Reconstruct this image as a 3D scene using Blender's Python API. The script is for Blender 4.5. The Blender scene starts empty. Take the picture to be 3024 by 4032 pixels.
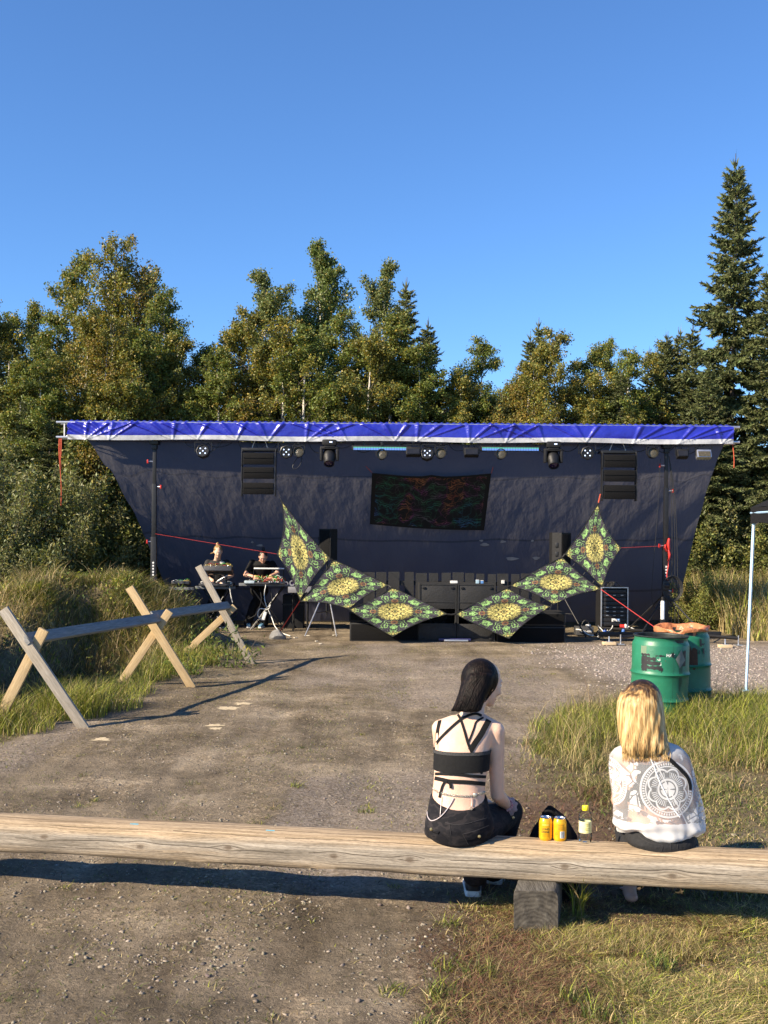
import bpy, bmesh, math, random
import numpy as np
from mathutils import Vector, Matrix, Quaternion
from mathutils.bvhtree import BVHTree
random.seed(7); RNG = np.random.default_rng(7)
scene = bpy.context.scene
COL = scene.collection
R = math.radians

# ---------------------------------------------------------------- camera
FPX, PX, PY, CAMH, ROLL = 4200.0, 1512.0, 2110.0, 1.86, R(0.45)
cam = bpy.data.objects.new('camera', bpy.data.cameras.new('camera')); COL.objects.link(cam)
cam.data.sensor_fit = 'VERTICAL'; cam.data.sensor_height = 36.0; cam.data.sensor_width = 27.0
cam.data.lens = 36.0*FPX/4032; cam.data.shift_y = (PY-2016)/4032
cam.data.clip_start = 0.05; cam.data.clip_end = 2000
cam.matrix_world = Matrix.Translation((0, 0, CAMH)) @ Matrix.Rotation(R(90), 4, 'X') @ Matrix.Rotation(ROLL, 4, 'Z')
scene.camera = cam

# ---------------------------------------------------------------- sky, sun, exposure
SUN_EL, SUN_OFF = R(30.5), R(29.5)          # sun stands to the left, a little behind the camera
sunvec = Vector((-math.cos(SUN_OFF)*math.cos(SUN_EL), -math.sin(SUN_OFF)*math.cos(SUN_EL), math.sin(SUN_EL)))
world = bpy.data.worlds.new('World'); scene.world = world; world.use_nodes = True
wn = world.node_tree.nodes; wl = world.node_tree.links
sky = wn.new('ShaderNodeTexSky'); sky.sky_type = 'NISHITA'; sky.sun_disc = False
sky.sun_elevation = SUN_EL; sky.sun_rotation = math.atan2(sunvec.x, sunvec.y)
sky.altitude = 0; sky.air_density = 1.0; sky.dust_density = 0.0; sky.ozone_density = 10.0
wn['Background'].inputs['Strength'].default_value = 0.093
wl.new(sky.outputs[0], wn['Background'].inputs[0])
sl = bpy.data.lights.new('sun', 'SUN'); sl.energy = 5.0; sl.angle = R(0.53); sl.color = (1.0, 0.85, 0.64)
so = bpy.data.objects.new('sun', sl); COL.objects.link(so)
so.rotation_euler = sunvec.to_track_quat('Z', 'Y').to_euler(); so.location = sunvec*60
scene.view_settings.view_transform = 'Standard'; scene.view_settings.look = 'None'
scene.view_settings.exposure = 1.2; scene.view_settings.gamma = 1.0
scene.view_settings.use_curve_mapping = False

# ---------------------------------------------------------------- pixel -> place helpers
def P(px, py, Y):
    """photo pixel (3024x4032) at a distance Y in front of the camera"""
    dx, dy = px-PX, py-PY
    c, s = math.cos(ROLL), math.sin(ROLL)
    ux, uy = dx*c+dy*s, -dx*s+dy*c
    return Vector((ux/FPX*Y, Y, CAMH-uy/FPX*Y))
U = 3024/1659.0
def Q(u, v, Y): return P(u*U, v*U, Y)
def crop(x0, y0, k):
    return lambda cx, cy, Y: P(x0+cx/k, y0+cy/k, Y)
def gY(px, py, z=0.0):
    dx, dy = px-PX, py-PY
    return (CAMH-z)*FPX/(-dx*math.sin(ROLL)+dy*math.cos(ROLL))
def G(px, py, z=0.0): return P(px, py, gY(px, py, z))

# ---------------------------------------------------------------- numpy noise
_T = np.random.default_rng(3).random((256, 256)).astype(np.float32)
def vnoise(x, y):
    x = np.asarray(x, float); y = np.asarray(y, float)
    xi = np.floor(x).astype(int); yi = np.floor(y).astype(int)
    fx = x-xi; fy = y-yi; fx = fx*fx*(3-2*fx); fy = fy*fy*(3-2*fy)
    a = _T[xi & 255, yi & 255]; b = _T[(xi+1) & 255, yi & 255]
    c = _T[xi & 255, (yi+1) & 255]; d = _T[(xi+1) & 255, (yi+1) & 255]
    return (a*(1-fx)+b*fx)*(1-fy)+(c*(1-fx)+d*fx)*fy
def fbm(x, y, o=4):
    s = 0; a = .5; t = 0
    for i in range(o):
        s = s+a*vnoise(np.asarray(x)*2**i+17.3*i, np.asarray(y)*2**i+9.1*i); t += a; a *= .5
    return s/t
def sstep(a, b, x):
    t = np.clip((x-a)/(b-a), 0, 1); return t*t*(3-2*t)

# ---------------------------------------------------------------- materials
def nodes_of(m):
    m.use_nodes = True; return m.node_tree.nodes, m.node_tree.links
def pmat(name, col, col2=None, scale=8.0, rough=0.7, bump=0.0, bscale=None, metal=0.0, detail=5.0, stretch=None,
         emit=None, estr=0.0, spec=0.5, sheen=0.0, lo=.35, hi=.65, coord='Object', trans=0.0):
    m = bpy.data.materials.new(name); n, l = nodes_of(m); b = n['Principled BSDF']
    b.inputs['Roughness'].default_value = rough; b.inputs['Metallic'].default_value = metal
    b.inputs['Specular IOR Level'].default_value = spec
    if sheen: b.inputs['Sheen Weight'].default_value = sheen
    tc = n.new('ShaderNodeTexCoord'); mp = n.new('ShaderNodeMapping'); l.new(tc.outputs[coord], mp.inputs[0])
    if stretch: mp.inputs['Scale'].default_value = stretch
    nz = n.new('ShaderNodeTexNoise'); nz.inputs['Scale'].default_value = scale; nz.inputs['Detail'].default_value = detail
    nz.inputs['Roughness'].default_value = .6
    l.new(mp.outputs[0], nz.inputs['Vector'])
    if col2 is None: col2 = tuple(c*.72 for c in col)
    cr = n.new('ShaderNodeValToRGB'); cr.color_ramp.elements[0].position = lo; cr.color_ramp.elements[1].position = hi
    cr.color_ramp.elements[0].color = (*col2, 1); cr.color_ramp.elements[1].color = (*col, 1)
    l.new(nz.outputs['Fac'], cr.inputs[0]); l.new(cr.outputs[0], b.inputs['Base Color'])
    if bump:
        nb = n.new('ShaderNodeTexNoise'); nb.inputs['Scale'].default_value = bscale or scale*3; nb.inputs['Detail'].default_value = 6
        l.new(mp.outputs[0], nb.inputs['Vector'])
        bp = n.new('ShaderNodeBump'); bp.inputs['Strength'].default_value = bump; bp.inputs['Distance'].default_value = .02
        l.new(nb.outputs['Fac'], bp.inputs['Height']); l.new(bp.outputs[0], b.inputs['Normal'])
    if emit:
        b.inputs['Emission Color'].default_value = (*emit, 1); b.inputs['Emission Strength'].default_value = estr
    if trans: b.inputs['Transmission Weight'].default_value = trans
    return m
def N(nt, typ, **kw):
    nd = nt.nodes.new(typ)
    for k, v in kw.items():
        if k.startswith('i_'): nd.inputs[int(k[2:])].default_value = v
        else: setattr(nd, k, v)
    return nd
def mth(nt, op, a, b=None, c=None, clamp=False):
    nd = nt.nodes.new('ShaderNodeMath'); nd.operation = op; nd.use_clamp = clamp
    for i, v in enumerate((a, b, c)):
        if v is None: continue
        if isinstance(v, (int, float)): nd.inputs[i].default_value = v
        else: nt.links.new(v, nd.inputs[i])
    return nd.outputs[0]
def mixc(nt, f, a, b, bt='MIX'):
    nd = nt.nodes.new('ShaderNodeMix'); nd.data_type = 'RGBA'; nd.blend_type = bt
    for i, v in ((0, f), (6, a), (7, b)):
        if isinstance(v, (int, float)): nd.inputs[i].default_value = v
        elif isinstance(v, tuple): nd.inputs[i].default_value = (*v, 1) if len(v) == 3 else v
        else: nt.links.new(v, nd.inputs[i])
    return nd.outputs[2]
def ramp(nt, f, stops, interp='LINEAR'):
    nd = nt.nodes.new('ShaderNodeValToRGB'); cr = nd.color_ramp; cr.interpolation = interp
    while len(cr.elements) < len(stops): cr.elements.new(.5)
    for e, (p, c) in zip(cr.elements, stops):
        e.position = p; e.color = (*c, 1) if len(c) == 3 else c
    nt.links.new(f, nd.inputs[0]); return nd.outputs[0]

def leafmat(name, attr='col', rough=.55, trans=.35):
    m = bpy.data.materials.new(name); n, l = nodes_of(m)
    n.remove(n['Principled BSDF']); out = n['Material Output']
    at = n.new('ShaderNodeAttribute'); at.attribute_name = attr
    d = n.new('ShaderNodeBsdfPrincipled'); d.inputs['Roughness'].default_value = rough; d.inputs['Specular IOR Level'].default_value = .35
    t = n.new('ShaderNodeBsdfTranslucent'); mx = n.new('ShaderNodeMixShader'); mx.inputs[0].default_value = trans
    l.new(at.outputs['Color'], d.inputs['Base Color'])
    g = n.new('ShaderNodeMix'); g.data_type = 'RGBA'; g.blend_type = 'MULTIPLY'; g.inputs[0].default_value = 1
    l.new(at.outputs['Color'], g.inputs[6]); g.inputs[7].default_value = (1.0, 1.0, .5, 1)
    l.new(g.outputs[2], t.inputs['Color'])
    l.new(d.outputs[0], mx.inputs[1]); l.new(t.outputs[0], mx.inputs[2]); l.new(mx.outputs[0], out.inputs[0])
    return m

# ---------------------------------------------------------------- objects
def off(p):
    v = Vector((0, 0, 0))
    while p is not None: v = v+p.location; p = p.parent
    return v
def tag(o, label=None, cat=None, group=None, kind=None):
    if label: o['label'] = label
    if cat: o['category'] = cat
    if group: o['group'] = group
    if kind: o['kind'] = kind
    return o
def thing(name, label, cat, loc=(0, 0, 0), group=None):
    o = bpy.data.objects.new(name, None); COL.objects.link(o); o.location = Vector(loc)
    o.empty_display_size = .1
    return tag(o, label, cat, group)
def link(name, me, mat=None, parent=None):
    o = bpy.data.objects.new(name, me); COL.objects.link(o)
    if mat is not None:
        me.materials.clear()
        for mm in (mat if isinstance(mat, (list, tuple)) else [mat]): me.materials.append(mm)
    o.parent = parent
    return o
def copy_tree(o, parent=None):
    c = o.copy(); COL.objects.link(c); c.parent = parent
    for ch in list(o.children): copy_tree(ch, c)
    return c
def shade(me, smooth=True):
    me.polygons.foreach_set('use_smooth', [smooth]*len(me.polygons))
def auto_smooth(me, deg=40):
    bm = bmesh.new(); bm.from_mesh(me)
    for f in bm.faces: f.smooth = True
    for e in bm.edges:
        if len(e.link_faces) == 2 and e.calc_face_angle(0) > R(deg): e.smooth = False
    bm.to_mesh(me); bm.free()
def frame(d, up=Vector((0, 0, 1))):
    d = d.normalized()
    if abs(d.dot(up)) > .97: up = Vector((1, 0, 0)) if abs(d.x) < .9 else Vector((0, 1, 0))
    x = up.cross(d).normalized(); y = d.cross(x).normalized()
    return x, y
class MB:
    def __init__(s): s.v = []; s.f = []
    def box(s, c, size, rot=None, bev=0):
        c = Vector(c); h = Vector(size)/2
        if bev:
            bm = bmesh.new(); bmesh.ops.create_cube(bm, size=1)
            for v in bm.verts: v.co = Vector((v.co.x*size[0], v.co.y*size[1], v.co.z*size[2]))
            bmesh.ops.bevel(bm, geom=list(bm.edges), offset=bev, segments=2, affect='EDGES', profile=.6)
            b = len(s.v); bm.verts.index_update()
            for v in bm.verts: s.v.append(c+(rot @ v.co if rot else v.co))
            for f in bm.faces: s.f.append([b+v.index for v in f.verts])
            bm.free(); return s
        b = len(s.v)
        for z in (-1, 1):
            for y in (-1, 1):
                for x in (-1, 1):
                    p = Vector((x*h.x, y*h.y, z*h.z)); s.v.append(c+(rot @ p if rot else p))
        for f in ((0, 2, 3, 1), (4, 5, 7, 6), (0, 1, 5, 4), (2, 6, 7, 3), (0, 4, 6, 2), (1, 3, 7, 5)): s.f.append([b+i for i in f])
        return s
    def loft(s, rings, close=True, cap=True):
        """rings: lists of equal length of points"""
        b = len(s.v); n = len(rings[0])
        for r in rings: s.v += [Vector(p) for p in r]
        for i in range(len(rings)-1):
            for j in range(n if close else n-1):
                k = (j+1) % n
                s.f.append([b+i*n+j, b+i*n+k, b+(i+1)*n+k, b+(i+1)*n+j])
        if cap and close:
            s.f.append([b+j for j in range(n)][::-1]); e = b+(len(rings)-1)*n; s.f.append([e+j for j in range(n)])
        return s
    def tube(s, pts, r, n=8, up=Vector((0, 0, 1)), sx=1.0, sy=1.0, cap=True):
        pts = [Vector(p) for p in pts]; m = len(pts)
        rr = r if isinstance(r, (list, tuple)) else [r]*m
        rings = []; px = None
        for i, p in enumerate(pts):
            d = pts[min(i+1, m-1)]-pts[max(i-1, 0)]
            if px is None: x, y = frame(d, up)
            else:
                dn = d.normalized(); x = (px-dn*px.dot(dn)); 
                x = x.normalized() if x.length > 1e-6 else frame(d)[0]
                y = dn.cross(x)
            px = x
            rings.append([p+(x*math.cos(2*math.pi*j/n)*sx+y*math.sin(2*math.pi*j/n)*sy)*rr[i] for j in range(n)])
        return s.loft(rings, True, cap)
    def capsule(s, pts, rr, n=12, sx=1.0, sy=1.0, up=Vector((0, 0, 1))):
        pts = [Vector(p) for p in pts]
        a = (pts[0]-pts[1]).normalized(); z = (pts[-1]-pts[-2]).normalized()
        P2 = [pts[0]+a*rr[0]*q for q in (.95, .7, .35)]+pts+[pts[-1]+z*rr[-1]*q for q in (.35, .7, .95)]
        R2 = [rr[0]*q for q in (.3, .72, .94)]+list(rr)+[rr[-1]*q for q in (.94, .72, .3)]
        return s.tube(P2, R2, n, up, sx, sy)
    def ell(s, c, r, rot=None, n=16, m=10):
        c = Vector(c); rings = []
        for i in range(m+1):
            a = math.pi*(i+.0)/m; a = min(max(a, .06), math.pi-.06)
            ring = []
            for j in range(n):
                t = 2*math.pi*j/n
                p = Vector((r[0]*math.sin(a)*math.cos(t), r[1]*math.sin(a)*math.sin(t), -r[2]*math.cos(a)))
                ring.append(c+(rot @ p if rot else p))
            rings.append(ring)
        return s.loft(rings)
    def lathe(s, prof, n=32, c=(0, 0, 0), ax=None, cap=False):
        c = Vector(c); rings = []
        for r, z in prof:
            ring = []
            for j in range(n):
                p = Vector((r*math.cos(2*math.pi*j/n), r*math.sin(2*math.pi*j/n), z))
                ring.append(c+(ax @ p if ax else p))
            rings.append(ring)
        return s.loft(rings, True, cap)
    def grid(s, pts):
        b = len(s.v); h = len(pts); w = len(pts[0])
        for r in pts: s.v += [Vector(p) for p in r]
        for i in range(h-1):
            for j in range(w-1): s.f.append([b+i*w+j, b+i*w+j+1, b+(i+1)*w+j+1, b+(i+1)*w+j])
        return s
    def quad(s, a, b, c, d):
        k = len(s.v); s.v += [Vector(q) for q in (a, b, c, d)]; s.f.append([k, k+1, k+2, k+3]); return s
    def mesh(s, name, o=Vector((0, 0, 0)), smooth=40):
        me = bpy.data.meshes.new(name); me.from_pydata([tuple(v-o) for v in s.v], [], s.f); me.update()
        bm = bmesh.new(); bm.from_mesh(me); bmesh.ops.recalc_face_normals(bm, faces=bm.faces[:]); bm.to_mesh(me); bm.free()
        if smooth: auto_smooth(me, smooth)
        return me
    def build(s, name, mat, parent=None, smooth=40):
        return link(name, s.mesh(name, off(parent), smooth), mat, parent)
def evald(me, mods):
    """run modifiers on a mesh and return the result as a new mesh"""
    o = bpy.data.objects.new('tmp', me); COL.objects.link(o)
    for t, kw in mods:
        m = o.modifiers.new(t, t)
        for k, v in kw.items(): setattr(m, k, v)
    bpy.context.view_layer.update()
    dg = bpy.context.evaluated_depsgraph_get()
    r = bpy.data.meshes.new_from_object(o.evaluated_get(dg), depsgraph=dg)
    bpy.data.objects.remove(o); bpy.data.meshes.remove(me)
    return r
def fuse(mb, voxel, smooth_it=4, o=Vector((0, 0, 0)), fac=.5):
    """one continuous skin over overlapping closed pieces"""
    me = mb.mesh('fuse', o, 0)
    r = evald(me, [('REMESH', dict(mode='VOXEL', voxel_size=voxel, use_smooth_shade=True)),
                   ('SMOOTH', dict(factor=fac, iterations=smooth_it))])
    shade(r); return r
def bez(p0, p1, p2, p3, n=12):
    o = []
    for i in range(n+1):
        t = i/n; o.append(Vector(p0)*(1-t)**3+Vector(p1)*3*t*(1-t)**2+Vector(p2)*3*t*t*(1-t)+Vector(p3)*t**3)
    return o
def catmull(pts, k=6):
    pts = [Vector(p) for p in pts]; out = []
    for i in range(len(pts)-1):
        a = pts[max(i-1, 0)]; b = pts[i]; c = pts[i+1]; d = pts[min(i+2, len(pts)-1)]
        for j in range(k):
            t = j/k; out.append(.5*((2*b)+(c-a)*t+(2*a-5*b+4*c-d)*t*t+(3*b-a-3*c+d)*t**3))
    out.append(pts[-1]); return out
def text_mesh(txt, size, name='text', extrude=.0, bold=0.0):
    cu = bpy.data.curves.new('txt', 'FONT'); cu.body = txt; cu.size = size; cu.align_x = 'CENTER'; cu.align_y = 'CENTER'
    cu.extrude = extrude; cu.offset = bold; cu.resolution_u = 3
    o = bpy.data.objects.new('txt', cu); COL.objects.link(o); bpy.context.view_layer.update()
    dg = bpy.context.evaluated_depsgraph_get()
    me = bpy.data.meshes.new_from_object(o.evaluated_get(dg), depsgraph=dg); me.name = name
    bpy.data.objects.remove(o); bpy.data.curves.remove(cu); return me
def np_mesh(name, co, tris, col=None, smooth=False):
    """co (n,3), tris (m,3) numpy -> mesh, with point colours"""
    me = bpy.data.meshes.new(name); n = len(co); m = len(tris)
    me.vertices.add(n); me.vertices.foreach_set('co', np.ascontiguousarray(co, np.float32).ravel())
    me.loops.add(m*3); me.loops.foreach_set('vertex_index', np.ascontiguousarray(tris, np.int32).ravel())
    me.polygons.add(m); me.polygons.foreach_set('loop_start', np.arange(0, m*3, 3, dtype=np.int32))
    me.update(calc_edges=True)
    if col is not None:
        a = me.attributes.new('col', 'FLOAT_COLOR', 'POINT')
        c4 = np.ones((n, 4), np.float32); c4[:, :3] = col; a.data.foreach_set('color', c4.ravel())
    if smooth: shade(me)
    return me
# ================================================================ ground
XE_Y = np.array([-5, 4, 8, 10.2, 13.0, 15.35, 18, 20, 24, 60.]); XE_X = np.array([-4.2, -4.0, -3.7, -3.3, -2.95, -2.55, -2.7, -3.0, -4.5, -9.])
def edge_x(y): return np.interp(y, XE_Y, XE_X)          # where the gravel yard ends on the fence side
def ground_z(x, y):
    x = np.asarray(x, float); y = np.asarray(y, float)
    z = .05*(fbm(x*.6+3, y*.6, 3)-.5)*sstep(2, 5, y)
    d = edge_x(y)-x                                        # >0 : beyond the yard edge
    ditch = -1.0*sstep(.55, 1.3, d)*(1-sstep(1.75, 2.5, d))*(1-sstep(14.5, 17, y))*sstep(6, 8, y)
    z = z+ditch
    def hump(cx, cy, rx, ry, h, p=1.0): return h*np.exp(-(((x-cx)/rx)**2+((y-cy)/ry)**2)**p)
    z = z+hump(-4.9, 16.8, 1.45, 2.0, 1.10, 1.3)+hump(-8.0, 16.6, 2.2, 2.2, .72, 1.2)+hump(-3.5, 17.2, .95, 1.3, .42)
    z = z+.42*(fbm(x*1.3, y*1.3, 3)-.5)*sstep(.8, 2.0, d)*sstep(8, 10, y)
    z = z+hump(8.5, 26, 3.5, 3.0, .5)
    z = z+.9*sstep(24, 34, y)*sstep(24, 34, y)-.03*sstep(.8, 2.2, x)*(1-sstep(4.9, 5.6, y))
    return z
def gz(x, y): return float(ground_z(np.array([x]), np.array([y]))[0])
ys = [-8.0]
while ys[-1] < 600:
    y = ys[-1]; ys.append(y+(.5 if y < 3.2 else .0052*y if y < 13 else .011*y if y < 30 else .12*y))
xs = [0.0]
while xs[-1] < 320:
    x = xs[-1]; xs.append(x+(.028 if x < 2.6 else .05 if x < 6 else .2 if x < 14 else .15*x))
xs = np.array([-x for x in xs[:0:-1]]+xs); ys = np.array(ys)
X, Y = np.meshgrid(xs, ys)
Z = ground_z(X, Y)
near = (1-sstep(10, 20, Y))*sstep(2.5, 3.4, Y)*(1-sstep(3.6, 5, np.abs(X)))
fine = (fbm(X*9, Y*9, 4)-.5)*.014+(fbm(X*2.2+7, Y*2.2, 2)-.5)*.02+(fbm(X*31, Y*31, 2)-.5)*.007
ruts = 0
for rx, w in ((-1.62, .16), (-.35, .17)):                  # worn wheel tracks that run up to the stage
    cx = rx+.16*(Y-5)*.5+.08*np.sin(Y*.7)
    ruts = ruts-.018*np.exp(-((X-cx)/w)**2)
Z = Z+near*(fine+ruts)
# grass masks (0..1), also used to scatter blades
def right_mask(x, y):
    e = np.interp(y, [3, 4.2, 5.0, 5.6, 7, 9, 11, 13.5], [.15, .25, .35, .75, .95, 1.35, 1.85, 3.1])
    n = (fbm(x*1.3+4, y*1.3, 4)-.5)
    m = sstep(-.25, .3, x-e+n*.9)
    m = m*(1-sstep(11.3, 13.2, y+n*2))
    bare = np.exp(-(((x-2.35)/.75)**2+((y-6.0)/.55)**2)) + .8*np.exp(-(((x-1.25)/.38)**2+((y-6.8)/.8)**2))
    return np.clip(m*(1-.95*np.clip(bare, 0, 1)), 0, 1)
def red_mask(x, y):
    n = fbm(x*2.1, y*2.1+5, 3)-.5
    a = np.exp(-(((x-.52)/.33)**2+((y-4.35)/.8)**2)**1.5)+np.exp(-(((x-1.12)/.55)**2+((y-6.6)/1.5)**2))*1.15
    return np.clip(a+n*.7*(a > .12), 0, 1)
def left_mask(x, y):
    d = edge_x(y)-x+(fbm(x*1.5, y*1.5, 3)-.5)*.8
    return sstep(-.15, .25, d)*sstep(7.0, 8.5, y)
Rm = right_mask(X, Y); Lm = left_mask(X, Y); Dm = red_mask(X, Y)
far = sstep(21.5, 23.5, Y+(fbm(X, Y, 2)-.5)*2)+sstep(3.2, 4.2, X)*sstep(19.5, 20.5, Y)
Gm = np.clip(np.maximum(np.maximum(Rm, Lm), far), 0, 1)
gravelR = np.clip(sstep(2.2, 4.0, X+(fbm(X*1.2, Y*.9, 4)-.5)*2.4)*sstep(11.5, 13.5, Y+(fbm(X+5, Y, 3)-.5)*2)*(1-sstep(17.5, 19.3, Y))+.5*sstep(.5, .62, fbm(X*.55+9, Y*.4, 3))*(1-Gm), 0, 1)
ny, nx = X.shape
idx = np.arange(ny*nx).reshape(ny, nx)
a, b, c, d = idx[:-1, :-1].ravel(), idx[:-1, 1:].ravel(), idx[1:, 1:].ravel(), idx[1:, :-1].ravel()
gme = np_mesh('ground', np.stack([X.ravel(), Y.ravel(), Z.ravel()], 1), np.concatenate([np.stack([a, b, c], 1), np.stack([a, c, d], 1)]),
              np.stack([Gm.ravel(), Dm.ravel(), gravelR.ravel()], 1), True)
mg = bpy.data.materials.new('ground_dirt'); n, l = nodes_of(mg); nt = mg.node_tree; bs = n['Principled BSDF']
bs.inputs['Roughness'].default_value = .95; bs.inputs['Specular IOR Level'].default_value = .15
geo = N(nt, 'ShaderNodeNewGeometry'); pos = geo.outputs['Position']
def noise(sc, det=6, ro=.6, vec=pos):
    q = N(nt, 'ShaderNodeTexNoise'); q.inputs['Scale'].default_value = sc; q.inputs['Detail'].default_value = det; q.inputs['Roughness'].default_value = ro
    l.new(vec, q.inputs['Vector']); return q.outputs['Fac']
def voro(sc, feat='F1', out=0):
    q = N(nt, 'ShaderNodeTexVoronoi', feature=feat); q.inputs['Scale'].default_value = sc; l.new(pos, q.inputs['Vector']); return q.outputs[out]
at = N(nt, 'ShaderNodeAttribute', attribute_name='col'); sp = N(nt, 'ShaderNodeSeparateColor'); l.new(at.outputs['Color'], sp.inputs[0])
dirt = ramp(nt, noise(1.1, 9, .68), [(.28, (.085, .068, .047)), (.42, (.155, .126, .09)), (.55, (.245, .20, .145)), (.69, (.40, .335, .25))])
mid = mixc(nt, .55, ramp(nt, noise(9, 7, .7), [(.3, (.50, .47, .43)), (.5, (1, 1, 1)), (.7, (1.35, 1.3, 1.22))]), ramp(nt, noise(60, 6, .75), [(.32, (.42, .40, .37)), (.5, (1, 1, 1)), (.66, (1.5, 1.45, 1.35))]))
dirt = mixc(nt, .8, dirt, mid, 'MULTIPLY')
mpt = N(nt, 'ShaderNodeMapping'); mpt.inputs['Scale'].default_value = (2.6, .30, 1); mpt.inputs['Rotation'].default_value = (0, 0, .10); l.new(pos, mpt.inputs[0])
trk = ramp(nt, noise(1.0, 6, .62, mpt.outputs[0]), [(.34, (.60, .57, .54)), (.5, (1, 1, 1)), (.64, (1.22, 1.2, 1.15))])      # wheel-packed streaks along the track
dirt = mixc(nt, .75, dirt, trk, 'MULTIPLY')
vc = voro(55, 'F1', 1); vs = N(nt, 'ShaderNodeSeparateColor'); l.new(vc, vs.inputs[0])
speck = ramp(nt, vs.outputs[0], [(0, (.62, .6, .58)), (.5, (.95, .94, .92)), (.86, (1.1, 1.07, 1.03)), (.93, (1.9, 1.85, 1.8))])
pebm = ramp(nt, noise(1.7, 4, .6), [(.42, (0, 0, 0)), (.62, (1, 1, 1))])
dirt = mixc(nt, mth(nt, 'MULTIPLY', pebm, .75), dirt, mixc(nt, 1.0, dirt, speck, 'MULTIPLY'))
grv = ramp(nt, vs.outputs[1], [(0, (.16, .13, .108)), (.5, (.30, .25, .215)), (1, (.46, .40, .35))])
dirt = mixc(nt, mth(nt, 'MULTIPLY', sp.outputs[2], .85), dirt, grv)
soil = ramp(nt, noise(14, 7, .7), [(.3, (.07, .055, .032)), (.5, (.155, .125, .07)), (.7, (.26, .21, .125))])
c1 = mixc(nt, mth(nt, 'MULTIPLY', sp.outputs[0], .85), dirt, soil)
redd = ramp(nt, noise(22, 6, .7), [(.3, (.065, .037, .025)), (.55, (.14, .083, .054)), (.75, (.21, .135, .088))])
c1 = mixc(nt, mth(nt, 'MULTIPLY', sp.outputs[1], .8), c1, redd)
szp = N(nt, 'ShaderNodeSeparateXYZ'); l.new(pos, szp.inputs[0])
ditch_shade = ramp(nt, mth(nt, 'MULTIPLY', szp.outputs[2], -1.0), [(.18, (0, 0, 0)), (.45, (1, 1, 1))])          # ditch shade painted into the soil colour, darker with depth
c1 = mixc(nt, ditch_shade, c1, (.022, .018, .013))
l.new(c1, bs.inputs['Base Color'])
h = mth(nt, 'ADD', mth(nt, 'MULTIPLY', noise(85, 6, .75), .55), mth(nt, 'MULTIPLY', noise(26, 8, .72), .9))
h = mth(nt, 'ADD', h, mth(nt, 'MULTIPLY', noise(6, 5, .65), 1.0))
bp = N(nt, 'ShaderNodeBump'); bp.inputs['Strength'].default_value = 1.0; bp.inputs['Distance'].default_value = .03
l.new(h, bp.inputs['Height']); l.new(bp.outputs[0], bs.inputs['Normal'])
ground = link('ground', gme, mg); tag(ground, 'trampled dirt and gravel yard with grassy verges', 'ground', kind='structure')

# ---- loose stones (nobody could count them)
def ico(sub=1):
    bm = bmesh.new(); bmesh.ops.create_icosphere(bm, subdivisions=sub, radius=1)
    v = np.array([q.co[:] for q in bm.verts]); f = np.array([[w.index for w in t.verts] for t in bm.faces]); bm.free(); return v, f
def scatter_stones(name, label, xy, rad, cols, mat, sub=1):
    v, f = ico(sub); n = len(xy); rng = np.random.default_rng(len(xy))
    k = len(v); jit = 1+.9*(rng.random((n, k, 1))-.5)
    sc = rad[:, None, None]*np.stack([.7+.7*rng.random(n), .7+.7*rng.random(n), .35+.4*rng.random(n)], 1)[:, None, :]
    p = v[None]*jit*sc; a = rng.random(n)*6.28; ca, sa = np.cos(a)[:, None], np.sin(a)[:, None]
    px = p[:, :, 0]*ca-p[:, :, 1]*sa; py = p[:, :, 0]*sa+p[:, :, 1]*ca
    z = ground_at(xy[:, 0], xy[:, 1])
    co = np.stack([px+xy[:, :1], py+xy[:, 1:2], p[:, :, 2]+z[:, None]+rad[:, None]*.12], 2).reshape(-1, 3)
    tr = (f[None]+(np.arange(n)*k)[:, None, None]).reshape(-1, 3)
    o = link(name, np_mesh(name, co, tr, np.repeat(cols, k, 0)), mat); return tag(o, label, 'gravel', kind='stuff')
def ground_at(x, y):
    """height of the built sheet (bilinear)"""
    i = np.clip(np.searchsorted(ys, y)-1, 0, ny-2); j = np.clip(np.searchsorted(xs, x)-1, 0, nx-2)
    fy = (y-ys[i])/(ys[i+1]-ys[i]); fx = (x-xs[j])/(xs[j+1]-xs[j])
    return (Z[i, j]*(1-fx)+Z[i, j+1]*fx)*(1-fy)+(Z[i+1, j]*(1-fx)+Z[i+1, j+1]*fx)*fy
def ga(x, y): return float(ground_at(np.array([x]), np.array([y]))[0])
stone_mat = leafmat('stone_bits', rough=.9, trans=0.0)
n = 42000
yy = 3.7+(RNG.random(n)**2.0)*15; xx = (RNG.random(n)-.5)*(yy*.80)
keep = (RNG.random(n) < (.25+.9*sstep(.45, .62, fbm(xx*1.7, yy*1.7, 3)))*(1-.75*right_mask(xx, yy))) & (xx > edge_x(yy)-.2)
xx, yy = xx[keep], yy[keep]
rad = .0025+.0085*RNG.random(len(xx))**4; big = RNG.random(len(xx)) < .006; rad[big] *= 1.7
cc = np.array([.23, .195, .15])*(.4+.8*RNG.random((len(xx), 1))+.5*(RNG.random((len(xx), 1)) < .08))+.02*RNG.random((len(xx), 3))
scatter_stones('loose_stones', 'small loose stones strewn over the dirt yard', np.stack([xx, yy], 1), rad, cc, stone_mat)
n = 7000                                                     # pale gravel beside the drums
yy = 11.8+RNG.random(n)*6.8; xx = 1.2+RNG.random(n)*5.1
kk = RNG.random(n) < sstep(2.0, 4.2, xx+(fbm(xx*1.2, yy*.9, 4)-.5)*2.4); xx, yy = xx[kk], yy[kk]; n = len(xx)
rad = .008+.011*RNG.random(n)**2
cc = np.array([.32, .272, .235])*(.5+.8*RNG.random((n, 1)))+.03*RNG.random((n, 3))
scatter_stones('pale_gravel', 'pale crushed gravel spread behind the green drums', np.stack([xx, yy], 1), rad, cc, stone_mat, 1)
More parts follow.
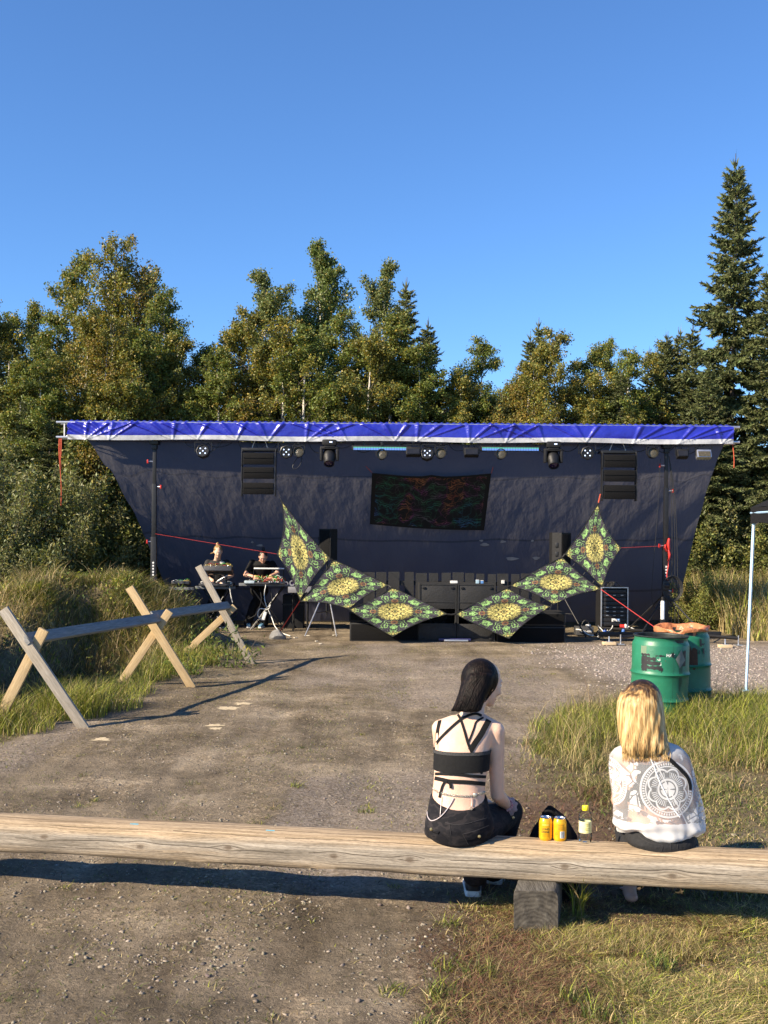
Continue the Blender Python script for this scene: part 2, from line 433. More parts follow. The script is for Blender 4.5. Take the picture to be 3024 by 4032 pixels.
# ================================================================ stage
YT = 19.3
black = pmat('black_paint', (.013, .013, .014), (.008, .008, .009), scale=14, rough=.6, spec=.3, bump=.15, bscale=90)
blackm = pmat('black_metal', (.016, .016, .017), (.010, .010, .011), scale=20, rough=.45, metal=.2)
wornblack = pmat('worn_black_ply', (.019, .019, .0195), (.009, .009, .0095), scale=5, rough=.7, bump=.25, bscale=40, lo=.3, hi=.75)
grille = pmat('speaker_grille', (.008, .008, .0085), (.005, .005, .0055), scale=120, spec=.12, rough=.75, bump=.4, bscale=300)
alu = pmat('aluminium', (.72, .72, .73), (.55, .55, .57), scale=12, rough=.35, metal=.85)
whitepaint = pmat('white_metal', (.78, .78, .77), (.66, .66, .66), scale=10, rough=.45)
redp = pmat('red_plastic', (.55, .03, .02), (.42, .02, .015), scale=20, rough=.4)
red_strap = pmat('red_strap', (.52, .05, .04), (.40, .03, .03), scale=60, rough=.7)
orange_rope = pmat('orange_rope', (.55, .10, .04), (.40, .06, .03), scale=60, rough=.8)
cable = pmat('black_cable', (.02, .02, .02), (.012, .012, .012), scale=30, rough=.6)
white_cable = pmat('white_cable', (.72, .72, .68), (.6, .6, .56), scale=30, rough=.6)
# ---- truss
TL, TR_ = P(222, 1692, YT), P(2912, 1712, YT); th = .27
tr = thing('stage_truss', 'white box truss carrying the stage roof and its lamps', 'truss', TL)
tdir = (TR_-TL).normalized()
for dy, dz in ((0, .5), (0, -.5), (.27, .5), (.27, -.5)):
    o = Vector((0, dy, dz*th)); MB().tube([TL+o, TR_+o], .025, 10).build('chord', alu, tr)
nb = 26
for i in range(nb):
    for dy in (0, .27):
        a = TL+tdir*((TR_-TL).length*(.012+.976*i/nb))+Vector((0, dy, .5*th*(1 if i % 2 else -1)))
        b = TL+tdir*((TR_-TL).length*(.012+.976*(i+1)/nb))+Vector((0, dy, .5*th*(-1 if i % 2 else 1)))
        MB().tube([a, b], .009, 6).build('brace', alu, tr)
for k in (.012, .028, .972, .988):
    a = TL+tdir*((TR_-TL).length*k)
    for dy in (0, .27): MB().tube([a+Vector((0, dy, -.5*th)), a+Vector((0, dy, .5*th))], .014, 8).build('end_frame', whitepaint, tr)
# ---- fascia: blue sheet pulled over the front of the truss
tarp_blue = bpy.data.materials.new('blue_tarp'); n, l = nodes_of(tarp_blue); nt = tarp_blue.node_tree; b = n['Principled BSDF']
tc = N(nt, 'ShaderNodeTexCoord'); nz = N(nt, 'ShaderNodeTexNoise'); nz.inputs['Scale'].default_value = 2.2; nz.inputs['Detail'].default_value = 6; l.new(tc.outputs['Object'], nz.inputs['Vector'])
l.new(ramp(nt, nz.outputs['Fac'], [(.3, (.012, .017, .27)), (.7, (.020, .027, .36))]), b.inputs['Base Color'])
b.inputs['Roughness'].default_value = .33; b.inputs['Specular IOR Level'].default_value = .6
mp = N(nt, 'ShaderNodeMapping'); mp.inputs['Scale'].default_value = (1, 1, 1.6); mp.inputs['Rotation'].default_value = (0, .6, 0); l.new(tc.outputs['Object'], mp.inputs[0])
n2 = N(nt, 'ShaderNodeTexNoise'); n2.inputs['Scale'].default_value = 5; n2.inputs['Detail'].default_value = 4; l.new(mp.outputs[0], n2.inputs['Vector'])
bp = N(nt, 'ShaderNodeBump'); bp.inputs['Strength'].default_value = .45; bp.inputs['Distance'].default_value = .05; l.new(n2.outputs['Fac'], bp.inputs['Height']); l.new(bp.outputs[0], b.inputs['Normal'])
silver = pmat('silver_hem', (.55, .56, .58), (.36, .37, .40), scale=7, rough=.4, bump=.3, bscale=9)
FL, FR = P(267, 1663, YT-.04), P(2886, 1684, YT-.04)
nx_, nz_ = 760, 22; fh = .305; Lf = (FR-FL).length
ties = sorted([.33, .75, 1.9, 2.35, 3.05, 3.62, 4.3, 5.05, 5.9, 6.3, 7.25, 7.9, 8.6, 9.35, 10.2, 11.0, 11.8])
rng = np.random.default_rng(77); twist = rng.uniform(-1.3, 1.3, len(ties))
def fascia_pt(i, j, j0=0):
    s_ = Lf*i/nx_; v = j/nz_
    w = 0
    for t_, q in zip(ties, twist):
        for m_ in (-.7, 0, .75):
            ang = (s_-t_)-(q+m_)*.55*(1-v); w -= .034*max(0, 1-abs(ang)/(.016+.060*(1-v)))*(.35+.65*(1-v))
    e = math.exp(-s_/.35)*.03*math.sin(14*(1-v)+s_*22)+.010*math.sin(s_*3+v*2.5)
    sag = -.012*math.sin(s_*1.9)*v
    return FL+tdir*s_+Vector((0, -.022+w+e-.012*math.sin(math.pi*v), -fh*v+sag))
fa = thing('roof_fascia', 'wrinkled blue tarpaulin strip stretched along the front of the stage truss', 'tarpaulin', FL)
top = [FL+tdir*(Lf*i/nx_)+Vector((0, .34, .03)) for i in range(nx_+1)]
MB().grid([top, [p+Vector((0, -.2, .025+.01*math.sin(i*.9))) for i, p in enumerate(top)]]+[[fascia_pt(i, j) for i in range(nx_+1)] for j in range(int(nz_*.80)+1)]).build('blue_sheet', tarp_blue, fa, 180)
MB().grid([[fascia_pt(i, j)+Vector((0, -.006, 0)) for i in range(nx_+1)] for j in range(int(nz_*.80)-1, nz_+1)]).build('silver_edge', silver, fa, 180)
# ---- backdrop sheet: from the truss back and down to the ground
YB = 22.9; ZT = (TL.z+TR_.z)/2-.5*th-.02
def prof_z(t): return ZT*(1-(.42*t+.58*t*t))
tarp_in = bpy.data.materials.new('grey_blue_tarp'); n, l = nodes_of(tarp_in); nt = tarp_in.node_tree; b = n['Principled BSDF']
uv = N(nt, 'ShaderNodeUVMap'); sx = N(nt, 'ShaderNodeSeparateXYZ'); l.new(uv.outputs[0], sx.inputs[0])
nz = N(nt, 'ShaderNodeTexNoise'); nz.inputs['Scale'].default_value = 3; nz.inputs['Detail'].default_value = 7
mp = N(nt, 'ShaderNodeMapping'); mp.inputs['Scale'].default_value = (6, 2, 1); l.new(uv.outputs[0], mp.inputs[0]); l.new(mp.outputs[0], nz.inputs['Vector'])
base = ramp(nt, nz.outputs['Fac'], [(.3, (.085, .09, .15)), (.7, (.12, .125, .185))])
vn = mth(nt, 'ADD', sx.outputs[1], mth(nt, 'MULTIPLY', mth(nt, 'SUBTRACT', nz.outputs['Fac'], .5), .012))
seam = None
for s0 in (.27, .62, .86):
    q = mth(nt, 'LESS_THAN', mth(nt, 'ABSOLUTE', mth(nt, 'SUBTRACT', vn, s0)), .0045)
    seam = q if seam is None else mth(nt, 'MAXIMUM', seam, q)
l.new(mixc(nt, mth(nt, 'MULTIPLY', seam, .75), base, (.02, .02, .03)), b.inputs['Base Color'])
b.inputs['Roughness'].default_value = .6; b.inputs['Specular IOR Level'].default_value = .25
bp_t = N(nt, 'ShaderNodeBump'); bp_t.inputs['Strength'].default_value = .6; bp_t.inputs['Distance'].default_value = .10
tr_b = N(nt, 'ShaderNodeBsdfTranslucent'); tr_b.inputs[0].default_value = (.21, .205, .22, 1); l.new(bp_t.outputs[0], tr_b.inputs['Normal']); ms = N(nt, 'ShaderNodeMixShader'); ms.inputs[0].default_value = .38
l.new(b.outputs[0], ms.inputs[1]); l.new(tr_b.outputs[0], ms.inputs[2]); l.new(ms.outputs[0], n['Material Output'].inputs[0])
n2 = N(nt, 'ShaderNodeTexNoise'); n2.inputs['Scale'].default_value = 2.5; n2.inputs['Detail'].default_value = 6
mp2 = N(nt, 'ShaderNodeMapping'); mp2.inputs['Scale'].default_value = (14, 3, 1); mp2.inputs['Rotation'].default_value = (0, 0, .35); l.new(uv.outputs[0], mp2.inputs[0]); l.new(mp2.outputs[0], n2.inputs['Vector'])
bp = N(nt, 'ShaderNodeBump'); bp.inputs['Strength'].default_value = .5; bp.inputs['Distance'].default_value = .09; l.new(n2.outputs['Fac'], bp.inputs['Height']); l.new(bp.outputs[0], b.inputs['Normal']); l.new(n2.outputs['Fac'], bp_t.inputs['Height'])
xl0, xr0 = P(322, 1735, YT).x, P(2862, 1750, YT).x
xl1, xr1 = P(700, 2445, YB).x, P(2655, 2445, YB).x
W_, H_ = 170, 70
pts = []
for j in range(H_+1):
    t = j/H_; row = []
    for i in range(W_+1):
        s_ = i/W_; xl = xl0+(xl1-xl0)*t; xr = xr0+(xr1-xr0)*t; bow = .25*math.sin(math.pi*t)
        x = (xl-bow*.2)*(1-s_)+(xr+bow*.2)*s_; y = YT+.16+(YB-YT-.16)*t; z = prof_z(t)
        q = s_ if s_ < .5 else 1-s_; k = math.exp(-q*7)
        w = k*.13*math.sin((t*1.0-q*3.2)*26+(0 if s_ < .5 else 2))*math.sin(math.pi*min(1, t*1.2+.1))
        w += .035*math.sin(s_*60+2*math.sin(t*5))*(1-t)**2*.6+.03*math.sin(s_*17+t*4)+.02*math.sin(s_*41-t*9)
        w += .025*abs(math.sin((t-.27)*9))**.5*math.cos(s_*7)
        z2 = z+w*.6-.22*math.sin(math.pi*s_)*math.sin(math.pi*t)*.4; y2 = y-w*.8+.06*math.sin(s_*9)*t*t
        row.append(Vector((x, y2, max(z2, .02))))
    pts.append(row)
bd = MB().grid(pts).build('backdrop_tarpaulin', tarp_in, None, 180)
me = bd.data; uvl = me.uv_layers.new(name='UVMap')
cou = np.array([(i/W_, j/H_) for j in range(H_+1) for i in range(W_+1)], np.float32)
li = np.zeros(len(me.loops), np.int32); me.loops.foreach_get('vertex_index', li); uvl.data.foreach_set('uv', cou[li].ravel())
tag(bd, 'big grey blue tarpaulin sloping from the truss down to the ground behind the stage', 'tarpaulin')
bd_bvh = BVHTree.FromPolygons([v.co.copy() for v in me.vertices], [p.vertices[:] for p in me.polygons])
camp = Vector((0, 0, CAMH))
def on_backdrop(px, py, gap=.06):
    d = (P(px, py, 10)-camp).normalized(); h_ = bd_bvh.ray_cast(camp+d*15, d)
    p = h_[0] if h_[0] is not None else P(px, py, 21); return p-d*gap
# pale opaque patches painted as daylight showing on the sheet
patchm = pmat('painted_daylight', (.42, .42, .44), (.30, .30, .32), scale=9, rough=.6)
for i, (u, v, w, h) in enumerate([(1047, 1176, 22, 7), (1086, 1170, 14, 5), (1105, 1207, 32, 7), (1158, 1206, 18, 7), (1040, 1168, 10, 4), (562, 1178, 16, 5), (545, 1171, 7, 4), (1150, 1168, 8, 4)]):
    c0 = on_backdrop(u*U, v*U, .035); e = [on_backdrop((u+w/2*math.cos(a)*(.8+.3*math.sin(a*3+i)))*U, (v+h/2*math.sin(a))*U, .035) for a in [k*math.pi/6 for k in range(12)]]
    m_ = MB(); m_.v = e; m_.f = [list(range(12))]; o = m_.build('daylight_patch', patchm, bd, 0)
# ---- tapestry
tap = bpy.data.materials.new('tapestry_print'); n, l = nodes_of(tap); nt = tap.node_tree; b = n['Principled BSDF']; b.inputs['Roughness'].default_value = .9
uv = N(nt, 'ShaderNodeUVMap'); mp = N(nt, 'ShaderNodeMapping'); mp.inputs['Scale'].default_value = (2, 1, 1); l.new(uv.outputs[0], mp.inputs[0])
nz = N(nt, 'ShaderNodeTexNoise'); nz.inputs['Scale'].default_value = 2.2; nz.inputs['Detail'].default_value = 3; l.new(mp.outputs[0], nz.inputs['Vector'])
vm = N(nt, 'ShaderNodeVectorMath', operation='ADD'); l.new(mp.outputs[0], vm.inputs[0]); 
vs_ = N(nt, 'ShaderNodeVectorMath', operation='SCALE'); l.new(nz.outputs['Color'], vs_.inputs[0]); vs_.inputs['Scale'].default_value = .5; l.new(vs_.outputs[0], vm.inputs[1])
def wave(sc, dist, typ='RINGS', vec=vm.outputs[0]):
    q = N(nt, 'ShaderNodeTexWave', wave_type=typ); q.inputs['Scale'].default_value = sc; q.inputs['Distortion'].default_value = dist; q.inputs['Detail'].default_value = 3; q.inputs['Detail Scale'].default_value = 2.5; l.new(vec, q.inputs['Vector']); return q.outputs['Fac']
hue = N(nt, 'ShaderNodeTexNoise'); hue.inputs['Scale'].default_value = 2.6; hue.inputs['Detail'].default_value = 2; l.new(vm.outputs[0], hue.inputs['Vector'])
hue.inputs['Scale'].default_value = 1.7
cold = ramp(nt, hue.outputs['Fac'], [(.30, (.45, .10, .05)), (.40, (.55, .22, .08)), (.46, (.30, .05, .22)), (.52, (.05, .30, .12)), (.60, (.05, .30, .32)), (.68, (.08, .15, .5)), (.75, (.35, .35, .08))])
vz = N(nt, 'ShaderNodeTexVoronoi', feature='DISTANCE_TO_EDGE'); vz.inputs['Scale'].default_value = 7; l.new(vm.outputs[0], vz.inputs['Vector'])
ln = mth(nt, 'MULTIPLY', mth(nt, 'POWER', wave(1.6, 7), 1.6), mth(nt, 'POWER', wave(9, 4), 1.6))
ln = mth(nt, 'ADD', ln, mth(nt, 'MULTIPLY', mth(nt, 'LESS_THAN', vz.outputs['Distance'], .03), .35))
msk = ramp(nt, hue.outputs['Fac'], [(.36, (1, 1, 1)), (.56, (.6, .6, .6)), (.66, (.95, .95, .95))])
sxy = N(nt, 'ShaderNodeSeparateXYZ'); l.new(uv.outputs[0], sxy.inputs[0])
def edgem(o): return mth(nt, 'GREATER_THAN', mth(nt, 'SUBTRACT', .5, mth(nt, 'ABSOLUTE', mth(nt, 'SUBTRACT', o, .5))), .035)
ln = mth(nt, 'MULTIPLY', mth(nt, 'MULTIPLY', ln, msk), mth(nt, 'MULTIPLY', edgem(sxy.outputs[0]), edgem(sxy.outputs[1])), clamp=True)
l.new(mixc(nt, mth(nt, 'MULTIPLY', ln, .55), (.006, .006, .007), cold), b.inputs['Base Color'])
cs = [(1465, 1862), (1934, 1864), (1906, 2088), (1456, 2064)]
gp = []
for j in range(13):
    v = j/12; row = []
    for i in range(25):
        s_ = i/24; dip = 14*math.sin(math.pi*s_)*(1-v)*(1-.5*math.exp(-((s_-.5)/.06)**2))+6*math.sin(math.pi*s_)*v
        px = (cs[0][0]*(1-s_)+cs[1][0]*s_)*(1-v)+(cs[3][0]*(1-s_)+cs[2][0]*s_)*v; py = (cs[0][1]*(1-s_)+cs[1][1]*s_)*(1-v)+(cs[3][1]*(1-s_)+cs[2][1]*s_)*v+dip
        row.append(on_backdrop(px, py, .16+.02*math.sin(s_*14)))
    gp.append(row)
tp = MB().grid(gp).build('tapestry', tap, None, 180); me = tp.data; uvl = me.uv_layers.new(name='UVMap')
cou = np.array([(i/24, 1-j/12) for j in range(13) for i in range(25)], np.float32); li = np.zeros(len(me.loops), np.int32); me.loops.foreach_get('vertex_index', li); uvl.data.foreach_set('uv', cou[li].ravel())
tag(tp, 'dark psychedelic printed tapestry hung on the grey backdrop', 'tapestry')
for q, e in ((gp[0][0], (1440, 1835)), (gp[0][-1], (1942, 1838))): MB().tube([q, on_backdrop(*e, .02)], .006, 5).build('tie_cord', orange_rope, tp)
# ---- lifting towers
def tower(px, pyb, label, side):
    b = P(px, pyb, YT+.13); x, y = b.x, b.y; t = thing('lifting_tower', label, 'truss stand', (x, y, ga(x, y)), 'lifting towers under the truss'); z0 = ga(x, y)
    zt = TL.z+(x-TL.x)*tdir.z/tdir.x-.5*th-.02
    MB().box((x, y, (z0+.1+1.75)/2), (.10, .10, 1.65), bev=.006).build('outer_mast', blackm, t)
    MB().box((x, y, (1.70+2.75)/2), (.078, .078, 1.10), bev=.005).build('middle_mast', blackm, t)
    MB().box((x, y, (2.7+zt)/2), (.058, .058, zt-2.7), bev=.004).build('inner_mast', blackm, t)
    MB().box((x, y, zt-.05), (.16, .20, .09), bev=.01).box((x, y, zt-.13), (.09, .12, .10), bev=.008).build('head_fork', blackm, t)
    for k, (zz, sd) in enumerate(((1.72, -1), (2.72, 1), (3.18, -1), (.9, 1))):
        m = MB(); m.tube([(x, y, zz), (x+.11*sd, y-.02, zz)], .014, 8); m.build('locking_pin', alu, t)
        MB().box((x+.12*sd, y-.02, zz), (.03, .045, .07), bev=.008).build('red_knob', redp, t)
    MB().box((x, y, z0+.12), (.2, .2, .1), bev=.01).build('base_block', blackm, t)
    for ax_, ay_ in ((-1, -1), (1, -1), (-1, 1), (1, 1)):
        e = Vector((x+ax_*1.02, y+ay_*.95, z0+.13)); m = MB()
        m.tube([(x+ax_*.08, y+ay_*.08, z0+.14), e], .03, 4); m.build('outrigger', blackm, t)
        MB().tube([(x, y, z0+.85), (x+ax_*.55, y+ay_*.5, z0+.16)], .014, 6).build('stay', blackm, t)
        f = MB(); f.tube([e+Vector((0, 0, .05)), e+Vector((0, 0, -.11))], .011, 8); f.box((e.x, e.y, z0+.015), (.12, .12, .014)); f.build('levelling_foot', alu, t)
    for i in range(5): MB().box((x+.0, y-.053, 1.12+i*.055), (.03, .006, .03)).build('marker_tape', whitepaint, t)
    # winch and cable loops
    MB().box((x+.02*side, y-.09, 1.0), (.13, .08, .17), bev=.015).lathe([(0, -.04), (.05, -.04), (.05, .04), (0, .04)], 16, (x, y-.10, 1.0), Matrix.Rotation(R(90), 3, 'Y')).build('winch', blackm, t)
    return t, (x, y, z0)
tower(605, 2300, 'black lifting tower with red knobs beside the two musicians', 1)
tw, (tx, ty, tz) = tower(2620, 2300, 'black lifting tower with a red strap bundle behind the green drums', -1)
m = MB(); m.box((tx+.02, ty-.09, 1.86-(2110-2110)/217), (.07, .05, .16), bev=.02).box((tx-.05, ty-.09, 1.55), (.06, .06, .12), bev=.02).box((tx+.03, ty-.10, 1.50), (.05, .05, .22), bev=.02).tube([(tx+.03, ty-.1, 1.62), (tx+.0, ty-.11, 1.45), (tx+.04, ty-.1, 1.32)], .03, 8)
st = thing('strap_bundle', 'bundle of bright red ratchet strap tied to the tower mast', 'strap', (tx, ty-.1, 1.3)); 
b_ = MB(); b_.capsule([(tx+.035, ty-.09, 1.84), (tx+.02, ty-.1, 1.76), (tx+.035, ty-.09, 1.66)], [.022, .030, .024], 8).capsule([(tx-.03, ty-.09, 1.73), (tx-.045, ty-.1, 1.69), (tx-.01, ty-.09, 1.63)], [.018, .026, .02], 8).capsule([(tx+.03, ty-.09, 1.64), (tx+.045, ty-.1, 1.56), (tx+.03, ty-.09, 1.46)], [.018, .026, .02], 8); b_.build('folded_strap', redp, st)
MB().tube(bez((tx+.03, ty-.09, 1.52), (tx+.05, ty-.1, 1.3), (tx-.02, ty-.1, 1.3), (tx+.01, ty-.09, 1.1)), .012, 6).build('tail', red_strap, st)
cb = thing('cable_coil', 'black cables looped and hanging down the tower behind the drums', 'cable', (tx+.1, ty-.1, .2))
m = MB()
for k in range(3): m.tube([(tx+.10+.15*math.cos(a)*(1+.12*k), ty-.09-.012*k, .95+.19*math.sin(a)*(1+.1*k)) for a in [i*2*math.pi/22 for i in range(23)]], .009, 6)
m.build('loop', cable, cb)
for k, (dx, e) in enumerate(((.09, .05), (.13, .26), (.17, .38))):
    MB().tube(bez((tx+.04, ty-.03, 3.35), (tx+.1+e*.3, ty-.08, 2.4), (tx+dx, ty-.1, 1.6), (tx+dx+.03*k, ty-.09, ga(tx, ty)+.02), 16), .007, 5).build('hanging_lead', cable, cb)
MB().tube(bez((tx-.12, ty-.05, 3.3), (tx-.20, ty-.1, 1.2), (tx-.42, ty-.15, .6), (tx-.14, ty-.12, .55), 18), .005, 5).build('hanging_lead', cable, cb)
btl = thing('white_flask', 'slim white bottle with black cap standing against the tower mast', 'bottle', (0, 0, 0)); pb = P(2609, 2438, YT-.25); btl.location = pb-Vector((0, 0, .0))
MB().lathe([(0, 0), (.035, 0), (.036, .02), (.036, .30), (.028, .33), (.0, .33)], 16, pb).build('body', whitepaint, btl)
MB().lathe([(0, .33), (.03, .33), (.03, .40), (0, .40)], 16, pb).build('cap', black, btl)
MB().box((pb.x, pb.y, pb.z-.1), (.08, .08, .2), bev=.01).build('holder', black, btl)
# ---- ropes
rp = thing('rope', 'orange rope hanging from the truss end over the willow thicket', 'rope', P(232, 1722, YT))
for k in range(3):
    MB().tube(bez(P(234+4*k, 1722, YT), P(224+9*k, 1790, YT-.05), P(246-5*k, 1850, YT), P((240, 243, 238)[k], (1990, 1850, 1780)[k], YT), 14), .009, 5).build('strand', orange_rope, rp)
rp = thing('rope', 'short orange rope hanging from the truss end beside the spruce', 'rope', P(2885, 1748, YT))
MB().tube(bez(P(2885, 1748, YT), P(2888, 1780, YT), P(2892, 1800, YT), P(2890, 1842, YT), 8), .008, 5).build('strand', orange_rope, rp)
# ---- lamps hung on the truss
led_w = pmat('lit_led', (.8, .9, 1), (.7, .8, 1), rough=.3, emit=(.35, .55, 1.0), estr=.65)
led_b = bpy.data.materials.new('led_bar_pixels'); n, l = nodes_of(led_b); nt = led_b.node_tree; b = n['Principled BSDF']
tc = N(nt, 'ShaderNodeTexCoord'); sx = N(nt, 'ShaderNodeSeparateXYZ'); l.new(tc.outputs['Object'], sx.inputs[0])
px_ = mth(nt, 'FRACT', mth(nt, 'MULTIPLY', sx.outputs[0], 21.0)); rowm = mth(nt, 'GREATER_THAN', sx.outputs[2], .006)
colr = mixc(nt, rowm, (.10, .33, 1.0), (.05, .55, .35)); em = mixc(nt, mth(nt, 'MULTIPLY', mth(nt, 'GREATER_THAN', px_, .72), .5), colr, (.02, .05, .1))
l.new(em, b.inputs['Emission Color']); b.inputs['Emission Strength'].default_value = .42; b.inputs['Base Color'].default_value = (.05, .05, .06, 1)
lens_p = pmat('purple_lens', (.03, .012, .08), (.012, .006, .035), scale=9, rough=.08, spec=.8)
lens_w = pmat('amber_lens', (.10, .085, .055), (.05, .045, .03), scale=40, rough=.25, bump=.4, bscale=80)
faceglass = pmat('dark_glass', (.02, .02, .022), (.012, .012, .014), rough=.15)
def hang(px, py, dy=0.0): return P(px, py, YT-.02+dy)
def clamp_to(t, c, drop, mat=blackm):
    MB().box((c.x, c.y, c.z+drop), (.04, .05, .09), bev=.005).tube([(c.x, c.y, c.z+drop+.12), (c.x, c.y, c.z+drop-.05)], .012, 6).build('clamp', mat, t)
def yoke(t, c, w, h, y=0.0):
    m = MB()
    for s in (-1, 1): m.box((c.x+s*w, c.y+y, c.z+h/2-.02), (.012, .03, h))
    m.box((c.x, c.y+y, c.z+h-.02), (2*w+.012, .03, .012)); m.build('yoke', blackm, t)
def led_par(px, py, label, tilt=0):
    c = hang(px, py); t = thing('led_par', label, 'stage light', c, 'LED spotlights on the truss'); rot = Matrix.Rotation(R(90-18+tilt), 3, 'X')
    MB().lathe([(0, -.09), (.10, -.09), (.125, -.05), (.125, .05), (.11, .06), (.11, .045), (0, .045)], 8, c, rot).build('housing', blackm, t, 30)
    for dx, dz in ((0, 0), (-.045, .045), (.045, .045), (-.045, -.045), (.045, -.045)):
        o = c+rot @ Vector((dx, -dz, .045)); MB().lathe([(0, .004), (.011, .003), (.014, -.004)], 12, o, rot).build('led', led_w, t)
    yoke(t, c, .15, .19); clamp_to(t, c, .24)
    MB().tube(bez(c+Vector((.05, .05, .0)), c+Vector((.25, .05, .0)), c+Vector((.28, .05, .15)), c+Vector((.40, .1, .25)), 10), .006, 5).build('lead', cable, t)
def par_can(px, py, label):
    c = hang(px, py); t = thing('par_can', label, 'stage light', c, 'round par cans on the truss'); rot = Matrix.Rotation(R(90-10), 3, 'X')
    MB().lathe([(0, -.12), (.06, -.12), (.075, -.09), (.092, 0), (.097, .07), (.086, .07), (.084, .03)], 20, c, rot).build('housing', black, t)
    MB().lathe([(0, .052), (.05, .045), (.084, .035)], 20, c, rot).build('lens', lens_w, t)
    yoke(t, c, .108, .15); clamp_to(t, c, .2)
def flood(px, py, label, mat=black, w=.26, bright=False):
    c = hang(px, py); t = thing('flood_light', label, 'stage light', c)
    rot = Matrix.Rotation(R(-22), 3, 'X'); MB().box(c, (w, .12, .15), rot, .012).build('housing', mat, t)
    for k in range(5): MB().box(c+rot @ Vector((-w/2+w*(k+.5)/5, .07, 0)), (.006, .04, .14), rot).build('fin', mat, t)
    MB().box(c+rot @ Vector((0, -.064, -.015)), (w*.85, .008, .10), rot).build('glass', lens_w if bright else faceglass, t)
    yoke(t, c, w/2+.015, .15); clamp_to(t, c, .2)
def moving_head(px, py, label):
    c = hang(px, py); t = thing('moving_head', label, 'stage light', c, 'moving head lamps on the truss')
    MB().box(c+Vector((0, 0, .26)), (.26, .2, .11), bev=.03).box(c+Vector((0, 0, .19)), (.20, .16, .05), bev=.02).build('base', black, t)
    MB().box(c+Vector((.03, -.103, .265)), (.05, .006, .02)).build('display', led_w, t)
    for s in (-1, 1): MB().box(c+Vector((s*.145, 0, .06)), (.05, .13, .26), bev=.02).build('arm', black, t)
    MB().box(c+Vector((0, .0, .165)), (.32, .14, .05), bev=.02).build('cross_arm', black, t)
    rot = Matrix.Rotation(R(90+52), 3, 'X')
    MB().lathe([(0, -.15), (.07, -.15), (.105, -.11), (.118, -.02), (.118, .05), (.095, .13), (.095, .19), (.082, .19), (.08, .17)], 24, c+Vector((0, .02, .02)), rot).build('head', blackm, t)
    MB().lathe([(0, .182), (.045, .178), (.082, .165)], 24, c+Vector((0, .02, .02)), rot).build('lens', lens_p, t)
    clamp_to(t, c, .36)
def led_bar(p0, p1, py, label):
    a, b = hang(p0, py, -.02), hang(p1, py, -.02); c = (a+b)/2; w = (b-a).length; t = thing('led_bar', label, 'LED bar', c, 'lit LED bars on the truss')
    MB().box(c+Vector((0, .04, .01)), (w+.06, .07, .085), bev=.008).build('housing', black, t)
    MB().box(c, (w, .012, .055)).build('pixels', led_b, t)
    for k in (-.32, .32): MB().box(c+Vector((w*k, .05, .12)), (.03, .03, .2)).build('bracket', blackm, t)
led_par(800, 1778, 'lit LED par lamp hanging alone between the tower and a line array', 4)
led_par(1128, 1780, 'lit LED par lamp with a pale hood next to a line array', 22)
led_par(1682, 1788, 'lit LED par lamp at the middle of the truss between the two LED bars', -2)
led_par(2312, 1784, 'lit LED par lamp between a moving head and the line array by the rack', 22)
for px, py, lb in ((1176, 1782, 'round par can with a dangling lead beside a moving head'), (1503, 1791, 'round par can hanging under the LED bar above the tapestry corner'), (1735, 1787, 'round par can next to the central LED par lamp'),
                   (1972, 1790, 'round par can hanging under the LED bar beside a moving head'), (2569, 1786, 'round par can beside the tower behind the drums')): par_can(px, py, lb)
flood(1627, 1780, 'square black flood lamp at the end of the LED bar above the tapestry'); flood(1856, 1782, 'square black flood lamp alone, above the tapestry edge')
flood(2686, 1788, 'black flood lamp just past the tower mast', w=.2); flood(2770, 1790, 'silver flood lamp at the truss end beside the spruce', alu, .26, True)
moving_head(1297, 1800, 'black moving head lamp with purple lens beside a round par can'); moving_head(2178, 1808, 'black moving head lamp with purple lens beside an LED bar and the silver sail')
led_bar(1392, 1613, 1766, 'blue green lit LED bar above the tapestry'); led_bar(1899, 2121, 1768, 'blue green lit LED bar beside the moving head near the rack')
cl_ = thing('truss_cables', 'black power leads drooping in loops under the truss', 'cable', P(700, 1745, YT))
rng = random.Random(4)
for i in range(22):
    u0 = 740+i*92+rng.uniform(-20, 20); d = rng.uniform(25, 70)
    MB().tube(bez(P(u0, 1742, YT+.12), P(u0+12, 1742+d, YT+.08), P(u0+70, 1742+d*.8, YT+.1), P(u0+rng.uniform(80, 120), 1742, YT+.12), 10), .007, 5).build('lead', cable, cl_)
MB().tube(bez(P(1178, 1795, YT+.05), P(1110, 1870, YT), P(1200, 1860, YT), P(1186, 1790, YT+.05), 14), .006, 5).build('lead', cable, cl_)
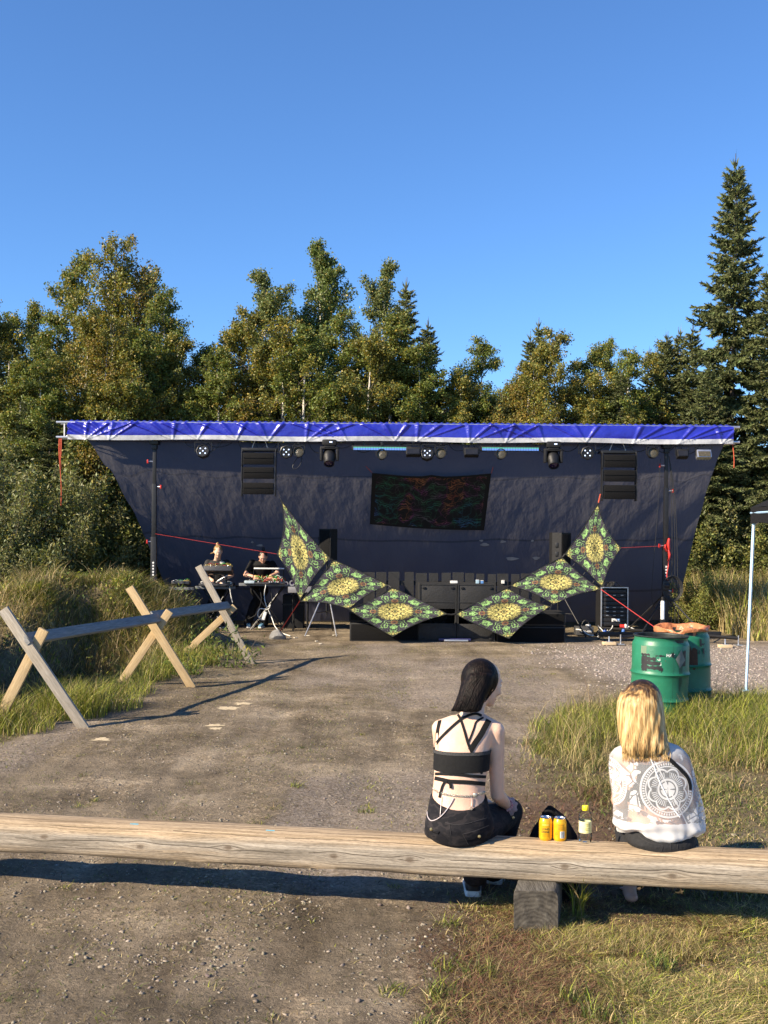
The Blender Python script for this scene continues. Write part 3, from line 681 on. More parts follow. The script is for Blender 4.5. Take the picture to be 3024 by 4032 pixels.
# ---- line arrays
def line_array(pxl, pxr, pyt, pyb, label):
    a = P(pxl, pyt, YT+.02); b = P(pxr, pyb, YT+.02); c = (a+b)/2; w = b.x-a.x; t = thing('line_array', label, 'speaker', (c.x, c.y, b.z), 'hanging line array speakers')
    MB().box((c.x, c.y+.15, a.z-.03), (w+.04, .30, .05), bev=.006).build('fly_frame', blackm, t)
    zs = [(1788, 1826), (1844, 1882), (1905, 1943)] if pxl < 1500 else [(1795, 1838), (1855, 1893), (1914, 1962)]
    for k, (y0, y1) in enumerate(zs):
        z1, z0 = P(pxl, y0-4, YT).z, P(pxl, y1+4, YT).z; hc = (z1+z0)/2; h = z1-z0
        m = MB(); y0_ = c.y-.10; n_ = 2
        # trapezoid box with a recessed, folded grille
        o = MB(); o.loft([[Vector((c.x-w/2+.02, c.y-.1, z0)), Vector((c.x+w/2-.02, c.y-.1, z0)), Vector((c.x+w/2-.02, c.y-.1, z1)), Vector((c.x-w/2+.02, c.y-.1, z1))],
                          [Vector((c.x-w/2+.08, c.y+.3, z0+.04)), Vector((c.x+w/2-.08, c.y+.3, z0+.04)), Vector((c.x+w/2-.08, c.y+.3, z1-.02)), Vector((c.x-w/2+.08, c.y+.3, z1-.02))]])
        cab = o.build('cabinet', black, t, 30)
        MB().box((c.x, c.y-.105, hc+h*.26), (w-.06, .02, h*.44), Matrix.Rotation(R(-9), 3, 'X'), .004).box((c.x, c.y-.105, hc-h*.24), (w-.06, .02, h*.46), Matrix.Rotation(R(9), 3, 'X'), .004).build('grille', grille, cab)
        for s in (-1, 1): MB().box((c.x+s*(w/2), c.y-.02, hc), (.018, .16, h+.06), bev=.003).build('rigging_plate', blackm, t)
    for s in (-1, 1): MB().tube([(c.x+s*w*.5, c.y-.03, a.z-.03), (c.x+s*w*.5, c.y-.03, b.z+.03)], .009, 6).build('rigging_bar', blackm, t)
    for s in (-.25, .25): MB().tube([(c.x+s*w, c.y+.1, a.z-.02), (c.x+s*w*.6, c.y+.1, a.z+.14)], .008, 6).build('hanger', alu, t)
line_array(955, 1085, 1762, 1950, 'three-box line array hanging from the truss above the two musicians')
line_array(2370, 2502, 1772, 1962, 'three-box line array hanging from the truss above the amplifier rack')
# ---- sails
sailm = bpy.data.materials.new('sail_print'); n, l = nodes_of(sailm); nt = sailm.node_tree; b = n['Principled BSDF']; b.inputs['Roughness'].default_value = .75; b.inputs['Specular IOR Level'].default_value = .25
uv = N(nt, 'ShaderNodeUVMap'); sx = N(nt, 'ShaderNodeSeparateXYZ'); l.new(uv.outputs[0], sx.inputs[0])
# the uv runs -1..1 along the two diagonals; fold into one quadrant, then across the diagonal
X0 = mth(nt, 'ABSOLUTE', sx.outputs[0]); Y0 = mth(nt, 'ABSOLUTE', sx.outputs[1])
mxx = mth(nt, 'MAXIMUM', X0, Y0); mnn = mth(nt, 'MINIMUM', X0, Y0)
cv = N(nt, 'ShaderNodeCombineXYZ'); l.new(mxx, cv.inputs[0]); l.new(mnn, cv.inputs[1])
rad = mth(nt, 'SQRT', mth(nt, 'ADD', mth(nt, 'MULTIPLY', X0, X0), mth(nt, 'MULTIPLY', Y0, Y0)))
nzw = N(nt, 'ShaderNodeTexNoise'); nzw.inputs['Scale'].default_value = 9.0; nzw.inputs['Detail'].default_value = 2; l.new(cv.outputs[0], nzw.inputs['Vector'])
def ridge(sc, det, width, seed):
    mp = N(nt, 'ShaderNodeMapping'); mp.inputs['Location'].default_value = (seed, seed*.7, seed*.3); l.new(cv.outputs[0], mp.inputs[0])
    q = N(nt, 'ShaderNodeTexNoise'); q.inputs['Scale'].default_value = sc; q.inputs['Detail'].default_value = det; q.inputs['Roughness'].default_value = .5; l.new(mp.outputs[0], q.inputs['Vector'])
    return mth(nt, 'SUBTRACT', 1.0, mth(nt, 'DIVIDE', mth(nt, 'ABSOLUTE', mth(nt, 'SUBTRACT', q.outputs['Fac'], .5)), width), clamp=True)
def leafring(cx, cy, r, w, k=1.0):
    dx = mth(nt, 'SUBTRACT', mxx, cx); dy = mth(nt, 'MULTIPLY', mth(nt, 'SUBTRACT', mnn, cy), k)
    dd = mth(nt, 'SQRT', mth(nt, 'ADD', mth(nt, 'MULTIPLY', dx, dx), mth(nt, 'MULTIPLY', dy, dy)))
    dd = mth(nt, 'ADD', dd, mth(nt, 'MULTIPLY', mth(nt, 'SUBTRACT', nzw.outputs['Fac'], .5), .26))
    return mth(nt, 'SUBTRACT', 1.0, mth(nt, 'DIVIDE', mth(nt, 'ABSOLUTE', mth(nt, 'SUBTRACT', dd, r)), w), clamp=True)
A1 = mth(nt, 'MAXIMUM', ridge(9, 2, .065, 1.0), ridge(17, 1, .06, 6.0)); A2 = ridge(6, 1, .022, 4.0); A3 = ridge(14, 2, .05, 9.0)
colc = (.028, .029, .032)
purple = mixc(nt, mth(nt, 'MULTIPLY', mth(nt, 'POWER', A3, 2.0), .35), colc, (.22, .15, .27))
v2 = N(nt, 'ShaderNodeTexVoronoi'); v2.inputs['Scale'].default_value = 22; l.new(cv.outputs[0], v2.inputs['Vector'])
dots = mth(nt, 'MULTIPLY', mth(nt, 'LESS_THAN', v2.outputs['Distance'], .16), .5)
c_ = mixc(nt, dots, purple, (.28, .33, .28))
outer = mth(nt, 'GREATER_THAN', rad, .37)
gm = mth(nt, 'MULTIPLY', mth(nt, 'MAXIMUM', mth(nt, 'MAXIMUM', leafring(.40, .37, .060, .020), leafring(.60, .17, .065, .018, 1.6)), mth(nt, 'MAXIMUM', leafring(.62, .0, .05, .022, .8), leafring(.40, .37, .0, .018, 3))), 1.0)
gm = mth(nt, 'MAXIMUM', gm, mth(nt, 'MULTIPLY', mth(nt, 'MULTIPLY', A2, outer), mth(nt, 'LESS_THAN', rad, .95)), clamp=True)
c_ = mixc(nt, gm, c_, (.34, .60, .20))
orng = leafring(.46, .0, .05, .04, .9)
c_ = mixc(nt, mth(nt, 'MULTIPLY', orng, .8), c_, (.36, .17, .07))
tipm = ramp(nt, mxx, [(.80, (0, 0, 0)), (.90, (1, 1, 1))])
core = ramp(nt, mth(nt, 'ADD', rad, mth(nt, 'MULTIPLY', mth(nt, 'SUBTRACT', nzw.outputs['Fac'], .5), .15)), [(.30, (1, 1, 1)), (.40, (0, 0, 0))])
yel = mixc(nt, A1, (.085, .09, .03), (.95, .82, .26))
c_ = mixc(nt, mth(nt, 'MULTIPLY', mth(nt, 'MAXIMUM', core, tipm), mth(nt, 'ADD', mth(nt, 'MULTIPLY', A1, .4), .6)), c_, yel)
blob = mth(nt, 'MAXIMUM', leafring(.0, .0, .05, .02), leafring(.15, .0, .0, .03))
c_ = mixc(nt, mth(nt, 'MULTIPLY', blob, .85), c_, (.24, .12, .03))
l.new(c_, b.inputs['Base Color'])
tb = N(nt, 'ShaderNodeBsdfTranslucent'); l.new(c_, tb.inputs[0]); ms = N(nt, 'ShaderNodeMixShader'); ms.inputs[0].default_value = .12
l.new(b.outputs[0], ms.inputs[1]); l.new(tb.outputs[0], ms.inputs[2]); l.new(ms.outputs[0], n['Material Output'].inputs[0])
def sail(corners, sags, label, Yc, axes=(0, 1), n_=34):
    """corners in order round the kite (photo px); sags: inward pull of each edge"""
    Cn = [P(x, y, Yc+dy) for (x, y, dy) in corners]
    ctr = sum(Cn, Vector())/4
    def edge(i, t):
        a, b_ = Cn[i], Cn[(i+1) % 4]; p = a.lerp(b_, t); d = b_-a; inw = (ctr-(a+b_)/2); inw = (inw-d*(inw.dot(d)/d.length_squared)).normalized()
        return p+inw*(sags[i]*d.length*4*t*(1-t))
    pts = []
    for j in range(n_+1):
        v = j/n_; row = []
        for i in range(n_+1):
            u_ = i/n_
            # coons patch: corner0 (0,0) corner1 (1,0) corner2 (1,1) corner3 (0,1)
            p = edge(0, u_)*(1-v)+edge(2, 1-u_)*v+edge(3, 1-v)*(1-u_)+edge(1, v)*u_-(Cn[0]*(1-u_)*(1-v)+Cn[1]*u_*(1-v)+Cn[2]*u_*v+Cn[3]*(1-u_)*v)
            wr = .012*math.sin(9*(u_-v))*4*u_*(1-u_)+.016*math.sin(math.pi*u_)*math.sin(math.pi*v)*math.sin(14*v+3*u_)
            row.append(p+Vector((0, wr, 0)))
        pts.append(row)
    t = thing('stretch_sail', label, 'sail', min(Cn, key=lambda q: q.z), 'six kite-shaped printed sails')
    o = MB().grid(pts).build('cloth', sailm, t, 180); me = o.data; uvl = me.uv_layers.new(name='UVMap')
    # print axes: long diagonal 0-2 and cross diagonal 1-3
    cou = np.array([((i/n_+j/n_-1), (i/n_-j/n_)) for j in range(n_+1) for i in range(n_+1)], np.float32)
    li = np.zeros(len(me.loops), np.int32); me.loops.foreach_get('vertex_index', li); uvl.data.foreach_set('uv', cou[li].ravel())
    hem = MB(); ring = [edge(k, t_/14) for k in range(4) for t_ in range(14)]; ring.append(ring[0]); hem.tube([p+Vector((0, .004, 0)) for p in ring], .009, 5, cap=False); hem.build('elastic_hem', black, t)
    return Cn
c7 = lambda x, y: (1050+x/2.212, 1950+y/2.212); c5b = lambda x, y: (1350+x/1.7463, 2150+y/1.7463)
YS = 18.55
def K(*pp): return [(x, y, d) for (x, y), d in pp]
sA = sail(K((c7(125, 42), .15), (c7(552, 548), .08), (c7(290, 918), 0), (c7(90, 512), .1)), (.02, .045, .05, .09), 'kite sail beside the bun-haired musician, tied up towards the line array', YS)
sB = sail(K((c7(292, 926), 0), (c7(576, 562), .08), (c7(1062, 785), .05), (c7(716, 990), -.05)), (.03, -.01, .06, .05), 'kite sail in front of the tripod loudspeaker legs, joined to the sail by the musicians', YS)
sC = sail(K((c7(712, 992), -.1), (c7(1090, 803), 0), (c7(1575, 1036), -.1), (c7(1098, 1232), -.12)), (.05, -.01, .05, -.01), 'kite sail hanging before the subwoofers on the musicians side', YS)
sD = sail(K((c5b(772, 468), -.1), (c5b(1130, 288), 0), (c5b(1432, 415), -.05), (c5b(1142, 637), -.12)), (-.01, .05, .05, -.01), 'kite sail hanging before the subwoofers on the amplifier rack side', YS)
sE = sail(K(((2007, 2307), .05), ((2213, 2194), .08), ((2367, 2321), 0), ((2180, 2380), -.05)), (-.01, .03, .05, .05), 'kite sail below the black column loudspeaker, joined to the sail tied to the tower', YS)
sF = sail(K(((2356, 1980), .15), ((2446, 2157), .1), ((2371, 2313), 0), ((2224, 2182), .08)), (.09, .05, .04, .02), 'kite sail tied up under the line array above the amplifier rack', YS)
lk = thing('sail_link', 'black elastic loops lacing the kite sails together', 'cord', sC[2])
for a, b_ in ((sA[1], sB[1]), (sB[2], sC[1]), (sC[2], sD[0]), (sD[1], sE[0]), (sE[1], sF[3])):
    MB().tube([a, (a+b_)/2+Vector((0, 0, -.01)), b_], .016, 6).build('loop', black, lk)
for (a0, a1, b0, b1) in ((sA[1], sA[2], sB[1], sB[0]), (sB[2], sB[3], sC[1], sC[0]), (sE[0], sE[3], sD[1], sD[2]), (sF[3], sF[2], sE[1], sE[2])):
    for f in (.28, .55, .8): MB().tube([a0.lerp(a1, f)+Vector((0, .03, 0)), b0.lerp(b1, f)+Vector((0, .03, 0))], .007, 5).build('loop', black, lk)
def strap(name, label, a, b_, mat=red_strap, r=.012, cat='strap'):
    m = MB(); m.tube([a, a.lerp(b_, .5), b_], r, 6, sx=1, sy=.3); return tag(m.build(name, mat), label, cat)
strap('guy_strap', 'red strap running from the tower by the musicians to a sail corner', P(612, 2102, YT+.1), sA[3])
strap('guy_strap', 'red strap from a sail corner up to the strap bundle on the tower', sF[1], Vector((tx, ty-.06, 1.72)))
rock_p = G(1092, 2516); strap('guy_strap', 'red strap from the low sail corner down to the grey rock', sA[2], rock_p+Vector((.05, .05, .14)))
strap('guy_strap', 'red strap from the sail corner down behind the green drums', sE[2], P(2590, 2478, 16.5))
strap('guy_strap', 'orange red strap between the line array by the rack and the sail tip', P(2364, 1945, YT), sF[0], orange_rope, .010)
strap('guy_rope', 'thin black cord from the line array to the upper sail tip by the musicians', P(1090, 1925, YT), sA[0], cable, .006, 'cord')
def rock(name, c, r, mat, label, seed=1, cat='rock'):
    bm = bmesh.new(); bmesh.ops.create_icosphere(bm, subdivisions=3, radius=1); rr = random.Random(seed)
    pl = [(Vector((rr.uniform(-1, 1), rr.uniform(-1, 1), rr.uniform(-.4, 1))).normalized(), rr.uniform(.55, .8)) for _ in range(9)]
    for v in bm.verts:
        for nn, dd in pl:
            q = v.co.dot(nn)-dd
            if q > 0: v.co -= nn*q*.9
        v.co = Vector((v.co.x*r[0], v.co.y*r[1], v.co.z*r[2]))
    me = bpy.data.meshes.new(name); bm.to_mesh(me); bm.free(); auto_smooth(me, 25); o = link(name, me, mat); o.location = c; return tag(o, label, cat)
stone = pmat('grey_stone', (.24, .235, .225), (.14, .137, .13), scale=9, rough=.9, bump=.5, bscale=30)
rock('rock', rock_p+Vector((0, 0, .06)), (.17, .12, .12), stone, 'pale grey rock holding the red strap in front of the musicians', 3)
# ---- subwoofers
def cabinet(x0, x1, y0, y1, ydep, depth, label, slot=None, handles=False, name='subwoofer', scuff=True, split=None):
    """front face given in photo px at distance ydep"""
    a = P(x0, y0, ydep); b_ = P(x1, y1, ydep); c = (a+b_)/2; w = b_.x-a.x; h = a.z-b_.z; t = thing(name, label, 'speaker', (c.x, c.y, b_.z))
    fr = .022
    if slot is None:
        MB().box((c.x, c.y+depth/2, c.z), (w, depth, h), bev=.008).build('cabinet', wornblack, t)
        gl = MB()
        gl.box((c.x, c.y-.004, c.z+ (h*.0)), (w-.05, .012, h-.05), bev=.004); gl.build('grille', grille, t)
        if split:
            MB().box((c.x, c.y-.014, a.z-h*split), (w-.03, .012, .018)).build('lip', wornblack, t)
    else:
        z0 = b_.z+h*slot[0]; z1 = b_.z+h*slot[1]
        bx = MB()
        for s in (-1, 1): bx.box((c.x+s*(w/2-fr/2), c.y+depth/2, c.z), (fr, depth, h))
        bx.box((c.x, c.y+depth/2, a.z-fr/2), (w-2*fr, depth-.004, fr)).box((c.x, c.y+depth/2, b_.z+fr/2), (w-2*fr, depth-.004, fr)).box((c.x, c.y+depth-.01, c.z), (w-2*fr, .018, h-2*fr)); bx.build('cabinet', wornblack, t)
        MB().box((c.x, c.y+.02, (a.z-fr+z1)/2), (w-2*fr, .018, a.z-fr-z1-.002), bev=.003).build('upper_panel', wornblack, t)
        MB().box((c.x, c.y+.02, (b_.z+fr+z0)/2), (w-2*fr, .018, z0-b_.z-fr-.002), bev=.003).build('lower_panel', wornblack, t)
        MB().box((c.x, c.y+.012, z1+(a.z-z1)*.27), (w-2*fr, .02, .012)).build('batten', wornblack, t)
        rot = Matrix.Rotation(R(90), 3, 'X'); MB().lathe([(.0, .03), (.05, .035), (.06, .0), (.15, -.05), (.17, -.02), (.18, -.02)], 24, (c.x, c.y+.22, (z0+z1)/2), rot).build('driver_cone', black, t)
        for sx_ in (-1, 1):
            for sz_ in (-1, 1): MB().box((c.x+sx_*(w/2-.08), c.y+.004, c.z+sz_*(h/2-.07)), (.05, .03, .035), bev=.006).build('corner_block', black, t)
    return t
c5 = lambda x, y: (1350+x/1.7463, 2150+y/1.7463)
cabinet(1374, 1650, c5(0, 455)[1], c5(0, 524)[1], 18.85, .7, 'long low black cabinet on top of the stack at the musicians end', split=None)
cabinet(1377, 1650, c5(0, 527)[1], 2526, 18.83, .7, 'long low black cabinet on the ground at the musicians end')
cabinet(1651, 1797, 2298, 2529, 18.8, .8, 'tall scuffed bass bin with an open slot, on the musicians side', slot=(.32, .57))
cabinet(1802, 1949, 2299, 2532, 18.8, .8, 'tall scuffed bass bin with an open slot, on the rack side', slot=(.32, .57))
cabinet(1955, 2227, c5(0, 455)[1], c5(0, 549)[1], 18.85, .7, 'long low black cabinet on top of the stack at the rack end')
cabinet(1955, 2226, c5(0, 552)[1], 2535, 18.83, .7, 'long low black cabinet on the ground at the rack end')
ac = thing('metal_strip', 'pale metal strip lying on the dirt before the bass bins', 'strip', G(1795, 2531)); q = G(1795, 2529)
MB().box((q.x, 18.68, ga(q.x, 18.68)+.03), (.42, .05, .03), bev=.005).build('bar', alu, ac); MB().box((q.x-.02, 18.74, ga(q.x, 18.74)+.04), (.56, .05, .04), bev=.005).build('blue_edge', pmat('dark_blue', (.03, .03, .12), (.02, .02, .08), rough=.5), ac)
# ---- black slatted pallet wall behind the subs
pw = thing('pallet_wall', 'black painted pallet boards standing upright behind the bass bins', 'pallet wall', P(1700, 2420, 19.9)); pw.location.z = 0
rr = random.Random(9); x = 1432.0
while x < 2130:
    w = rr.choice([32, 36, 40, 44]); a = P(x, 2252+(x-1432)*.012+rr.uniform(-3, 3), 19.9); b_ = P(x+w, 2252, 19.9)
    MB().box(((a.x+b_.x)/2, 19.9+rr.uniform(-.01, .01), a.z/2+.01), (b_.x-a.x, .022, a.z-.02), Matrix.Rotation(rr.uniform(-.01, .01), 3, 'Y')).build('board', wornblack, pw)
    x += w+rr.choice([6, 10, 14, 22])
for zz in (.15, .52, .98):
    for k in range(3):
        a, b_ = P(1440+k*232, 2250, 19.95), P(1440+k*232+224, 2250, 19.95); MB().box(((a.x+b_.x)/2, 19.97, zz), (b_.x-a.x, .1, .08)).build('bearer', wornblack, pw)
# little things on the bins
for px, lb, cl, sz in ((1787, 'white paper box', (.7, .7, .68), (.13, .08, .04)), (1880, 'pale blue plastic tub', (.35, .5, .6), (.06, .06, .06)), (1990, 'small white tub', (.75, .75, .72), (.06, .06, .06)), (1898, 'blue foil packet', (.1, .25, .55), (.05, .06, .05))):
    p = P(px, 2299, 19.0); p.z = P(1700, 2298, 18.8).z if px < 1955 else P(1990, 2300, 19.85).z
    if px > 1955: p = P(1980, 2298, 19.88)
    o = thing('small_box', lb+' left on the bass bins' if px < 1955 else lb+' resting on the pallet wall bearer', 'box', p)
    MB().box(p+Vector((0, 0, sz[2]/2)), sz, bev=.008).build('body', pmat('litter_'+lb.split()[0], cl, scale=20, rough=.5), o); MB().box(p+Vector((0, 0, sz[2]+.003)), (sz[0]*.96, sz[1]*.96, .006), bev=.002).build('lid', whitepaint, o)
# ---- loudspeakers on tripods
def tripod_speaker(x0, x1, yt, yb, ydep, yaw, label, stand_label, legs, ground_y):
    a = P(x0, yt, ydep); b_ = P(x1, yb, ydep); c = (a+b_)/2; w = (b_.x-a.x); h = a.z-b_.z; t = thing('loudspeaker', label, 'speaker', (c.x, c.y, b_.z)); rot = Matrix.Rotation(yaw, 3, 'Z')
    dpt = .34
    def pr(x, y, z): return c+rot @ Vector((x, y, z))
    o = MB(); o.loft([[pr(-w*.42, -.02, z), pr(-w*.16, -dpt/2, z), pr(w*.42, -dpt/2, z), pr(w*.45, dpt*.2, z), pr(w*.2, dpt/2, z), pr(-w*.2, dpt/2, z)] for z in (-h/2, -h/2+.01, h/2-.01, h/2)]); o.build('cabinet', black, t, 30)
    MB().box(pr(w*.13, -dpt/2-.006, 0), (w*.5, .012, h*.92), rot, .004).build('grille', grille, t)
    for k, zz in enumerate((.18, -.05)): MB().box(pr(-w*.30, -.10, h*zz), (w*.14, .02, h*.12), rot @ Matrix.Rotation(R(-45), 3, 'Z'), .006).build('handle_recess', blackm, t)
    z0 = ga(c.x, c.y); s = thing('speaker_stand', stand_label, 'tripod', (c.x, c.y, z0))
    MB().tube([(c.x, c.y, z0+.35), (c.x, c.y, b_.z+.02)], .018, 10).build('pole', blackm, s); MB().lathe([(.02, -.05), (.04, -.05), (.04, .05), (.02, .05)], 12, (c.x, c.y, z0+.95)).build('collar', blackm, s)
    for lx, ly, m_ in legs: 
        f = Vector((c.x+lx, c.y+ly, ga(c.x+lx, c.y+ly)+.015)); MB().tube([(c.x, c.y, z0+.92), f], .013, 8).build('leg', m_, s); MB().tube([(c.x, c.y, z0+.42), Vector((c.x, c.y, z0+.92)).lerp(f, .55)], .008, 6).build('brace', blackm, s)
tripod_speaker(1246, 1330, 2082, 2205, 20.1, R(-28), 'black loudspeaker on a tripod above the sails by the musicians', 'tripod stand with bright front legs below the sails', [(-.36, -.62, alu), (.22, -.62, alu), (.1, .5, blackm)], 0)
tripod_speaker(2158, 2238, 2097, 2250, 20.1, R(30), 'black column loudspeaker with handle recess above the sail by the rack', 'tripod stand half hidden behind the subwoofers by the rack', [(-.4, -.5, blackm), (.45, -.45, blackm), (.1, .5, blackm)], 0)
# ---- amplifier rack
ra, rb = P(2366, 2311, 20.9), P(2472, 2476, 20.9); rc = (ra+rb)/2; rw = rb.x-ra.x; rh = ra.z-rb.z
rk = thing('amplifier_rack', 'black flight case rack of amplifiers with pale metal edges', 'rack', (rc.x, rc.y, rb.z))
m = MB()
for s in (-1, 1): m.box((rc.x+s*(rw/2-.01), rc.y+.25, rc.z), (.02, .5, rh-.02))
m.box((rc.x, rc.y+.25, ra.z-.012), (rw-.04, .5, .02)).box((rc.x, rc.y+.25, rb.z+.012), (rw-.04, .5, .02)).box((rc.x, rc.y+.49, rc.z), (rw-.04, .02, rh-.05)); m.build('case', black, rk)
for s in (-1, 1): MB().box((rc.x+s*(rw/2-.008), rc.y-.008, rc.z), (.024, .022, rh)).build('metal_edge', alu, rk)
MB().box((rc.x, rc.y-.012, ra.z-.01), (rw, .02, .02)).box((rc.x, rc.y-.012, rb.z+.01), (rw, .02, .02)).build('metal_edge', alu, rk)
nu = 9; faceplate = pmat('amp_face', (.018, .018, .02), (.01, .01, .012), scale=30, rough=.4)
for i in range(nu):
    zc = ra.z-.05-(rh-.1)*(i+.5)/nu; pale = i == 7
    un = MB().box((rc.x, rc.y+.02, zc), (rw-.07, .03, (rh-.1)/nu-.008), bev=.003).build('amplifier', faceplate, rk)
    if pale:
        MB().box((rc.x+.03, rc.y+.0, zc), (.16, .012, (rh-.1)/nu*.75)).build('pale_panel', whitepaint, un); MB().box((rc.x+.08, rc.y-.007, zc+.01), (.025, .006, .02)).build('display', led_w, un)
        for q in (-.02, .01, .055): MB().lathe([(0, .02), (.009, .02), (.01, 0)], 10, (rc.x+q, rc.y-.005, zc-.012), Matrix.Rotation(R(90), 3, 'X')).build('knob', black, un)
    elif i in (1, 4, 5, 6):
        for q in (-.13, .0, .14): MB().box((rc.x+q*rw/.5, rc.y+.003, zc+.008), (.05, .006, .010)).build('badge', alu, un)
# clutter on the rack and by it
cc_ = thing('cable_heap', 'heap of cables lying on top of the amplifier rack', 'cable', (rc.x, rc.y, ra.z)); m = MB(); rr = random.Random(2)
for i in range(7): m.tube(bez((rc.x-.15+rr.uniform(-.05, .1), rc.y+.1, ra.z), (rc.x+rr.uniform(-.2, .2), rc.y+.15, ra.z+.13), (rc.x+rr.uniform(-.2, .2), rc.y+.2, ra.z+.11), (rc.x+rr.uniform(-.1, .15), rc.y+.2, ra.z+.01)), .009, 5)
m.build('loops', cable, cc_)
pw_ = thing('power_box', 'dark grey power unit box with white lettering beside the rack', 'power box', G(2303, 2503)); a, b_ = P(2270, 2468, 20.0), P(2338, 2502, 20.0); c = (a+b_)/2
MB().box(c+Vector((0, .15, 0)), (b_.x-a.x, .3, a.z-b_.z), bev=.012).build('case', pmat('grey_case', (.06, .06, .062), rough=.6), pw_); pw_.location
tm_ = text_mesh('XPV-4000', .05, 'lettering', .001, .001); o = link('lettering', tm_, whitepaint, pw_); o.rotation_euler = (R(90), 0, 0); o.location = Vector((c.x+.02, 19.985, c.z-.005))-pw_.location
MB().box((c.x+.08, c.y+.12, a.z+.02), (.08, .08, .03), bev=.006).build('plug_block', whitepaint, pw_)
MB().tube(bez((c.x+.1, c.y+.15, a.z+.03), (c.x+.1, c.y+.15, a.z+.15), (c.x-.02, c.y+.15, a.z+.15), (c.x-.04, c.y+.15, a.z)), .008, 5).build('handle', cable, pw_)
wc = thing('mains_leads', 'tangle of grey and white mains leads in front of the rack', 'cable', G(2390, 2510)); rr = random.Random(12)
for i in range(11):
    a = P(2350+rr.uniform(0, 90), 2480+rr.uniform(-18, 10), 20.2); e = G(2330+rr.uniform(0, 150), 2505+rr.uniform(-6, 14)); e.z = ga(e.x, e.y)+.012
    MB().tube(bez(a, a+Vector((rr.uniform(-.2, .2), -.1, -.15)), e+Vector((rr.uniform(-.3, .3), .1, .05)), e), .009, 5).build('lead', white_cable if i % 3 == 0 else cable, wc)
MB().tube(bez(P(2268, 2478, 19.95), P(2310, 2478, 19.85), P(2295, 2502, 19.8), P(2338, 2502, 19.8), 14), .012, 6).build('lead', white_cable, wc)
for px, py, mt, lb in ((2378, 2498, pmat('blue_plug', (.03, .10, .45), rough=.4), 'blue'), (2452, 2494, pmat('blue_plug2', (.05, .16, .5), rough=.4), 'pale blue')):
    p = P(px, py, 20.0); o = thing('mains_plug', lb+' mains plug lying before the rack', 'plug', p); MB().capsule([p, p+Vector((.02, 0, .07))], [.03, .035], 10).build('body', mt, o); MB().lathe([(.0, .0), (.036, .0), (.036, .015), (0, .015)], 12, p+Vector((.02, 0, .085))).build('collar', black, o)
p = P(2440, 2466, 20.2); o = thing('red_power_plug', 'big red three-phase plug by the rack', 'plug', p); MB().tube([p, p+Vector((.09, -.02, 0))], .038, 14).build('body', redp, o); MB().tube([p+Vector((.09, -.02, 0)), p+Vector((.12, -.027, 0))], .046, 14).build('ring', whitepaint, o)
MB().tube(bez(p+Vector((.12, -.02, 0)), p+Vector((.2, -.05, 0)), p+Vector((.25, -.05, -.06)), p+Vector((.4, -.1, -.1))), .012, 6).build('lead', white_cable, o)
for px, py, lb in ((2400, 2541, 'wooden packing block with a levelling foot before the rack'), (2858, 2552, 'wooden packing block with a levelling foot behind the drums')):
    q = G(px, py); o = thing('packing_block', lb, 'wood block', q); MB().box(q+Vector((0, .04, .03)), (.22, .14, .05), bev=.006).build('block', pmat('pine_block', (.62, .48, .30), (.5, .38, .23), scale=5, rough=.7, stretch=(1, 12, 12)), o); MB().tube([q+Vector((0, .04, .05)), q+Vector((0, .05, .15))], .012, 8).box(q+Vector((0, .04, .06)), (.1, .1, .01)).build('foot', alu, o)
a = MB().box((P(2440, 2515, 19.2).x, 19.2, .12), (.75, .06, .09), bev=.006).build('steel_beam', blackm); tag(a, 'black steel base beam lying in front of the rack', 'beam')
a = MB().box((P(2800, 2512, 19.2).x, 19.2, .14), (.35, .06, .09), bev=.006).build('steel_beam', blackm); tag(a, 'short black steel base beam beside the drums', 'beam')
# ---- musicians' tables and gear
cj = lambda x, y, Y: P(600+x/2.552, 2080+y/2.552, Y)
def table(x0, x1, y, ydep, label, dpt=.55, cross=True):
    a, b_ = cj(x0, y, ydep), cj(x1, y, ydep); c = (a+b_)/2; w = b_.x-a.x; z0 = ga(c.x, ydep); t = thing('folding_table', label, 'table', (c.x, ydep, z0), 'musicians tables')
    MB().box((c.x, ydep+dpt/2, c.z), (w, dpt, .03), bev=.006).build('table_top', black, t)
    MB().box((c.x, ydep-.004, c.z-.012), (w, .018, .055), bev=.004).build('front_rail', pmat('grey_rail', (.16, .17, .18), rough=.5, scale=20), t)
    for s in (-1, 1):
        for dy in (.08, dpt-.08):
            MB().tube([(c.x+s*w*.32, ydep+dy, c.z-.02), (c.x+(s*-1 if cross else s)*w*.30, ydep+dy, z0)], .014, 6).build('leg', blackm, t)
    return c, w
tA = table(170, 420, 600, 21.0, 'small black table with a green-lit box at the end by the tower', .45)
tB = table(430, 835, 590, 20.9, 'black table under the keyboard rack of the light-haired musician')
tC = table(870, 1420, 560, 20.7, 'black table covered in wires before the bun-haired musician')
tD = table(1365, 1600, 615, 20.8, 'low grey case table behind the kite sail', .4, False)
greens = pmat('green_lead', (.08, .45, .10), (.05, .33, .06), scale=30, rough=.5); reds = pmat('red_lead', (.5, .07, .05), (.4, .05, .04), scale=30, rough=.5); ylw = pmat('yellow_lead', (.55, .42, .12), (.45, .33, .08), scale=30, rough=.5)
panelm = pmat('gear_panel', (.05, .05, .055), (.025, .025, .028), scale=25, rough=.45)
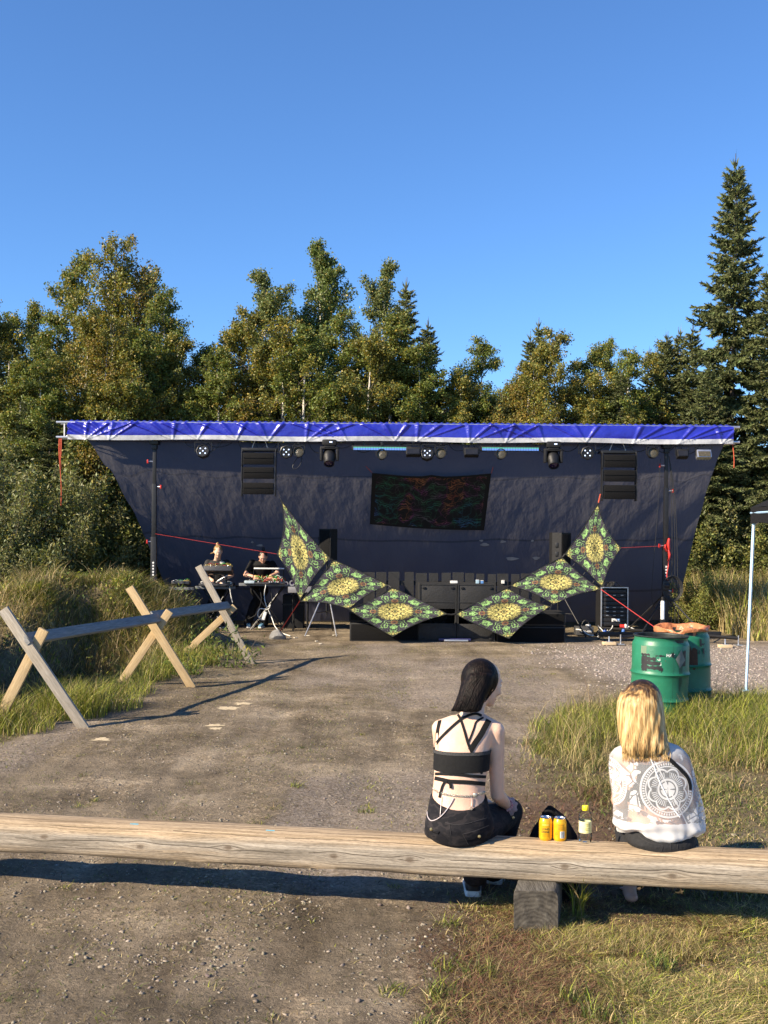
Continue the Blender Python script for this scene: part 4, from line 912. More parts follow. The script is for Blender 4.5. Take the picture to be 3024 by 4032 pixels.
def gear(name, x0, x1, y0, y1, ydep, dpt, label, mat, nk, lift=0, tilt=0, hang_=0):
    a, b_ = cj(x0, y0, ydep), cj(x1, y1, ydep); c = (a+b_)/2; w = b_.x-a.x; h = a.z-b_.z; t = thing(name, label, 'synthesizer', (c.x, c.y, b_.z)); rot = Matrix.Rotation(R(tilt), 3, 'X')
    MB().box(c, (w, dpt, h), rot, .006).build('case', mat, t); rr = random.Random(x0)
    for i in range(nk):
        q = c+rot @ Vector((rr.uniform(-w*.46, w*.46), rr.uniform(-dpt*.42, dpt*.42), h/2+.004)); MB().lathe([(0, .016), (.008, .016), (.010, -.004)], 8, q, rot).build('knob', random.Random(i).choice([black, alu, whitepaint]), t)
    return t, c, w, h
def wires(label, x0, x1, y, ydep, n_, cols, seed, hh=.12, dpt=.3):
    a, b_ = cj(x0, y, ydep), cj(x1, y, ydep); t = thing('patch_cables', label, 'cable', (a+b_)/2); rr = random.Random(seed)
    for i in range(n_):
        p = a.lerp(b_, rr.random())+Vector((0, rr.uniform(0, dpt), 0)); q = a.lerp(b_, rr.random())+Vector((0, rr.uniform(0, dpt), 0)); q = p+(q-p).normalized()*min((q-p).length, rr.uniform(.08, .3)); k = rr.uniform(.3, 1)*hh
        MB().tube(bez(p, p+Vector((rr.uniform(-.08, .08), -.05, k)), q+Vector((rr.uniform(-.08, .08), -.05, k)), q, 8), .006, 5).build('lead', rr.choice(cols), t)
# light haired musician: keyboard rack
gear('synth_case', 530, 805, 395, 450, 20.75, .32, 'black synthesizer case raised on a stand before the light-haired musician', panelm, 14, tilt=-18)
o = thing('keyboard_stand', 'black two-post stand holding the raised synthesizer case', 'stand', cj(660, 590, 20.9)); 
for x in (560, 620, 745): MB().tube([cj(x, 590, 20.85), cj(x, 450, 20.85)], .012, 6).build('post', blackm, o)
MB().box((cj(660, 452, 20.85)), (.9*.4, .25, .012)).build('shelf', blackm, o)
wires('red and yellow patch leads on the raised synthesizer case', 515, 795, 392, 20.65, 34, [reds, ylw, ylw, greens, cable], 1, .10, .25)
gear('keyboard_deck', 480, 820, 552, 578, 20.95, .32, 'flat control deck lying on the light-haired musicians table', panelm, 22)
wires('leads scattered over the light-haired musicians table', 450, 800, 560, 20.92, 18, [reds, white_cable, cable, greens], 2, .07)
MB_ = MB().tube([cj(655, 530, 20.7), cj(760, 470, 20.7)], .012, 6); tag(MB_.build('desk_lamp_arm', alu), 'thin pale lamp arm leaning over the keyboard deck', 'lamp arm')
gear('green_box', 200, 380, 535, 568, 21.05, .22, 'low black box with green lights on the small table', panelm, 9, tilt=-10); wires('green leads lying on the box by the tower', 175, 380, 545, 21.0, 14, [greens, greens, ylw, white_cable], 3, .10, .2)
MB().tube
# bun haired musician
gear('mixer_deck', 930, 1340, 540, 560, 20.78, .34, 'flat modular deck buried in wires before the bun-haired musician', panelm, 30)
wires('red, green and white patch leads heaped on the bun-haired musicians table', 980, 1340, 540, 20.75, 60, [reds, reds, greens, white_cable, ylw, cable], 5, .17, .34)
fr_, fc, fw, fh2 = gear('lit_frame', 1020, 1325, 396, 412, 20.72, .03, 'thin pale lit bar standing over the patch leads', whitepaint, 0)
for x in (1022, 1322): MB().tube([cj(x, 405, 20.72), cj(x-15, 540, 20.78)], .009, 6).build('post', blackm, fr_)
gear('sampler', 930, 1030, 525, 552, 20.7, .2, 'pale blue sampler box at the front of the wire-covered table', pmat('pale_blue', (.45, .55, .62), rough=.4), 6)
for x, y, r_ in ((1345, 555, .04), (1405, 550, .055)):
    p = cj(x, y, 20.68); o = thing('jack_panel_disc', ('small' if r_ < .05 else 'large')+' round socket ring on the end of the table rail', 'socket', p); rot = Matrix.Rotation(R(90), 3, 'X'); MB().lathe([(r_*.55, -.01), (r_*.6, .015), (r_, .015), (r_, -.01)], 18, p, rot).build('ring', pmat('ring_grey', (.25, .25, .28), rough=.4), o); MB().lathe([(0, .0), (r_*.55, .0)], 18, p, rot).build('disc', lens_p, o)
gcase = gear('grey_case', 1370, 1600, 585, 645, 20.72, .3, 'shallow grey equipment case at the table end behind the sail', pmat('case_grey', (.22, .22, .24), rough=.5), 0)
# white mains cable looping to the ground
wcb = thing('white_extension_lead', 'white extension lead looped under the table and trailing over the gravel', 'cable', cj(1120, 930, 20.5))
pts = [cj(x, y, Yd) for x, y, Yd in ((1140, 570, 20.6), (1125, 680, 20.55), (1150, 790, 20.5), (1185, 770, 20.45), (1160, 815, 20.45), (1080, 810, 20.45), (1060, 880, 20.45), (1110, 930, 20.45))]
MB().tube(catmull(pts), .009, 6).build('loop', white_cable, wcb)
MB().box(cj(1125, 880, 20.42), (.06, .04, .16), Matrix.Rotation(.3, 3, 'Y'), .01).build('socket_strip', whitepaint, wcb)
q1 = G(600+1300/2.552, 2080+1050/2.552, .02); q2 = G(600+1385/2.552, 2080+1082/2.552, .02)
MB().tube(catmull([cj(1165, 820, 20.45), cj(1200, 900, 20.45), cj(1235, 990, 20.3), q1, q2]), .009, 6).build('tail', white_cable, wcb)
for sx_, sy_ in ((1075, 600), (1180, 600)):
    MB().tube(catmull([cj(sx_, sy_, 20.8), cj(sx_+20, 720, 20.7), cj(sx_-30, 860, 20.7), cj(sx_-110, 910, 20.8)]), .008, 5).build('black_lead', cable, wcb)
MB().tube(catmull([cj(775, 560, 20.85), cj(785, 660, 20.8), cj(805, 745, 20.75)]), .008, 5).build('grey_lead', white_cable, wcb)
bk = MB().box(cj(1420, 900, 21.6), (.42, .4, .95), bev=.02).build('case_body', black); bk.name = 'tall_flight_case'; bk.location; tag(bk, 'tall black flight case standing in the shade behind the red strap', 'flight case')
MB().box(cj(1420, 760, 21.6)+Vector((0, -.2, 0)), (.44, .015, .03)).build('edge_strip', blackm, bk)
for i, (px, py, s) in enumerate([(1208, 2504, .1), (1165, 2512, .07), (1320, 2502, .14), (1262, 2536, .08), (1246, 2526, .05), (1120, 2498, .06)]):
    q = G(px, py); tag(MB().box(q+Vector((0, 0, .008)), (s, .045, .012), Matrix.Rotation(i*.5, 3, 'Z')).build('wood_scrap', pmat('pale_scrap%d' % i, (.6, .55, .45), (.45, .40, .32), scale=8, rough=.8)), 'pale splinter of wood lying on the gravel by the tripod', 'wood scrap', 'wood scraps on the gravel')
sawm = pmat('sawdust', (.55, .45, .29), (.40, .32, .20), scale=40, rough=.95)
for i, (px, py, s) in enumerate([(900, 2793, .24), (960, 2776, .22), (845, 2862, .17), (850, 2874, .14), (400, 2913, .18)]):
    q = G(px, py); rr = random.Random(i); k = 26; m_ = MB(); e = []
    for j in range(k):
        a = 2*math.pi*j/k; f = .55+.6*rr.random(); x, y = q.x+s*.55*math.cos(a)*f, q.y+s*.42*math.sin(a)*f; e.append(Vector((x, y, ga(x, y)+.003)))
    m_.v = [Vector((q.x, q.y, ga(q.x, q.y)+.007))]+e; m_.f = [[0, j+1, (j+1) % k+1] for j in range(k)]
    tag(m_.build('sawdust_patch', sawm), 'thin pale sawdust streak on the dirt beside the barrier', 'sawdust', 'sawdust streaks on the dirt')
# ================================================================ log bench
def wood(name, c1, c2, c3, scale=3.0, stretch=(1, 14, 14), rough=.8, axis=0, bump=.5, ring=False, attr=None):
    m = bpy.data.materials.new(name); n, l = nodes_of(m); nt = m.node_tree; b = n['Principled BSDF']; b.inputs['Roughness'].default_value = rough; b.inputs['Specular IOR Level'].default_value = .2
    tc = N(nt, 'ShaderNodeTexCoord'); mp = N(nt, 'ShaderNodeMapping'); mp.inputs['Scale'].default_value = stretch; l.new(tc.outputs['Object'], mp.inputs[0])
    n0 = N(nt, 'ShaderNodeTexNoise'); n0.inputs['Scale'].default_value = scale; n0.inputs['Detail'].default_value = 8; n0.inputs['Roughness'].default_value = .65; l.new(mp.outputs[0], n0.inputs['Vector'])
    n1 = N(nt, 'ShaderNodeTexNoise'); n1.inputs['Scale'].default_value = scale*4; n1.inputs['Detail'].default_value = 5; l.new(mp.outputs[0], n1.inputs['Vector'])
    nb = N(nt, 'ShaderNodeTexNoise'); nb.inputs['Scale'].default_value = 1.6; nb.inputs['Detail'].default_value = 5; l.new(tc.outputs['Object'], nb.inputs['Vector'])
    g = ramp(nt, n0.outputs['Fac'], [(.28, c3), (.45, c2), (.62, c1)])
    g = mixc(nt, mth(nt, 'MULTIPLY', n1.outputs['Fac'], .55), g, ramp(nt, n1.outputs['Fac'], [(.35, c3), (.6, c1)]))
    wv = mixc(nt, ramp(nt, nb.outputs['Fac'], [(.42, (0, 0, 0)), (.6, (.8, .8, .8))]), g, mixc(nt, 1.0, g, (.86, .93, 1.06), 'MULTIPLY'))
    l.new(wv, b.inputs['Base Color'])
    bp = N(nt, 'ShaderNodeBump'); bp.inputs['Strength'].default_value = bump; bp.inputs['Distance'].default_value = .012
    l.new(mth(nt, 'ADD', n0.outputs['Fac'], mth(nt, 'MULTIPLY', n1.outputs['Fac'], .5)), bp.inputs['Height']); l.new(bp.outputs[0], b.inputs['Normal'])
    return m
# the beam: squared log, its ends outside the frame; material with long grain, cracks and knots
bl, br = P(-420, 3282, 5.72), P(3300, 3445, 5.02)
za, zb = .285, .285
def beam_point(s_): 
    return bl.lerp(br, s_)
Lb = (br-bl).length; bdir = (br-bl).normalized()
br = bl+(br-bl)*1.13; bl.z = .288; br.z = .288; Lb = (br-bl).length; bdir = (br-bl).normalized(); bn = Vector((bdir.y, -bdir.x, 0)).normalized()   # bn: towards the camera
if bn.y > 0: bn = -bn
bx_rot = Matrix((bdir, -bn, Vector((0, 0, 1)))).transposed()
beam_mat = bpy.data.materials.new('weathered_log'); n, l = nodes_of(beam_mat); nt = beam_mat.node_tree; b = n['Principled BSDF']; b.inputs['Roughness'].default_value = .82; b.inputs['Specular IOR Level'].default_value = .2
uvn = N(nt, 'ShaderNodeUVMap'); sx = N(nt, 'ShaderNodeSeparateXYZ'); l.new(uvn.outputs[0], sx.inputs[0])    # x metres along, y metres round
KN = [(.90, .225), (1.42, .25), (1.88, .235), (2.42, .25), (2.80, .245), (3.55, .24), (4.55, .225), (.25, .23), (4.05, .26)]
dist = None; warp = None
for kx, ky in KN:
    dx = mth(nt, 'MULTIPLY', mth(nt, 'SUBTRACT', sx.outputs[0], kx), .62); dy = mth(nt, 'SUBTRACT', sx.outputs[1], ky)
    d = mth(nt, 'SQRT', mth(nt, 'ADD', mth(nt, 'MULTIPLY', dx, dx), mth(nt, 'MULTIPLY', dy, dy)))
    dist = d if dist is None else mth(nt, 'MINIMUM', dist, d)
    w = mth(nt, 'MULTIPLY', mth(nt, 'EXPONENT', mth(nt, 'MULTIPLY', mth(nt, 'MULTIPLY', d, d), -700.0)), mth(nt, 'SIGN', dy))
    warp = w if warp is None else mth(nt, 'ADD', warp, w)
yy_ = mth(nt, 'ADD', sx.outputs[1], mth(nt, 'MULTIPLY', warp, -.014))
cv = N(nt, 'ShaderNodeCombineXYZ'); l.new(sx.outputs[0], cv.inputs[0]); l.new(yy_, cv.inputs[1])
def gn(sx_, sy_, det=7, ro=.65):
    mp = N(nt, 'ShaderNodeMapping'); mp.inputs['Scale'].default_value = (sx_, sy_, 1); l.new(cv.outputs[0], mp.inputs[0]); q = N(nt, 'ShaderNodeTexNoise'); q.inputs['Scale'].default_value = 1; q.inputs['Detail'].default_value = det; q.inputs['Roughness'].default_value = ro; l.new(mp.outputs[0], q.inputs['Vector']); return q.outputs['Fac']
g1 = gn(1.6, 60, 9, .72); g2 = gn(6, 210, 6); g3 = gn(.8, 9, 4, .55); g4 = gn(30, 260, 4)
col = ramp(nt, g1, [(.30, (.12, .085, .052)), (.43, (.25, .185, .115)), (.55, (.40, .305, .20)), (.70, (.52, .41, .28))])
grey = ramp(nt, g1, [(.30, (.10, .088, .07)), (.45, (.22, .195, .16)), (.62, (.38, .34, .285))])
fm = ramp(nt, mth(nt, 'ADD', sx.outputs[1], mth(nt, 'MULTIPLY', mth(nt, 'SUBTRACT', g3, .5), .16)), [(.165, (0, 0, 0)), (.215, (.92, .92, .92)), (.27, (.8, .8, .8)), (.31, (.25, .25, .25))])
col = mixc(nt, fm, col, grey)
col = mixc(nt, mth(nt, 'MULTIPLY', ramp(nt, g3, [(.56, (0, 0, 0)), (.70, (1, 1, 1))]), .35), col, (.40, .25, .11))
col = mixc(nt, mth(nt, 'MULTIPLY', ramp(nt, g2, [(.30, (1, 1, 1)), (.47, (0, 0, 0))]), .6), col, (.13, .10, .075))
wob = mth(nt, 'MULTIPLY', mth(nt, 'SUBTRACT', gn(1.1, 1.0, 3), .5), .05)
for cy, wd, s0 in ((.062, .0016, 1.3), (.236, .0018, 1.1), (.11, .0013, 2.1), (.275, .0011, 3.1), (.165, .0014, 1.7)):
    cr = mth(nt, 'LESS_THAN', mth(nt, 'ABSOLUTE', mth(nt, 'SUBTRACT', mth(nt, 'ADD', yy_, wob), cy+.0)), wd)
    part = mth(nt, 'GREATER_THAN', gn(s0*.9, 1.0, 2), .42)
    col = mixc(nt, mth(nt, 'MULTIPLY', mth(nt, 'MULTIPLY', cr, part), .9), col, (.045, .034, .026))
dist = mth(nt, 'ADD', dist, mth(nt, 'MULTIPLY', mth(nt, 'SUBTRACT', gn(40, 60, 3), .5), .012))
knot = ramp(nt, dist, [(.0, (.9, .9, .9)), (.009, (.7, .7, .7)), (.016, (0, 0, 0))])
rings = mth(nt, 'MULTIPLY', mth(nt, 'GREATER_THAN', mth(nt, 'SINE', mth(nt, 'MULTIPLY', dist, 900.0)), .45), ramp(nt, dist, [(.012, (.32, .32, .32)), (.03, (.0, .0, .0))]))
col = mixc(nt, rings, col, (.20, .155, .11)); col = mixc(nt, knot, col, (.12, .09, .065))
col = mixc(nt, .75, col, ramp(nt, g4, [(.32, (.50, .48, .46)), (.5, (1, 1, 1)), (.68, (1.25, 1.23, 1.2))]), 'MULTIPLY')
for kx, ky in ((1.36, .115), (2.08, .118)):                 # two dabs of blue paint
    q = mth(nt, 'MULTIPLY', mth(nt, 'LESS_THAN', mth(nt, 'ABSOLUTE', mth(nt, 'SUBTRACT', sx.outputs[0], kx)), .022), mth(nt, 'LESS_THAN', mth(nt, 'ABSOLUTE', mth(nt, 'SUBTRACT', sx.outputs[1], ky)), .005))
    col = mixc(nt, mth(nt, 'MULTIPLY', q, mth(nt, 'GREATER_THAN', g4, .40)), col, (.06, .42, .58))
l.new(col, b.inputs['Base Color'])
bp = N(nt, 'ShaderNodeBump'); bp.inputs['Strength'].default_value = .55; bp.inputs['Distance'].default_value = .006
l.new(mth(nt, 'ADD', mth(nt, 'ADD', g1, mth(nt, 'MULTIPLY', g2, .5)), mth(nt, 'MULTIPLY', g4, .3)), bp.inputs['Height']); l.new(bp.outputs[0], b.inputs['Normal'])
# section (towards camera, up), walked from the back top edge over the front to the bottom
SEC = [(-.105, -.06), (-.105, .035), (-.095, .062), (-.075, .078), (-.045, .083), (-.01, .081), (.03, .076), (.058, .066), (.078, .048), (.088, .026), (.092, 0), (.092, -.035), (.090, -.064), (.083, -.081), (.070, -.089), (.0, -.092), (-.08, -.090), (-.098, -.08)]
NS = 180; rings_ = []; per = [0]
for i in range(len(SEC)-1): per.append(per[-1]+math.hypot(SEC[i+1][0]-SEC[i][0], SEC[i+1][1]-SEC[i][1]))
p0 = per[3]
for k in range(NS+1):
    s_ = k/NS; c = bl.lerp(br, s_); sc = .97+.05*s_+.015*math.sin(s_*23)
    rings_.append([c+bn*(a*sc+.003*math.sin(s_*60+i))+Vector((0, 0, b_*sc+.0022*math.sin(s_*47+i*1.7))) for i, (a, b_) in enumerate(SEC)])
lb_ = thing('log_bench', 'long weathered squared log laid as a low bench', 'bench', bl.lerp(br, .5)); lb_.location.z = 0
bm_o = MB().loft(rings_); bo = bm_o.build('beam', beam_mat, lb_, 50); me = bo.data; uvl = me.uv_layers.new(name='UVMap')
mm = np.array([(s_*Lb/NS, per[i]-p0+.02) for s_ in range(NS+1) for i in range(len(SEC))], np.float32)
li = np.zeros(len(me.loops), np.int32); me.loops.foreach_get('vertex_index', li); uvl.data.foreach_set('uv', mm[li].ravel())
def beam_top(px, across=-.02):
    """point on the top of the beam under a photo column; across: towards the camera"""
    best = None
    for k in range(401):
        p = bl.lerp(br, k/400)+bn*across; q = px_of(p)
        if best is None or abs(q[0]-px) < best[0]: best = (abs(q[0]-px), p)
    p = best[1].copy(); p.z = .288+.080; return p
def px_of(p):
    u = p.x/p.y*FPX; w = (CAMH-p.z)/p.y*FPX; c, s = math.cos(ROLL), math.sin(ROLL)
    return PX+u*c-w*s, PY+u*s+w*c
# support log, end grain to the camera
c55 = lambda x, y, Y: P(1980+x/3.19, 3350+y/3.19, Y)
endg = bpy.data.materials.new('end_grain'); n, l = nodes_of(endg); nt = endg.node_tree; b = n['Principled BSDF']; b.inputs['Roughness'].default_value = .9
tc = N(nt, 'ShaderNodeTexCoord'); wv = N(nt, 'ShaderNodeTexWave', wave_type='RINGS', rings_direction='Y'); wv.inputs['Scale'].default_value = 16; wv.inputs['Distortion'].default_value = 5.0; wv.inputs['Detail'].default_value = 3; wv.inputs['Detail Scale'].default_value = 2
l.new(tc.outputs['Object'], wv.inputs['Vector']); nz = N(nt, 'ShaderNodeTexNoise'); nz.inputs['Scale'].default_value = 26; nz.inputs['Detail'].default_value = 8; l.new(tc.outputs['Object'], nz.inputs['Vector'])
c_ = mixc(nt, .30, ramp(nt, nz.outputs['Fac'], [(.3, (.024, .019, .014)), (.55, (.07, .06, .046)), (.7, (.15, .132, .105))]), ramp(nt, wv.outputs['Fac'], [(.2, (.04, .034, .027)), (.8, (.12, .106, .086))])); l.new(c_, b.inputs['Base Color'])
bp = N(nt, 'ShaderNodeBump'); bp.inputs['Strength'].default_value = .8; bp.inputs['Distance'].default_value = .01; l.new(nz.outputs['Fac'], bp.inputs['Height']); l.new(bp.outputs[0], b.inputs['Normal'])
barkw = wood('old_grey_wood', (.17, .155, .13), (.095, .085, .07), (.04, .035, .028), 4, (14, 1, 14))
YL = 5.0; zg = ga(1.05, 5.0)-.06
f2 = [(140, 900), (140, 560), (165, 500), (210, 470), (290, 452), (430, 456), (580, 475), (650, 520), (690, 590), (692, 940)]
F = catmull([c55(x, y, YL) for x, y in f2], 3); F[0].z = zg; F[-1].z = zg
zt_ = .288-.088
Fb = []
for p in F:
    q = p.copy(); q.z = min(q.z, zt_); Fb.append(q)
sg = thing('support_log', 'short grey support log with cracked end grain under the bench', 'log', (Fb[0].x+.09, YL+.2, 0))
# the end face is one mesh, the body another
cpt = sum(Fb, Vector())/len(Fb); m_ = MB(); m_.v = [cpt.copy()]+Fb+[p+Vector((0, .008, 0)) for p in Fb]; k = len(Fb)
for i in range(k-1): m_.f.append([0, i+1, i+2]); 
m_.f.append([0, k, 1])
for i in range(k-1): m_.f.append([i+1, i+1+k, i+2+k, i+2])
eo = m_.build('end_face', endg, sg, 40)
MB().loft([[p+Vector((.0, .008, 0)) for p in Fb], [p+Vector((.028, .12, 0)) for p in Fb], [p+Vector((.09, .42, 0)) for p in Fb]]).build('body', barkw, sg, 40)
for dx, lb in ((-3.45, 'short support log under the far end of the bench, away from both people'), (1.42, 'short support log under the bench end beside the blond person')):
    o = copy_tree(sg); o['label'] = lb; q = bl.lerp(br, (sg.location.x+dx-bl.x)/(br.x-bl.x)); o.location = (sg.location.x+dx, q.y+.02, 0)
# ================================================================ cans, bottle, bag
can_y = bpy.data.materials.new('yellow_can_paint'); n, l = nodes_of(can_y); nt = can_y.node_tree; b = n['Principled BSDF']; b.inputs['Metallic'].default_value = .35; b.inputs['Roughness'].default_value = .28
tc = N(nt, 'ShaderNodeTexCoord'); nz = N(nt, 'ShaderNodeTexNoise'); nz.inputs['Scale'].default_value = 60; l.new(tc.outputs['Object'], nz.inputs['Vector']); l.new(ramp(nt, nz.outputs['Fac'], [(.3, (.78, .40, .015)), (.7, (.88, .48, .02))]), b.inputs['Base Color'])
can_alu = pmat('can_aluminium', (.82, .82, .83), (.7, .7, .72), scale=30, rough=.22, metal=1.0)
ink = pmat('dark_ink', (.10, .085, .03), (.08, .06, .02), scale=50, rough=.4); wht = pmat('white_ink', (.85, .85, .80), (.8, .8, .75), scale=50, rough=.5); orn = pmat('orange_ink', (.62, .24, .01), (.52, .18, .01), scale=50, rough=.4)
def bend(me, r, z, ang0):
    """wrap a flat text mesh (x right, y up) round a can of radius r; faces -Y"""
    for v in me.vertices:
        a = v.co.x/r+ang0; zz = v.co.y+z; rr = r+.0004+v.co.z; v.co = Vector((math.sin(a)*rr, -math.cos(a)*rr, zz))
    return me
def strip(r, a0, a1, z0, z1, name, mat, parent, n_=8):
    g = [[Vector((math.sin(a0+(a1-a0)*i/n_)*(r+.0004), -math.cos(a0+(a1-a0)*i/n_)*(r+.0004), z)) for i in range(n_+1)] for z in (z0, z1)]
    m = MB(); m.grid(g); me = m.mesh(name, Vector((0, 0, 0)), 180); return link(name, me, mat, parent)
def can(px, label, yaw, back=False):
    p = beam_top(px, -.035); t = thing('drink_can', label, 'drink can', p, None); t.rotation_euler = (0, 0, yaw)
    r = .033; H = .1155
    link('body', MB().lathe([(.0, .004), (.022, .004), (.024, .0), (.0265, .002), (.0318, .012), (r, .018), (r, .090), (.0322, .094), (.0272, .109), (.0262, .1105)], 40).mesh('can_body', Vector(), 60), can_y, t)
    link('lid', MB().lathe([(.0262, .1105), (.0270, .1125), (.0272, .1150), (.0262, .1155), (.0250, .1148), (.0240, .1105), (.0225, .1105), (.0, .1118)], 40).mesh('can_lid', Vector(), 60), can_alu, t)
    link('pull_tab', MB().box((0, .006, .1135), (.014, .022, .0012), bev=.0004).mesh('tab', Vector(), 40), can_alu, t)
    if not back:
        for tx_, sz, z, mt, bd_ in (('LONG', .0135, .062, ink, .0004), ('DRINK', .0135, .048, ink, .0004)):
            link('lettering', bend(text_mesh(tx_, sz, 'lettering', 0, bd_), r, z, -.05), mt, t)
        strip(r, -.65, .6, .0735, .0745, 'ink_line', orn, t); strip(r, -.55, .5, .079, .087, 'pale_print', pmat('pale_print', (.80, .56, .10), (.70, .44, .05), scale=260, rough=.4), t)
        for z in (.026, .031, .036): strip(r, -.5, .5, z, z+.0016, 'small_print', orn, t)
    else:
        strip(r, -.18, .52, .022, .054, 'barcode_field', wht, t)
        for i in range(9): strip(r+.0003, -.10, .45, .0245+i*.0032, .0245+i*.0032+(.0016 if i % 2 else .0022), 'barcode_bar', pmat('grey_ink', (.12, .13, .15), scale=50, rough=.5) if i == 0 else bpy.data.materials['grey_ink'], t, 4)
        strip(r, -.62, .55, .060, .092, 'print_panel', pmat('amber_print', (.66, .30, .012), (.74, .37, .015), scale=200, rough=.4), t)
        for z in (.064, .070, .076, .083): strip(r+.0003, -.5, .4, z, z+.0014, 'small_print', ink, t)
        o = text_mesh('O', .016, 'stamp', 0, .0005); link('stamp', bend(o, r, .041, -.75), orn, t)
    return t
can(2151, 'yellow long drink can showing its name, beside the barcode can', R(-8)); can(2207, 'yellow long drink can turned to show its barcode', R(4), True)
p = beam_top(2302, -.028); bt = thing('water_bottle', 'clear plastic water bottle with yellow cap on the log bench', 'bottle', p)
def clearmat(name, tint, f0):
    m = bpy.data.materials.new(name); n, l = nodes_of(m); nt = m.node_tree; n.remove(n['Principled BSDF'])
    tp = N(nt, 'ShaderNodeBsdfTransparent'); tp.inputs[0].default_value = (*tint, 1); gl = N(nt, 'ShaderNodeBsdfGlossy'); gl.inputs['Roughness'].default_value = .06
    tcn = N(nt, 'ShaderNodeTexCoord'); nz = N(nt, 'ShaderNodeTexNoise'); nz.inputs['Scale'].default_value = 55; l.new(tcn.outputs['Object'], nz.inputs['Vector']); bp = N(nt, 'ShaderNodeBump'); bp.inputs['Strength'].default_value = .5; bp.inputs['Distance'].default_value = .006; l.new(nz.outputs['Fac'], bp.inputs['Height']); l.new(bp.outputs[0], gl.inputs['Normal'])
    lw = N(nt, 'ShaderNodeLayerWeight'); lw.inputs['Blend'].default_value = f0; l.new(bp.outputs[0], lw.inputs['Normal']); ms = N(nt, 'ShaderNodeMixShader'); l.new(lw.outputs['Fresnel'], ms.inputs[0]); l.new(tp.outputs[0], ms.inputs[1]); l.new(gl.outputs[0], ms.inputs[2]); l.new(ms.outputs[0], n['Material Output'].inputs[0]); return m
pet = bpy.data.materials.new('clear_plastic'); n, l = nodes_of(pet); b = n['Principled BSDF']; b.inputs['Transmission Weight'].default_value = 1; b.inputs['Roughness'].default_value = .03; b.inputs['IOR'].default_value = 1.35; b.inputs['Base Color'].default_value = (.95, .98, 1, 1)
tcn = n.new('ShaderNodeTexCoord'); nzn = n.new('ShaderNodeTexNoise'); nzn.inputs['Scale'].default_value = 45; l.new(tcn.outputs['Object'], nzn.inputs['Vector']); bpn = n.new('ShaderNodeBump'); bpn.inputs['Strength'].default_value = .15; bpn.inputs['Distance'].default_value = .004; l.new(nzn.outputs['Fac'], bpn.inputs['Height']); l.new(bpn.outputs[0], b.inputs['Normal'])
watm = bpy.data.materials.new('water'); n, l = nodes_of(watm); b = n['Principled BSDF']; b.inputs['Transmission Weight'].default_value = 1; b.inputs['Roughness'].default_value = 0; b.inputs['IOR'].default_value = 1.33
pet = clearmat('clear_shell', (.98, .99, .99), .12); watm = clearmat('clear_water', (.95, .97, .97), .10)
prof = [(.0, .006), (.018, .002), (.026, .0), (.031, .006), (.0325, .02), (.0325, .045), (.0305, .05), (.0305, .11), (.0325, .115), (.0325, .128), (.031, .137), (.026, .149), (.018, .157), (.0135, .162), (.0135, .168)]
def petal(prof_, n_=40):
    rings = []
    for r, z in prof_:
        ring = []
        for j in range(n_):
            a = 2*math.pi*j/n_; rr = r*(1-(.16*max(0, 1-z/.022))*(.5+.5*math.cos(5*a))); ring.append(Vector((rr*math.cos(a), rr*math.sin(a), z)))
        rings.append(ring)
    return rings
link('shell', MB().loft(petal(prof), True, False).mesh('shell', Vector(), 180), pet, bt)
link('water', MB().loft(petal([(max(r-.0012, .0), z+.001) for r, z in prof if z < .118]+[(.0, .122)]), True, False).mesh('water', Vector(), 180), watm, bt)
capm = pmat('yellow_cap', (.85, .68, .02), (.78, .60, .02), scale=60, rough=.4)
caprings = []
for r, z in ((.0, .1805), (.014, .1805), (.0158, .178), (.0158, .160), (.0150, .158)): caprings.append([Vector((r*(1+(.03 if (j % 2 and z < .178) else 0))*math.cos(2*math.pi*j/48), r*(1+(.03 if (j % 2 and z < .178) else 0))*math.sin(2*math.pi*j/48), z)) for j in range(48)])
link('cap', MB().loft(caprings, True, False).mesh('cap', Vector(), 40), capm, bt)
link('label_wrap', MB().lathe([(.0311, .052), (.0311, .108)], 40).mesh('label_wrap', Vector(), 180), pmat('bottle_label', (.74, .70, .42), (.68, .62, .30), scale=60, rough=.5), bt)
strip(.0313, -.3, .75, .056, .102, 'label_panel', pmat('label_yellow', (.66, .60, .16), (.72, .68, .40), scale=120, rough=.5), bt)
for z in (.066, .074, .088, .095): strip(.0316, -.1, .6, z, z+.0022, 'label_print', pmat('olive_ink', (.35, .32, .10), scale=50, rough=.6) if z < .07 else bpy.data.materials['olive_ink'], bt)
# black bag slumped behind the cans
bagm = pmat('black_cloth', (.012, .012, .013), (.008, .008, .009), scale=40, rough=.95, bump=.3, bscale=120, spec=.15)
cb2 = lambda x, y, Y: P(2080+x/5.53, 3140+y/5.53, Y)
apex = cb2(470, 195, 5.48); rings = []
for t, (lx, rx) in ((0, (430, 520)), (.06, (385, 575)), (.14, (345, 640)), (.28, (290, 770)), (.5, (215, 900)), (.72, (110, 980)), (.95, (30, 1070)), (1.3, (10, 1090)), (1.9, (0, 1100))):
    y = 195+t*680; a, b_ = cb2(lx, y, 5.50), cb2(rx, y, 5.50); c = (a+b_)/2; hw = (b_.x-a.x)/2; dp = .012+.085*min(1, t*1.2)
    rings.append([c+Vector((hw*math.cos(2*math.pi*j/28), dp*math.sin(2*math.pi*j/28)*(1+.12*math.sin(5*j+t*6)), .004*math.sin(j*2.1+t*9))) for j in range(28)])
zgr = ga(1.1, 5.5)
for p_ in rings[-1]: p_.z = min(p_.z, zgr+.01)
bg = thing('black_bag', 'limp black cloth bag slumped on the ground behind the cans', 'bag', (rings[-1][0].x-.1, 5.5, zgr)); MB().loft(rings).build('cloth', bagm, bg, 180)
